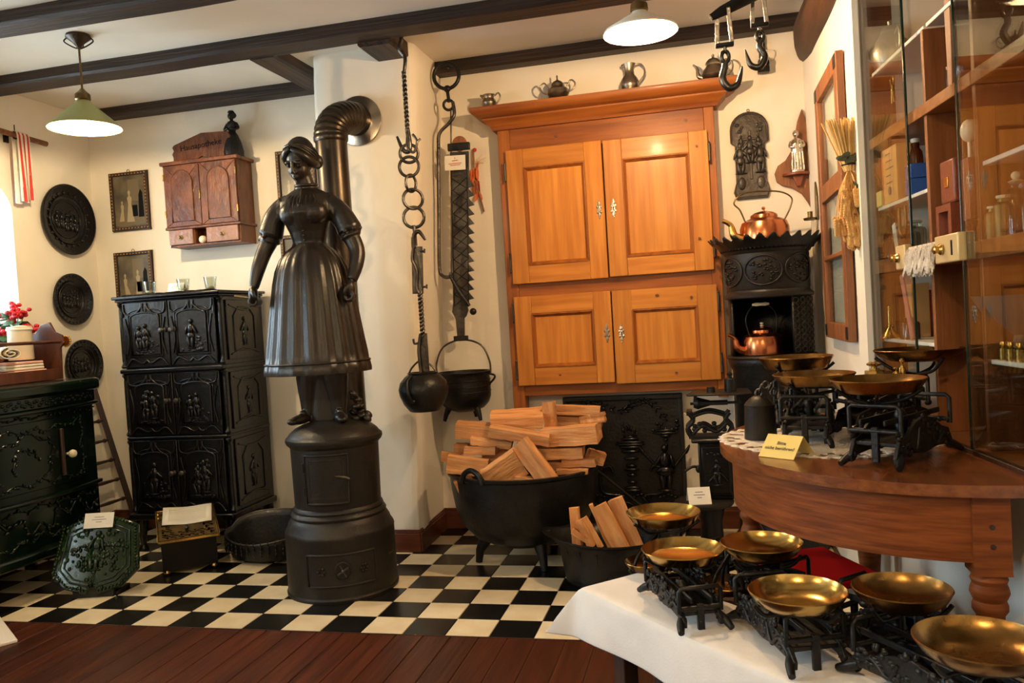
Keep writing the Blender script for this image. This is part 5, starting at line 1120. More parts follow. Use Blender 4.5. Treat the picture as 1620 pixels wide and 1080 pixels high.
KIN = [(911,832,.66,60,84,16,'pale upright kindling stick closest to the basin lip'),(926,843,.64,46,62,13,'short kindling stick leaning beside the upright one'),(938,842,.65,54,60,9,'thin kindling stick between the short one and the broad one'),(966,834,.66,80,62,26,'broad kindling slab leaning in the basin'),(950,832,.68,74,66,6,'narrow strip of kindling lying along the broad slab'),(990,828,.69,84,66,24,'brown kindling slab leaning furthest toward the brass pans'),(920,848,.64,34,30,10,'small splinter of kindling lying at the bottom')]
for i, (px, py, Y, L, an, h, lab) in enumerate(KIN): log(px, py, Y, L, an, h, 40+i, 'kindling' if i != 5 else 'firewood', depth=.018, wedge=.2, group='kindling in the oval basin', lab=lab)
t = thing('fire_poker', 'thin black iron poker leaning across the fireback', 'poker', (0,0,0)); a = aY(938,738,1.44); c = aY(1012,798,1.22)
MB().tube([a, c], .008, 8).build('rod', 'iron', t); MB().tube([c, c+(c-a).normalized()*.05], .012, 8).build('tip', 'iron', t); MB().ball(a, .013, 10, 6).build('knob', 'iron', t)
# ------------------------------------------------------------------ small iron stove and counter scale by the fireback
t = thing('small_iron_stove', 'small black box stove with relief door on a round base plate', 'stove', (1.045,.98,0))
MB().lathe([(.085,0),(.095,.01),(.06,.05),(.05,.20),(.07,.285),(.06,.30)], 24).build('pedestal', 'iron', t)
MB().lathe([(0,.29),(.135,.29),(.140,.297),(.140,.305),(.130,.310),(0,.310)], 40, (-.03,-.02,0)).build('base_plate', 'iron_stove', t)
b = MB(); b.bx(-.045,.12,-.02,.15,.31,.585); b.build('body', 'iron_gloss', t, bevel=.006)
MB().bx(-.075,.14,-.045,.17,.585,.605).build('top_plate', 'iron_gloss', t, bevel=.008)
d = MB().bx(-.030,.105,-.030,-.018,.33,.565).build('door', 'iron_gloss', t, bevel=.004)
b = MB(); rng = random.Random(21); b.tube([(-.02,-.031,.345),(.095,-.031,.345),(.095,-.031,.55),(-.02,-.031,.55)], .004, 6, True); relief_person(b, .038, .38, .13, -.031, rng)
for k in range(6): b.ball((.0+.016*k,-.031,.53+.006*math.sin(k*2)), (.008,.004,.007), 6, 4)
b.tube(bez([(.0,-.031,.40),(.05,-.034,.44),(.085,-.031,.40)],5), .005, 6); stuff(b.build('door_relief', 'iron_gloss', d))
for z in (.37,.52): MB().tube([(.110,-.026,z-.015),(.110,-.026,z+.015)], .007, 8).build('hinge', 'iron_gloss', d)
b = MB(); b.tube(bez([(-.045,.0,.462),(-.075,-.01,.468),(-.11,-.02,.450)],5), .007, 8); b.ball((-.048,0,.455), (.014,.014,.02)); b.build('damper_handle', 'iron', t)
t2 = thing('counter_scale', 'black iron counter scale with flat plate and scrolled frame on the small stove', 'scale', (1.06,1.02,.605))
b = MB()
for s in (-1,1):
    b.tube(bez([(-.085,s*.05,.0),(-.105,s*.05,.045),(-.075,s*.05,.085),(-.095,s*.05,.12)],6), .010, 8); b.tube(bez([(.085,s*.05,.0),(.105,s*.05,.045),(.075,s*.05,.085),(.095,s*.05,.12)],6), .010, 8)
    b.tube(bez([(-.08,s*.05,.02),(-.03,s*.05,.06),(.03,s*.05,.03),(.08,s*.05,.07)],6), .009, 8); b.tube(bez([(-.09,s*.05,.10),(0,s*.05,.125),(.09,s*.05,.10)],6), .008, 8)
    for k in range(7): b.ball((-.07+.023*k, s*.05, .045+.012*math.sin(k*2)), (.013,.009,.011), 6, 4)
b.bx(-.10,.10,-.06,.06,-.001,.010); b.bx(-.106,-.08,-.055,.055,.11,.13); stuff(b.build('frame', 'iron', t2))
MB().at((-.05,-.02,.165),(0,PI/2,0)).lathe([(.022,-.02),(.030,0),(.022,.025),(.012,.06),(.012,.14)], 14).build('beam', 'iron', t2)
for s in (-1,1): MB().box((s*.10+.04,-.03,.185),(.016,.016,.05)).build('plate_bracket', 'iron', t2)
MB().box((.035,-.03,.165),(.24,.014,.012)).build('yoke', 'iron', t2)
MB().slab([(-.10,-.12),(.12,-.15),(.20,-.10),(.19,.09),(-.06,.10)], .210, .220).build('weighing_plate', 'iron_stove', t2, bevel=.003)
for (dx, dy, r_, h_, lb) in ((.015,-.06,.019,.026,'small flat cylindrical iron weight on the counter scale plate'),(.105,-.04,.027,.062,'taller cylindrical iron weight with knob on the counter scale plate')):
    t3 = thing('iron_weight', lb, 'weight', (1.06+dx,1.02+dy,.825)); MB().lathe([(0,0),(r_,0),(r_,h_*.95),(r_*.9,h_),(0,h_)], 24).build('body', 'iron', t3)
    if h_ > .05: MB().lathe([(.006,h_),(.006,h_+.010),(.013,h_+.014),(.014,h_+.022),(.006,h_+.028),(0,h_+.028)], 14).build('knob', 'iron', t3)
q = aZ(1108,786,.311); card('display_card', 'white card leaning on the base plate of the small iron stove', (1.0,.858,.311), R(10), .105, .085, .55)
# ------------------------------------------------------------------ round stove with kettles
RX, RY = 1.385, 1.30; t = thing('round_stove', 'tall round black iron stove with scalloped crown and open warming niche', 'stove', (RX, RY, 0)); rng = random.Random(31)
MB().lathe([(.235,0),(.24,.02),(.22,.05),(.20,.08),(.195,.90),(.21,.925),(.215,.95),(.21,.965),(0,.965)], 48).build('lower_drum', 'iron', t)
n = 30
b = MB(); b.lathe([(.200,.965),(.200,1.262)], 40, a0=R(-20), a1=R(200), cap=False); o = b.build('niche_wall', 'iron', t); sm = o.modifiers.new('s','SOLIDIFY'); sm.thickness = .008
b = MB(); b.lathe([(.203,.965),(.203,1.262)], 12, a0=R(-62), a1=R(-18), cap=False); col_ = b.build('niche_panel', 'iron_stove', t); sm = col_.modifiers.new('s','SOLIDIFY'); sm.thickness = .012
b = MB()
for i in range(4):
    for k in range(9): a = R(-58+12*i); b.tube([(.209*math.cos(a+.08*math.cos(q*PI/4)), .209*math.sin(a+.08*math.cos(q*PI/4)), 1.0+.03*k+.013*math.sin(q*PI/4)) for q in range(8)], .003, 5, True)
stuff(b.build('lattice_relief', 'iron_stove', col_))
b = MB(); b.lathe([(.203,.965),(.203,1.262)], 3, a0=R(195), a1=R(203), cap=False); o = b.build('niche_post', 'iron', t); sm = o.modifiers.new('s','SOLIDIFY'); sm.thickness = .012
MB().lathe([(0,1.258),(.20,1.258),(.216,1.264),(.218,1.276),(.206,1.286),(.200,1.292),(.198,1.300),(.202,1.306),(.202,1.480),(.210,1.486),(.214,1.496),(.222,1.502),(0,1.502)], 56).build('upper_drum', 'iron_stove', t)
MB().lathe([(0,.958),(.218,.958),(.222,.966),(.216,.974),(0,.974)], 48).build('niche_shelf', 'iron_stove', t)
def scal(a, j): return 1+(.035*math.sin(a*24) if j > .85 else 0)
b = MB(); vs = []; fs = []; pr = [(.212,1.500),(.225,1.512),(.240,1.530),(.262,1.548),(.272,1.556)]; n = 144
for j, (r_, z) in enumerate(pr):
    for i in range(n): a = 2*PI*i/n; e = (j/4)**3; vs.append(((r_+.012*e*math.sin(a*28))*math.cos(a), (r_+.012*e*math.sin(a*28))*math.sin(a), z+.014*e*math.sin(a*28)))
for j in range(4):
    for i in range(n): fs.append((j*n+i, j*n+(i+1) % n, (j+1)*n+(i+1) % n, (j+1)*n+i))
o = b._add(vs, fs).build('scalloped_crown', 'iron', t); sm = o.modifiers.new('s','SOLIDIFY'); sm.thickness = .006
MB().lathe([(0,1.500),(.21,1.500),(.23,1.525),(0,1.527)], 48).build('top_plate', 'iron', t)
b = MB()
for i in range(70): a = 2*PI*i/70; b.ball((.224*math.cos(a), .224*math.sin(a), 1.505), (.005,.005,.006), 6, 4)
stuff(b.build('bead_row', 'iron_stove', t))
b = MB()
for ca in (-100,-45,-155):
    b.tube([(.206*math.cos(R(ca)+.44*math.cos(q*PI/14)), .206*math.sin(R(ca)+.44*math.cos(q*PI/14)), 1.394+.072*math.sin(q*PI/14)) for q in range(28)], .0045, 6, True)
    for k in range(34): u_ = rng.uniform(0,2*PI); rr = rng.uniform(0,1)**.5; a = R(ca)+.34*rr*math.cos(u_); b.ball((.204*math.cos(a), .204*math.sin(a), 1.394+.055*rr*math.sin(u_)), (.009,.009,.006), 6, 4, (0,0,a))
stuff(b.build('medallion_relief', 'iron_stove', t))
def kettle(name, label, loc, k, hkind, rz):
    t = thing(name, label, 'kettle', loc, rz, 'copper kettles on the round stove')
    MB().lathe([(r*k,z*k) for r, z in [(0,0),(.098,0),(.106,.006),(.108,.03),(.107,.075),(.098,.100),(.074,.114),(.060,.118),(.058,.124)]], 40).build('body', 'copper', t)
    MB().lathe([(r*k,z*k) for r, z in [(.060,.122),(.058,.132),(.042,.142),(.018,.148),(.005,.150),(.005,.156),(.009,.160),(.006,.168),(0,.169)]], 28).build('lid', 'copper', t)
    if hkind: b = MB(); b.tube(bez([(-.085*k,0,.108*k),(-.105*k,0,.16*k),(-.13*k,0,.195*k),(-.08*k,0,.235*k),(.06*k,0,.235*k),(.125*k,0,.205*k),(.12*k,0,.16*k),(.09*k,0,.105*k)],6), .0036*k, 8); b.build('handle', 'brass_old', t)
    else: b = MB(); b.tube(bez([(-.07*k,0,.11*k),(-.085*k,0,.19*k),(-.055*k,0,.25*k),(0,0,.27*k),(.055*k,0,.25*k),(.085*k,0,.19*k),(.07*k,0,.11*k)],6), .004*k, 8); b.build('handle', 'iron', t); MB().at((-.045*k,0,.268*k),(0,PI/2,0)).lathe([(.006*k,0),(.010*k,.02*k),(.008*k,.045*k),(.010*k,.07*k),(.006*k,.09*k)], 12).build('grip', 'ivory', t)
    pts = bez([(-.090*k,0,.025*k),(-.135*k,0,.045*k),(-.150*k,0,.095*k),(-.185*k,0,.118*k)],6); b = MB(); b.tube(pts, [q*k for q in _interp([.026,.019,.012,.009], len(pts))], 12); b.build('spout', 'brass' if hkind else 'copper', t)
    return t
kettle('copper_kettle', 'large copper kettle with brass spout and wide bail on the round stove crown', (RX-.005,RY-.02,1.527), 1.12, True, R(12))
kk = kettle('copper_kettle', 'smaller copper kettle with ivory knob inside the niche of the round stove', (RX-.045,RY-.065,.974), .95, False, R(18))
MB().lathe([(.005,.143),(.010,.147),(.007,.154),(.010,.162),(0,.166)], 12).build('lid_knob', 'ivory', kk)
# ------------------------------------------------------------------ back wall: crucifixion plaque, madonna bracket, spotlight
a0 = aY(1187,245,YB-.02); t = thing('relief_plaque', 'dark cast plaque with crucifixion group in relief and arched top', 'plaque', (a0.x, YB-.004, a0.z)); rng = random.Random(14)
W2, H2 = .100, .235
out = [(-W2*.82,-H2),(-W2*.95,-H2+.04),(-W2*.80,-H2*.62),(-W2*.78,H2*.25),(-W2,H2*.30),(-W2,H2*.60)]+[(-W2*math.cos(q*PI/12), H2*.60+W2*.92*math.sin(q*PI/12)) for q in range(1,12)]+[(W2,H2*.60),(W2,H2*.30),(W2*.78,H2*.25),(W2*.80,-H2*.62),(W2*.95,-H2+.04),(W2*.82,-H2)]
MB().prism(out, -.016, 0).build('plate', 'iron_bright', t, bevel=.004)
b = MB(); b.tube([(x*.93,-.017,z*.95) for x, z in out], .004, 6, True); stuff(b.build('border', 'iron_bright', t))
b = MB(); b.box((0,-.019,.0),(.014,.010,.26)).box((0,-.019,.085),(.10,.010,.012)); b.build('cross', 'iron_bright', t, bevel=.002)
b = MB(); relief_person(b, 0, -.045, .15, -.026, rng)
for s in (-1,1): relief_person(b, s*.052, -.10, .17, -.020, rng); relief_bush(b, s*.055, .12, .05, .045, -.018, 10, rng, 1.2); b.ball((s*.05,-.018,-.15), (.02,.006,.035)); relief_person(b, s*.045, .02, .09, -.02, rng)
stuff(b.build('figures', 'iron_bright', t)); MB().tube([(.007*math.cos(q*PI/6),-.008,H2*.60+W2*.92+.007+.007*math.sin(q*PI/6)) for q in range(12)], .002, 5, True).build('hanging_ring', 'brass_old', t)
a0 = aY(1262,262,YB-.03); t = thing('madonna_bracket', 'curved brown wooden wall bracket with small shelf', 'wall bracket', (a0.x, YB-.004, a0.z))
out = [(.036,.30),(.012,.24),(-.012,.14),(-.030,.08),(-.060,.035),(-.100,.010),(-.118,-.030),(-.110,-.075),(-.080,-.098),(-.030,-.115),(.015,-.15),(.045,-.20),(.068,-.252),(.078,-.20),(.080,-.13),(.098,-.06),(.104,.0),(.090,.06),(.072,.11),(.060,.18),(.050,.25)]
MB().prism(out, -.018, 0).build('back_board', 'frame_wood', t, bevel=.004)
sh = MB(); sh.slab([(-.075,-.012)]+[(-.005+.075*math.cos(R(a)), -.012+.070*math.sin(R(a))) for a in range(180,361,15)]+[(.07,-.012)], -.052, -.038); sh.build('shelf', 'red_wood', t, bevel=.003)
MB().prism([(-.03,-.052),(.03,-.052),(.01,-.11),(-.01,-.11)], -.045, -.016).build('shelf_support', 'red_wood', t, bevel=.004)
t = thing('silver_figurine', 'small silver standing figure on the wooden wall bracket', 'figurine', (a0.x-.004, YB-.055, a0.z-.038)); t.scale = (1.15,1.15,1.15)
b = MB(); loft(b, [(0,0,0,.030,.022),(0,0,.012,.032,.024),(0,0,.03,.026,.019),(.002,0,.08,.026,.019),(0,-.002,.12,.029,.021),(0,-.002,.145,.024,.018),(0,0,.158,.010,.010)], 20); b.ball((-.002,-.003,.172), (.012,.013,.016), 12, 8); b.ball((-.001,.002,.176), (.015,.014,.018), 12, 8); b.ball((.014,-.018,.135), (.008,.008,.010)); b.ball((.014,-.018,.118), (.010,.008,.016))
for s in (-1,1): b.tube(bez([(s*.024,0,.140),(s*.030,-.012,.118),(s*.010,-.024,.112)],5), .007, 8)
for k in range(5): b.tube(bez([(-.022+.011*k,-.020,.09),(-.024+.012*k,-.022,.05),(-.026+.013*k,-.024,.008)],5), .004, 6)
b.build('figure', 'silver', t, smooth=60)
p = aY(1207,85,1.54); t = thing('spotlight', 'small black spotlight with bracket on the back wall above the plaque', 'spotlight', (p.x, 1.54, p.z))
MB().bx(-.016,.016,.04,.068,-.02,.105).build('bracket', 'iron', t, bevel=.003); MB().at((.0,.02,-.04),(R(115),0,0)).lathe([(.016,-.03),(.026,-.02),(.030,.03),(.027,.032),(.022,.02),(0,.018)], 20).build('head', 'iron_gloss', t); MB().tube([(0,.05,-.005),(0,.02,-.03)], .007, 8).build('arm', 'iron', t)
MB().bx(-.03,.03,-.005,.045,-.095,-.062).build('transformer', 'iron', t, bevel=.004)
b = MB(); b.tube(bez([(.02,.05,.03),(.06,.05,.02),(.05,.055,-.02),(.015,.05,.0)],6), .003, 6); b.build('cable', 'white_paint', t)
# ------------------------------------------------------------------ old window sash hung on the right wall
t = thing('window_sash', 'old brown wooden window sash with iron corner plates hung on the right wall', 'window sash', (XR-.006, .99, 1.06), -PI/2)   # local x = -Y
ww, hh = .62, 1.13; s = .07
fr = lambda x0,x1,z0,z1,nm,m='frame_wood': MB().bx(x0,x1,-.030,0,z0,z1).build(nm,m,t,bevel=.004)
fr(0,s,0,hh,'stile'); fr(ww-s,ww,0,hh,'stile'); fr(s,ww-s,hh-s,hh,'top_rail'); fr(s,ww-s,0,s,'bottom_rail'); fr(s,ww-s,.605,.68,'middle_rail'); fr(s,ww-s,.345,.365,'glazing_bar')
for z0, z1, m in ((.68,hh-s,'glass'),(.365,.605,'glass'),(s,.345,'glass')): MB().bx(s-.004,ww-s+.004,-.018,-.014,z0-.004,z1+.004).build('pane',m,t,smooth=0)
for (x, z) in ((s/2,hh-s/2),(ww-s/2,hh-s/2),(s/2,s/2),(ww-s/2,s/2)): MB().box((x,-.031,z),(.05,.003,.05)).build('corner_plate','iron',t,bevel=.001)
p = aX(1307,300,XR-.02); t = thing('candle_sconce', 'small wall holder between the madonna bracket and the window sash', 'sconce', (XR-.004, 1.30, p.z-.03), -PI/2)
MB().prism([(-.03,.06),(0,.13),(.03,.06),(.035,-.06),(-.035,-.06)], -.008, 0).build('back_plate','brass_old',t,bevel=.003); MB().lathe([(.0,-.06),(.030,-.06),(.034,-.05),(.012,-.045),(.012,-.02),(.014,-.018)], 16, (0,-.036,0)).build('cup','brass_old',t)
# wheat bunch tied at the wall end
p = aY(1343,262,.27); t = thing('wheat_bunch', 'bunch of dried wheat tied with green leaves hanging on the white wall end', 'dried wheat', (p.x, .27, p.z)); rng = random.Random(15)
b = MB()
for k in range(70):
    a = rng.uniform(0,2*PI); r0 = .028*rng.random()**.5; f = 2.0; top = Vector((r0*f*1.35*math.cos(a)-.022, r0*f*.8*math.sin(a)-.01, .165+rng.uniform(-.008,.012))); b.tube([(r0*.6*math.cos(a), r0*.6*math.sin(a), -.02), top], .0028, 5)
stuff(b.build('stalks', 'straw', t))
b = MB()
for k in range(80):
    a = rng.uniform(0,2*PI); u_ = rng.random(); L = rng.uniform(.05,.24); e = Vector((.062*u_*math.cos(a)*(.55+L*3)-.012+.03*L/.26, .04*u_*math.sin(a)-.012, -.02-L)); b.tube(bez([(0,0,-.01),(e.x*.7,e.y*.6,e.z*.5),e],4), .0018, 4)
    d0 = Vector((rng.uniform(-.15,.25), rng.uniform(-.2,.2), -1)).normalized()
    for q in range(7):
        for sg in (-1,1): b.ball(e+d0*.009*q+Vector((sg*.005,0,0)), (.0068,.006,.0100), 5, 4, (0,sg*.5,0))
stuff(b.build('ears', 'wheat', t))
b = MB()
for k in range(6): a = rng.uniform(-.6,.6); b.ball((.035+.012*math.sin(k*2.3), -.035, -.03-.03*k), (.009,.003,.035), 8, 5, (a*.5,a,rng.uniform(-1,1)))
for k in range(5): b.ball((-.03+.015*k,-.03,.025+.01*math.sin(k*2)), (.020,.004,.012), 8, 5, (rng.uniform(-.6,.6),rng.uniform(-.6,.6),0))
stuff(b.build('leaves', 'leaf_dry', t)); b = MB(); b.tube([(.024*math.cos(q*PI/8),.022*math.sin(q*PI/8),.004) for q in range(16)], .004, 6, True); b.build('tie', 'iron', t)
# ------------------------------------------------------------------ hook balance hanging from the beam
t = thing('hook_balance', 'iron beam balance with two large hooks hanging from the ceiling beam', 'balance', (1.235,-.215,2.215)); t.scale = (1.12,1.12,1.12)
PA = Vector((-.055,-.03,-.025)); PB = Vector((.055,.10,.06))
bm_ = MB(); bm_.tube([PA+Vector((-.035,-.01,-.018)), PA, PB, PB+Vector((.12,.15,.10))], [.010,.016,.022,.016], 8, flat=.6); bm_.build('beam', 'iron', t)
b = MB(); b.tube([(PB.x*.3,PB.y*.3,.03),(PB.x*.3,PB.y*.3,.43)], .008, 8); b.build('suspension_rod', 'iron', t)
def hookset(P, hk, sgn):
    h = thing('x','x','x'); h.name = 'hook_assembly'; del h['label']; del h['category']; h.parent = t; h.location = P
    for s in (-1,1): MB().box((s*.018,0,-.045),(.012,.010,.105),(0,R(-3*s),0)).build('shackle_bar','silver',h,bevel=.002)
    MB().box((0,0,-.098),(.052,.018,.012)).build('shackle_foot','iron',h,bevel=.003)
    MB().tube([(0,0,-.098),(0,0,-.118)], .006, 8).build('pin','silver',h)
    b = MB(); ring(b, (0,0,-.132), .016, .006, (0,0,.4), .7); b.build('link','iron_hook',h)
    b = MB(); P9 = bez([(0,0,-.145),(-.003,0,-.165),(-.010*sgn,0,-.195),(.006*sgn,0,-.222),(.030*sgn,0,-.215),(.040*sgn,0,-.190),(.046*sgn,0,-.165)],6); b.tube(P9, _interp([.008,.010,.011,.011,.009,.006,.002], len(P9)), 8); b.build('hook','iron_hook',h)
hookset(PA, 0, 1); hookset(PB, 0, -1)
# ------------------------------------------------------------------ half-round oak table
ZT = .80; TC = Vector((1.70,-.355))
t = thing('half_round_table', 'half-round oak table with deep apron and turned legs', 'table', (TC.x, TC.y, 0))
def half_oval(rx, ry, n=40, inset=0.0):
    pts = []
    for i in range(n+1):
        a = PI/2+PI*i/n; x, y = rx*math.cos(a), ry*math.sin(a); X = TC.x+x; Yw = TC.y+y
        lim = (XR-.006 if Yw > .19 else GO.x+(-(Yw-.2))*.0998-.006)-inset
        pts.append((min(X, lim)-TC.x, y))
    return pts
out = half_oval(.61,.68); xb0 = out[0]; xb1 = out[-1]
mid = [(GO.x+.0-TC.x-.006+.0, .2-TC.y-.02)] if out[0][1]+TC.y > .2 else []
top = MB().slab(out+[(GO.x+.0998*(.2-(xb1[1]+TC.y))-.006-TC.x, xb1[1])]+mid, ZT-.028, ZT).build('table_top', 'oak_top', t, bevel=.007)
b = MB(); o1 = half_oval(.575,.645,40,.01); o2 = half_oval(.552,.622,40,.01); n = len(o1)
vs = [(x,y,z) for z in (ZT-.185,ZT-.028) for x, y in o1]+[(x,y,z) for z in (ZT-.185,ZT-.028) for x, y in o2]
fs = []
for i in range(n-1): fs += [(i,i+1,n+i+1,n+i),(2*n+i,3*n+i,3*n+i+1,2*n+i+1),(i,2*n+i,2*n+i+1,i+1)]
b._add(vs, fs).build('apron', 'oak_table', t, smooth=40)
def tleg(x, y, name='leg'):
    lg = MB(); lg.box((0,0,ZT-.121),(.078,.078,.184)); lg.lathe([(.030,.59),(.036,.582),(.040,.572),(.036,.562),(.040,.552),(.042,.540),(.038,.530),(.034,.522),(.038,.512),(.038,.500),(.030,.488),(.030,.475),(.040,.452),(.045,.42),(.044,.37),(.036,.26),(.028,.14),(.026,.10),(.036,.088),(.036,.072),(.026,.062),(.034,.03),(.028,0)], 24)
    return lg.build(name, 'oak_table', t, loc=(x,y,0), smooth=35)
tleg(1.185-TC.x,-.12-TC.y); tleg(1.668-TC.x,-.968-TC.y); tleg(1.60-TC.x,.12-TC.y)
for z in (.70,.655): MB().at((1.668-TC.x,-.968-TC.y-.0395,z),(PI/2,0,0)).lathe([(0,0),(.006,0),(.006,.002),(0,.003)], 10).build('peg', 'dark_wood', t)
# crocheted doily
t = thing('crocheted_doily', 'cream crocheted doily under the scales on the half-round table', 'doily', (1.42,-.32,ZT+.0005)); n = 150
dout = []
for i in range(n):
    a = 2*PI*i/n; r_ = 1+.045*abs(math.sin(a*22)); dout.append((.29*r_*math.cos(a)*(1+.12*math.cos(2*a+.5)), .345*r_*math.sin(a)))
rows = [1.0,.93,.86,.79,.70]; vs = []; fs = []
for q in rows: vs += [(x*q,y*q,.0016 if q < 1 else .0006) for x, y in dout]
for j in range(4):
    for i in range(n):
        if j == 1 and (i % 5) in (1,2): continue
        if j == 2 and (i % 7) in (3,4): continue
        fs.append((j*n+i, j*n+(i+1) % n, (j+1)*n+(i+1) % n, (j+1)*n+i))
fs.append(tuple(4*n+i for i in range(n)))
o = MB()._add(vs, fs).build('lace', 'doily', t); sm = o.modifiers.new('s','SOLIDIFY'); sm.thickness = .0016
b = MB()
for i in range(0, n, 3): x, y = dout[i]; b.ball((x*.965,y*.965,.002), (.009,.009,.0025), 6, 4)
stuff(b.build('lace_border', 'doily', t))
# ------------------------------------------------------------------ kitchen scales
def pan_mesh(b, r, d, flat):
    if flat: pr = [(0,0),(r*.80,0),(r*.84,.003),(r*.985,d*.92),(r,d),(r*1.012,d+.002),(r*.995,d+.004),(r*.96,d*.95),(r*.82,.006),(r*.78,.0035),(0,.0035)]
    else: pr = [(0,0),(r*.45,.001),(r*.70,d*.16),(r*.88,d*.50),(r*.97,d*.85),(r,d),(r*1.012,d+.002),(r*.99,d+.004),(r*.955,d*.86),(r*.86,d*.53),(r*.68,d*.2),(r*.45,.005),(0,.004)]
    b.lathe(pr, 56); return b
def scale(label, base, z0, ang, hl, H, pans, bw=.058, ornate=1.0, name='kitchen_scale'):
    """base: world xy of the body centre; pans: (px, py, radius, depth, material, flat, tilt) seen in the photograph, rim near z0+H"""
    t = thing(name, label, 'scale', (base[0], base[1], z0), R(ang), 'iron kitchen scales with brass pans'); inv = Matrix.Rotation(-R(ang), 3, 'Z'); rng = random.Random(int(base[0]*1000))
    bh = H*.50
    for s in (-1,1):
        out = [(-hl*.98,.012),(-hl*.90,.012),(-hl*.80,.026),(-hl*.4,.030),(0,.022),(hl*.4,.030),(hl*.80,.026),(hl*.90,.012),(hl*.98,.012),(hl*1.0,.03),(hl*.86,bh*.62),(hl*.6,bh*.72),(hl*.3,bh*.95),(0,bh*1.05),(-hl*.3,bh*.95),(-hl*.6,bh*.72),(-hl*.86,bh*.62),(-hl*1.0,.03)]
        sd = MB().prism(out, s*bw-.005, s*bw+.005).build('side_casting', 'iron', t, bevel=.002)
        b = MB()
        for k in range(int(26*ornate)): x = rng.uniform(-.9,.9)*hl; z = .03+rng.random()*bh*(.5+.4*(1-abs(x)/hl)); b.ball((x, s*(bw+.004), z), (rng.uniform(.006,.014),.006,rng.uniform(.005,.011)), 6, 4)
        for k in (-1,1): b.tube(bez([(k*hl*.9,s*(bw+.003),.03),(k*hl*.6,s*(bw+.006),.06),(k*hl*.35,s*(bw+.006),.035),(k*hl*.2,s*(bw+.004),bh*.8)],6), .005, 6)
        stuff(b.build('relief', 'iron', sd))
    MB().box((0,0,bh*.52),(hl*1.7,bw*2,.010)).build('deck', 'iron', t, bevel=.002)
    for k in (-1,1):
        for s in (-1,1): b = MB(); b.tube(bez([(k*hl*.86,s*bw,.03),(k*hl*.95,s*(bw+.010),.022),(k*hl*1.05,s*(bw+.016),.012),(k*hl*1.10,s*(bw+.018),.008)],5), _interp([.012,.011,.009,.008], 16), 8); b.build('foot', 'iron', t)
    MB().lathe([(.022,bh*.5),(.016,bh*.7),(.020,bh*.95),(.012,bh*1.15),(0,bh*1.18)], 12).build('fulcrum', 'iron', t)
    for s in (-1,1): MB().box((0,s*bw*.55,bh*1.02),(hl*1.9,.007,.014)).build('beam', 'iron', t, bevel=.002)
    MB().tube([(0,-.004,bh*1.1),(0,-.004,H*.60)], .0025, 6).build('pointer', 'brass_old', t)
    for k in (-1,1):     # stirrups at both ends
        x = k*hl*.86; z1 = bh*1.04; z2 = H*.70; b = MB()
        b.tube([(x,-bw*1.15,z1-.035),(x,-bw*1.15,z2-.008),(x,-bw*1.0,z2),(x,bw*1.0,z2),(x,bw*1.15,z2-.008),(x,bw*1.15,z1-.035)], .006, 8); b.tube([(x,-bw*1.15,z1-.025),(x,bw*1.15,z1-.025)], .007, 8); b.build('stirrup', 'iron', t)
        MB().box((x,0,z1-.06),(.012,.018,.09)).build('guide', 'iron', t, bevel=.002)
    for i, (px, py, r, d, m, flat, tilt) in enumerate(pans):
        zz = z0+H-.004 if not isinstance(tilt, tuple) else tilt[1]; tl = tilt if not isinstance(tilt, tuple) else tilt[0]
        p = aZ(px, py, zz); lp = inv @ (p-Vector((base[0],base[1],z0))); lp.z -= d
        pn = pan_mesh(MB(), r, d, flat).build('pan', m, t, loc=lp, rot=(tl, 0, 0))
        k = 1 if lp.x > 0 else -1; x = k*hl*.86; b = MB(); hb = H*.70; cx = lp.x*.75+x*.25
        for q in range(3): a = 2*PI*q/3+.5; b.tube(bez([(x*.6+lp.x*.4, lp.y*.4, hb),(lp.x+.5*r*math.cos(a), lp.y+.5*r*math.sin(a), (hb+lp.z)/2-.004),(lp.x+.76*r*math.cos(a), lp.y+.76*r*math.sin(a), lp.z-.007),(lp.x+(1.0 if flat else .96)*r*math.cos(a), lp.y+(1.0 if flat else .96)*r*math.sin(a), lp.z+d*.42)],5), .005, 6)
        b.tube([(x,0,hb),(x*.6+lp.x*.4, lp.y*.4, hb)], .006, 6); stuff(b.build('pan_carrier', 'iron', t))
    return t
scale('openwork iron scale with brass pan holding weights, on the half-round table', (1.555,-.690), ZT, 53, .165, .225, [(1388,600,.116,.030,'brass_dark',True,0.0)])
scale('ornate iron scale with plain brass pan beside the iron weight on the half-round table', (1.365,-.34), ZT, 78, .160, .215, [(1287,592,.118,.030,'brass_dark',True,0.0)], ornate=1.6)
scale('iron scale with deep brass pan at the wall side of the half-round table', (1.36,-.03), ZT, 84, .150, .250, [(1259,565,.118,.036,'brass_dark',True,(0.0,1.047))])
scale('iron scale whose wide brass pan reaches into the open showcase', (1.585,-.30), ZT, 20, .130, .265, [(1453,553,.125,.034,'brass_dark',False,(0.0,1.066))])
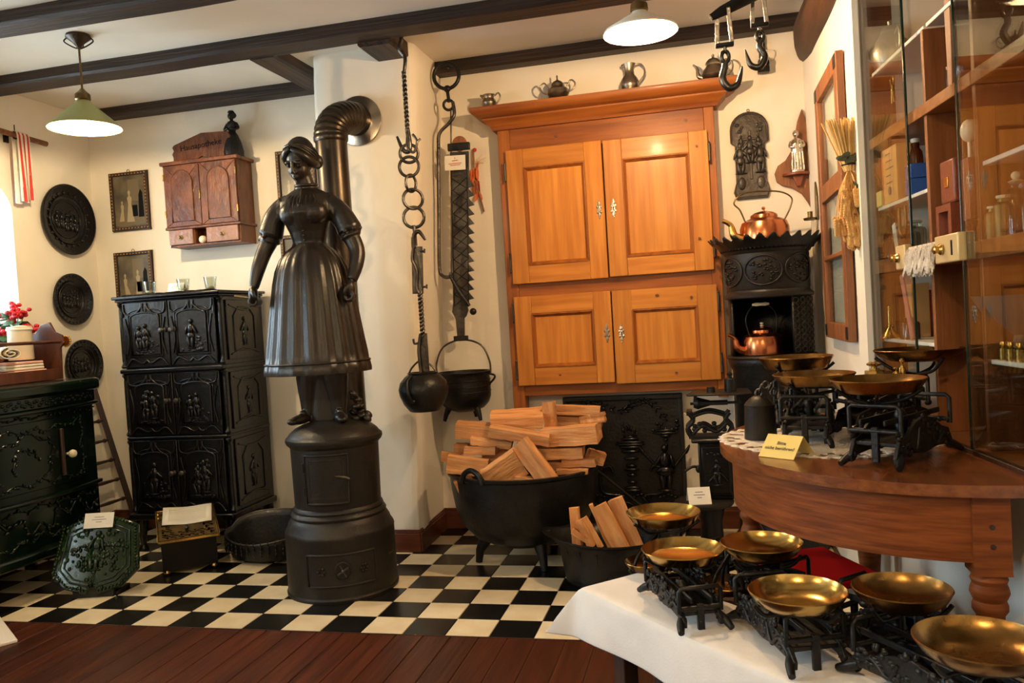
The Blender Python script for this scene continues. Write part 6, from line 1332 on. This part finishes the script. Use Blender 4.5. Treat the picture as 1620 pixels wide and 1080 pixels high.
# small weights in the pan
def brass_weight(px, py, zpan, r, h, label):
    p = aZ(px, py, zpan); t = thing('brass_weight', label, 'weight', p); MB().lathe([(0,0),(r,0),(r,h*.9),(r*.94,h),(r*.55,h*1.02),(r*.5,h*1.2),(0,h*1.2)], 8 if r > .015 else 20).build('body', 'brass', t); MB().lathe([(r*.28,h*1.15),(r*.28,h*1.4),(r*.75,h*1.55),(r*.78,h*1.72),(r*.4,h*1.9),(0,h*1.92)], 18).build('knob', 'brass', t)
brass_weight(1384,600,1.003,.026,.026,'faceted brass weight with round knob lying in a scale pan')
brass_weight(1418,598,1.003,.010,.016,'tiny brass weight beside the faceted one in the scale pan')
brass_weight(1428,597,1.003,.009,.028,'slim tall brass weight in the same pan as the faceted one')
p = aZ(1204,694,ZT+.001); t = thing('iron_weight', 'heavy dark cylindrical iron weight with chain ring on the doily', 'weight', p)
MB().lathe([(0,0),(.050,0),(.051,.004),(.046,.105),(.047,.110),(.042,.118),(.030,.130),(.018,.138),(0,.140)], 32).build('body', 'iron_stove', t)
for i, (c, rr) in enumerate((((0,0,.146),(0,0,0)),((.008,0,.162),(.3,0,1.2)),((.022,-.004,.172),(0,.6,.2)),((.036,-.004,.166),(.4,0,1.3)),((.045,-.006,.150),(0,.4,.3)))): b = MB(); ring(b, c, .012, .004, rr, .8); b.build('chain_link', 'iron_bright', t)
card('notice_card', 'yellow folded card asking visitors not to touch', (1.236,-.655,ZT+.0015), R(-38), .112, .078, .75, 'paper_yellow', text=('Bitte','nicht berühren!'))
# ------------------------------------------------------------------ low table under the white cloth
ZCL = .42; c0 = aZ(917,929,ZCL); c1 = aZ(1015,903,ZCL); ux = Vector((.683,-.730,0)); uy = Vector((.730,.683,0)); dpt = .245; lng = 1.25
t = thing('display_bench', 'low dark wooden display bench under the white cloth', 'bench', (c0.x, c0.y, 0), math.atan2(ux.y, ux.x))
MB().bx(.012,lng,.012,dpt-.012,ZCL-.032,ZCL-.005).build('bench_top', 'dark_wood', t, bevel=.003)
for x in (.14, lng-.10):
    for y in (.05, dpt-.05): MB().bx(x-.025,x+.025,y-.025,y+.025,0,ZCL-.03).build('leg', 'dark_wood', t, bevel=.003)
MB().bx(.14,lng-.10,dpt-.065,dpt-.045,.06,ZCL-.04).build('back_board', 'dark_wood', t, bevel=.002)
t = thing('white_tablecloth', 'white cloth draped over the low display bench', 'tablecloth', (c0.x, c0.y, ZCL), math.atan2(ux.y, ux.x))
vs = []; fs = []; nu = 70; nv = 26; over = .145
def prof(v, L):   # cloth across a bench of width L: distance along cloth -> (pos, drop)
    r = .012
    if v < 0: e = -v; return (-.004-.010*min(1,e/.1), -e)
    if v > L: e = v-L; return (L+.004+.010*min(1,e/.1), -e)
    return (v, 0)
for j in range(nv+1):
    v = -over+(dpt+2*over)*j/nv
    for i in range(nu+1):
        u_ = -over+(lng+over)*i/nu; x, dx = prof(u_, 9); y, dy = prof(v, dpt)
        if dx < 0 and dy < 0:     # hanging corner gathers outward into a fold
            e = max(-dx,-dy); k = min(-dx,-dy); drop = -e; x -= .55*k; y += (-.55*k if v < 0 else .55*k)
        else: drop = dx+dy
        wv = .010*math.sin(u_*14+1)*min(1,-dy/.12) if dy < 0 else 0; wx = .008*math.sin(v*22)*min(1,-dx/.12) if dx < 0 else 0
        vs.append((x-wx, y-wv*(1 if v < 0 else -1), drop+.0015*noise.noise(Vector((x*6,y*6,0)))+.001))
for j in range(nv):
    for i in range(nu): a = j*(nu+1)+i; fs.append((a,a+1,a+nu+2,a+nu+1))
o = MB()._add(vs, fs).build('cloth', 'cloth', t, smooth=60); sm = o.modifiers.new('s','SOLIDIFY'); sm.thickness = .002; sm.offset = 1; sb = o.modifiers.new('sub','SUBSURF'); sb.levels = 1; sb.render_levels = 1
zc = ZCL+.004
scale('ornate iron scale with flat brass pan at the end of the white cloth', (.965,-.815), zc, -68, .155, .150, [(1080,868,.112,.026,'brass',True,0.0)], bw=.048, ornate=2.0)
scale('tall-legged iron scale with deep shiny brass pan on the white cloth', (1.215,-1.02), zc, -70, .165, .180, [(1261,934,.104,.040,'brass',False,0.0)], ornate=2.2)
scale('iron scale with dull copper-coloured pan at the far end of the white cloth', (1.475,-1.285), zc, -58, .180, .180, [(1553,1012,.115,.042,'brass_dark',False,0.0)], ornate=2.2)
# bench behind, carrying further scales
t = thing('rear_bench', 'narrow dark bench standing behind the cloth-covered one', 'bench', (c0.x+uy.x*(dpt+.03), c0.y+uy.y*(dpt+.03), 0), math.atan2(ux.y, ux.x))
MB().bx(-.04,.885,.02,.205,.345,.372).build('bench_top', 'dark_wood', t, bevel=.003)
for x in (.10, .78):
    for y in (.06,.165): MB().bx(x-.02,x+.02,y-.02,y+.02,0,.347).build('leg', 'dark_wood', t, bevel=.003)
scale('iron scale with pale flat brass pan closest to the oval basin', (.982,-.402), .374, -47, .115, .205, [(1049,810,.116,.030,'brass',True,(0.0,.592)), (1024,888,.070,.020,'brass_dark',True,(0.0,.445))], bw=.042)
scale('iron scale with round-bottomed golden pan between the white cloth and the oak table', (1.198,-.636), .374, -47, .120, .225, [(1204,858,.106,.042,'brass',False,(0.0,.600)), (1150,922,.075,.020,'brass_dark',True,(0.0,.445))], bw=.045)
scale('iron scale with dark hammered bowl-shaped pan near the turned table leg', (1.464,-.920), .374, -47, .120, .225, [(1426,930,.101,.042,'brass_dark',False,(0.0,.600))], bw=.045)
# red-topped stool below the oak table
t = thing('red_stool', 'wooden stool with bright red seat under the oak table', 'stool', (1.365,-.275,0), R(-66)); sw2, sd2 = .17, .135
MB().bx(-sw2,sw2,-sd2,sd2,.355,.385).build('seat', 'red_cover', t, bevel=.008)
for x in (-1,1):
    for y in (-1,1): MB().tube([(x*(sw2-.03),y*(sd2-.03),.356),(x*(sw2-.01),y*(sd2-.01),0)], [.020,.016], 10).build('leg', 'red_wood', t)
# ------------------------------------------------------------------ glazed showcase in the right wall
t = thing('glazed_showcase', 'built-in wooden showcase with sliding glass doors and shelves', 'showcase', (GO.x, GO.y, 0), GTH)
LX = 1.95; DPS = .36; Z0, Z1 = .812, 2.48
def gb(x0,x1,y0,y1,z0,z1,m,nm,par=None,bevel=.002): return MB().bx(x0,x1,y0,y1,z0,z1).build(nm,m,par or t,bevel=bevel)
gb(0,LX,DPS,DPS+.02,Z0,Z1,'case_wood','back_panel'); gb(0,LX,.012,DPS,Z0-.018,Z0,'case_wood_h','bottom_board'); gb(0,LX,.0,DPS,Z1-.02,Z1+.015,'white_paint','top_board')
gb(-.004,.012,.012,DPS,Z0,Z1-.02,'case_wood','end_panel'); gb(LX-.012,LX,.012,DPS,Z0,Z1-.02,'case_wood','end_panel')
gb(.525,.545,.030,DPS,Z0,2.02,'case_wood','divider'); gb(.862,.882,.030,DPS,Z0,2.02,'case_wood','divider'); gb(1.45,1.47,.030,DPS,Z0,2.02,'case_wood','divider')
gb(.012,LX-.012,.022,DPS,1.765,1.800,'case_wood_h','main_shelf'); gb(.012,LX-.012,.022,DPS,1.315,1.362,'case_wood_h','main_shelf')
for x0, x1, z in ((.02,.525,2.036),(.02,.525,1.553),(.02,.525,1.080),(.882,1.45,1.565),(.882,1.45,1.052),(.545,.862,2.036)):
    s_ = gb(x0,x1,.040,DPS-.02,z-.012,z,'white_paint','shelf')
gb(.44,.447,.004,.012,Z0,Z1-.02,'glass_edge','far_pane_edge')
gb(.002,.440,.005,.011,Z0,Z1-.02,'glass','sliding_pane',bevel=0)
gb(.846,1.40,-.004,.002,Z0,Z1-.02,'glass','sliding_pane',bevel=0); gb(.840,.846,-.004,.002,Z0,Z1-.02,'glass_edge','near_pane_edge')
gb(1.41,LX-.01,.005,.011,Z0,Z1-.02,'glass','sliding_pane',bevel=0)
gb(0,LX,-.006,.014,Z0-.018,Z0,'dark_wood','bottom_track')
# door locks on the middle shelf edge with a lace strip between
for x0, x1, nm, lb in ((.37,.455,'door_lock','cream metal sliding-door lock on the far glass pane'),(.700,.86,'door_lock','cream metal sliding-door lock on the edge of the open glass pane')):
    k = thing(nm, lb, 'lock', gw(x0,-.006,1.352), GTH, 'showcase locks')
    MB().bx(0,x1-x0,-.014,.010,-.038,.038).build('lock_case','cream_metal',k,bevel=.004)
    MB().at(((x1-x0)*.35,-.014,0),(PI/2,0,0)).lathe([(.014,0),(.016,.006),(.010,.012),(.012,.022),(.006,.026),(0,.026)], 14).build('cylinder','brass',k)
    if x1-x0 > .12: MB().box((.12,-.0148,.0),(.008,.002,.040)).build('slot','iron',k)
k = thing('lace_strip', 'cream lace strip hanging from the shelf edge between the two locks', 'lace', gw(.47,-.004,1.372), GTH); rng = random.Random(18)
b = MB(); vs = []; fs = []
for i in range(41):
    x = .22*i/40
    for j in range(6): vs.append((x, -.006-.010*math.sin(i*1.1)*(j/5)-.003*j, .006-.085*(j/5)*(.75+.35*abs(math.sin(i*.9)))))
for i in range(40):
    for j in range(5):
        if (i*3+j*2) % 7 == 0: continue
        fs.append((i*6+j, i*6+j+1, i*6+7+j, i*6+6+j))
o = b._add(vs, fs).build('lace', 'doily', k); sm = o.modifiers.new('s','SOLIDIFY'); sm.thickness = .003
b = MB()
for i in range(60): x = rng.uniform(0,.22); b.tube(bez([(x,-.012,0),(x+rng.uniform(-.01,.01),-.022,-.03),(x+rng.uniform(-.015,.015),-.016,-.07-rng.uniform(0,.02))],4), .0022, 5)
stuff(b.build('fringe', 'doily', k))
# contents: x may be given as a photo pixel (px, py); its place along the shelf follows from the depth y behind the glass
def gx(px, py, y):
    d = _ray(px, py); q = GO-GN*y; X = CAM+d*((q-CAM).dot(GN)/d.dot(GN)); return min(max((X-GO).dot(GU), .05), LX-.06)
def put(name, label, cat, x, y, z, group='things kept in the showcase'):
    if isinstance(x, tuple): x = gx(x[0], x[1], y)
    return thing(name, label, cat, gw(x, y, z), GTH, group)
def jar(x, y, z, r, h, label, m='glass_jar', cap='glass_jar', neck=.55, cat='jar', capball=False, fill=None):
    k = put('glass_jar' if cat == 'jar' else 'bottle', label, cat, x, y, z)
    MB().lathe([(0,0),(r,0),(r,h*.70),(r*.9,h*.78),(r*neck,h*.84),(r*neck,h*.93),(r*(neck+.12),h*.94)], 24).build('body', m, k)
    if fill: MB().lathe([(0,.003),(r*.93,.003),(r*.93,h*.45),(0,h*.45)], 20).build('contents', fill, k)
    if capball: b = MB(); b.lathe([(r*neck*.9,h*.92),(r*neck*1.3,h*.96),(r*.3,h*.99)], 16); b.ball((0,0,h*1.06), r*.42, 12, 8); b.build('stopper', cap, k)
    else: MB().lathe([(r*(neck+.1),h*.93),(r*(neck+.14),h*.97),(r*(neck+.1),h*1.0),(0,h*1.0)], 18).build('cap', cap, k)
    return k
def carton(x, y, z, w, d, h, m, label, name='carton', stripe=None, lines=0, rz=0):
    k = put(name, label, 'box', x, y, z); k.rotation_euler = (0,0,GTH+rz)
    o = MB().bx(-w/2,w/2,-d/2,d/2,0,h).build('carton', m, k, bevel=.002)
    if stripe: MB().bx(-w/2+.008,-w/2+.014,-d/2-.0008,-d/2,0.002,h-.002).build('stripe', stripe, o, smooth=0)
    if lines:
        b = MB()
        for i in range(lines): b.bx(-w*.2,w*(.1+.1*(i % 3)),-d/2-.0006,-d/2,h*(.88-.13*i),h*(.90-.13*i))
        if lines > 3: b.at((0,-d/2-.0006,h*.22),(PI/2,0,0)); b.lathe([(w*.07,0),(w*.10,0),(w*.10,.0006),(w*.07,.0006)], 18)
        stuff(b.build('print', 'print', o, smooth=0))
    return k
carton((1420,300),.066,1.5535,.155,.05,.190,'paper_kraft','upright kraft-coloured carton with red stripe on the white shelf',stripe='red_paint',lines=5)
carton((1392,300),.055,1.5535,.055,.04,.055,'paper_yellow','small yellow carton in front of the striped one')
carton((1449,285),.060,1.5535,.055,.05,.050,'blue_paint','blue carton at the bottom of the pair by the divider',lines=2); carton((1449,265),.060,1.6045,.052,.05,.045,'blue_paint','blue carton on top of the pair by the divider',lines=2)
jar((1449,245),.105,1.5535,.022,.20,'dark amber bottle with white cap behind the blue cartons','amber','white_paint',cat='bottle')
jar((1396,270),.11,1.5535,.026,.16,'slim clear bottle behind the kraft carton')
for i, (x, y, r, h, lb) in enumerate((((1396,395),.085,.040,.085,'wide clear jar closest to the end of the middle shelf'),((1413,385),.13,.040,.115,'clear round jar behind the white tag on the middle shelf'),((1430,385),.085,.036,.110,'clear jar with faceted lid by the white tag'),((1449,380),.10,.034,.120,'clear jar standing against the divider on the middle shelf'))): jar(x, y, 1.3625, r, h, lb)
k = put('price_tag','white tag leaning between the glass jars','card',(1418,395),.062,1.3625); MB().box((0,0,.062),(.035,.001,.125),(.0,R(-16),0)).build('tag','paper',k,smooth=0)
k = put('brass_ring_handle','curved brass handle hanging above the glass jars','handle',(1428,345),.07,1.50); b = MB(); b.tube(bez([(-.03,0,.035),(-.03,0,-.04),(0,0,-.065),(.03,0,-.04),(.03,0,.035)],6), .006, 8); b.build('handle','brass_old',k)
# bottom bay
k = put('red_tin','red rectangular tin in the lowest compartment','tin',(1410,500),.150,1.0805); MB().bx(-.05,.05,-.03,.03,0,.15).build('tin','red_paint',k,bevel=.004); MB().bx(-.051,.051,-.031,.031,.15,.165).build('lid','red_paint',k,bevel=.003)
k = put('pink_strip','long pink strip leaning in the lowest compartment','strip',(1437,525),.062,1.0805); MB().box((0,0,.112),(.032,.006,.235),(0,R(-20),0)).build('strip','pink',k,bevel=.001)
jar((1424,525),.088,1.0805,.030,.060,'low clear bottle behind the pink strip'); jar((1440,525),.075,1.0805,.032,.075,'dark flask beside the divider in the lowest compartment','amber','brass',cat='bottle')
k = put('brass_funnel','small brass funnel with long stem in the lowest compartment','funnel',(1408,525),.050,1.0805); MB().lathe([(.038,0),(.036,.004),(.006,.040),(.004,.115),(.003,.115)], 20).build('cone','brass',k)
carton((1452,510),.135,1.0805,.075,.06,.19,'paper_kraft','tall brown carton by the divider in the lowest compartment')
# upper bays
k0 = put('coffee_pot','pewter coffee pot on the top white shelf','coffee pot',(1402,95),.10,2.0365); MB().lathe([(0,0),(.055,0),(.06,.02),(.068,.05),(.06,.09),(.035,.125),(.032,.135)], 24).build('body','pewter',k0); MB().lathe([(.034,.134),(.026,.15),(.006,.158),(.008,.17),(0,.176)], 18).build('lid','pewter',k0); MB().tube(bez([(-.06,0,.04),(-.095,0,.06),(-.11,0,.11)],6), .010, 8).build('spout','pewter',k0); MB().tube(bez([(.05,0,.11),(.095,0,.12),(.10,0,.06),(.062,0,.04)],6), .006, 8).build('handle','pewter',k0)
k0 = put('pewter_cup','small pewter cup beside the coffee pot on the top white shelf','cup',(1374,100),.10,2.0365); MB().lathe([(0,0),(.030,0),(.020,.02),(.022,.035),(.038,.06),(.042,.09),(.038,.09),(.02,.04),(0,.035)], 22).build('bowl','pewter',k0); MB().tube(bez([(.038,0,.08),(.065,0,.075),(.055,0,.04),(.028,0,.04)],5), .004, 8).build('handle','pewter',k0)
k0 = put('key_bunch','brass keys hanging on a hook in the upper compartment','keys',(1412,145),.055,1.965); b = MB(); ring(b,(0,0,0),.016,.003,(0,0,0)); b.build('key_ring','brass',k0)
for q in (-1,1): b = MB(); b.tube([(q*.004,0,-.015),(q*.010,0,-.075)], .0035, 6); b.box((q*.010+.008,0,-.068),(.014,.003,.012)); b.build('key','brass',k0)
k0 = put('coffee_mill','black iron coffee mill with brass hopper on the top shelf','coffee mill',.66,.16,2.0365); MB().bx(-.06,.06,-.06,.06,0,.10).build('body','iron',k0,bevel=.005); MB().lathe([(.030,.10),(.035,.11),(.070,.175),(.072,.18),(.066,.18),(.03,.115)], 22).build('hopper','brass_old',k0); MB().tube([(0,0,.10),(0,0,.20),(.075,-.05,.205)], .005, 8).build('crank','iron_bright',k0); MB().ball((.075,-.05,.222), (.012,.012,.018)).build('crank_knob','dark_wood',k0)
k0 = put('wooden_paddle','narrow wooden paddle leaning in the open middle compartment','paddle',(1503,60),.05,1.8005); MB().prism([(-.014,0),(.014,0),(.018,.10),(.022,.26),(.014,.30),(-.014,.30),(-.020,.26),(-.016,.10)], -.006, .006).build('paddle','frame_wood',k0,bevel=.002)
jar((1507,108),.07,1.8005,.020,.10,'small clear vial beside the wooden paddle')
k0 = put('egg_stand','white egg on a small stand in the middle compartment','egg',(1533,215),.06,1.61); k0.scale = (.78,.78,.78); MB().ball((0,0,.075),(.028,.028,.040),18,12).build('egg','ivory',k0); MB().bx(-.008,.008,-.004,.004,-.02,.04).build('stand','ivory',k0,bevel=.002); MB().bx(-.03,.03,-.02,.09,-.235,-.02).build('stand_block','leather',k0,bevel=.003)
k0 = put('leather_case','brown leather case leaning in the open middle compartment','case',(1510,300),.07,1.49); MB().bx(-.05,.05,-.02,.02,0,.125).build('case','leather',k0,bevel=.006); MB().bx(-.012,.012,-.023,-.02,.045,.075).build('clasp','gold',k0,bevel=.001)
k0 = put('red_framed_box','reddish box with little picture window below the leather case','box',(1510,350),.07,1.3625); MB().bx(-.055,.055,-.005,.03,0,.125).bx(-.055,-.035,-.03,-.005,0,.125).bx(.035,.055,-.03,-.005,0,.125).bx(-.035,.035,-.03,-.005,0,.03).bx(-.035,.035,-.03,-.005,.105,.125).build('box','leather',k0,smooth=0); MB().box((.006,-.008,.066),(.045,.001,.055),(0,R(6),0)).build('picture','paper',k0,smooth=0); MB().ball((.008,-.009,.066),(.008,.0008,.008)).build('print','red_paint',k0)
for i, (x, r, h, m, lb, cb) in enumerate((((1560,350),.022,.055,'brass_old','squat dark bottle next to the second divider',False),((1571,345),.020,.085,'brass_old','small bottle with pale stopper, second from the divider',False),((1588,340),.024,.105,'brass_old','larger brown bottle with pale stopper, third from the divider',False),((1609,335),.024,.135,'glass_jar','tall clear bottle with ball stopper, fourth from the divider',True),(1.30,.024,.10,'glass_jar','clear bottle furthest from the divider on the middle shelf',False))):
    jar(x,.058,1.3625,r,h,lb,m,'ivory',cat='bottle',capball=cb)
k0 = put('stone_bowl','grey stone bowl standing in the lower near compartment','bowl',(1612,520),.12,1.0525); MB().lathe([(0,0),(.04,0),(.035,.02),(.03,.06),(.07,.10),(.105,.16),(.108,.165),(.10,.165),(.06,.105),(0,.09)], 28).build('bowl','stone_bowl',k0)
for i, x in enumerate(((1588,560),(1600,560),(1614,560))): k0 = put('brass_weight',('small brass weight standing alone before the stone bowl','small brass weight between two others before the stone bowl','small brass weight at the near end of the row before the stone bowl')[i],'weight',x,.055,1.0525); MB().lathe([(0,0),(.012,0),(.012,.030),(.005,.034),(.010,.040),(.008,.047),(0,.048)], 16).build('body','brass',k0)
k0 = put('tin_lamp','brass oil lamp on the main shelf behind the near glass','lamp',1.12,.15,1.8005); MB().lathe([(0,0),(.05,0),(.052,.01),(.02,.03),(.018,.06),(.045,.09),(.05,.12),(.03,.145),(.015,.15),(.015,.165)], 24).build('font','brass_old',k0); MB().lathe([(.022,.165),(.030,.20),(.018,.26),(.018,.30)], 20, cap=False).build('chimney','glass_jar',k0)
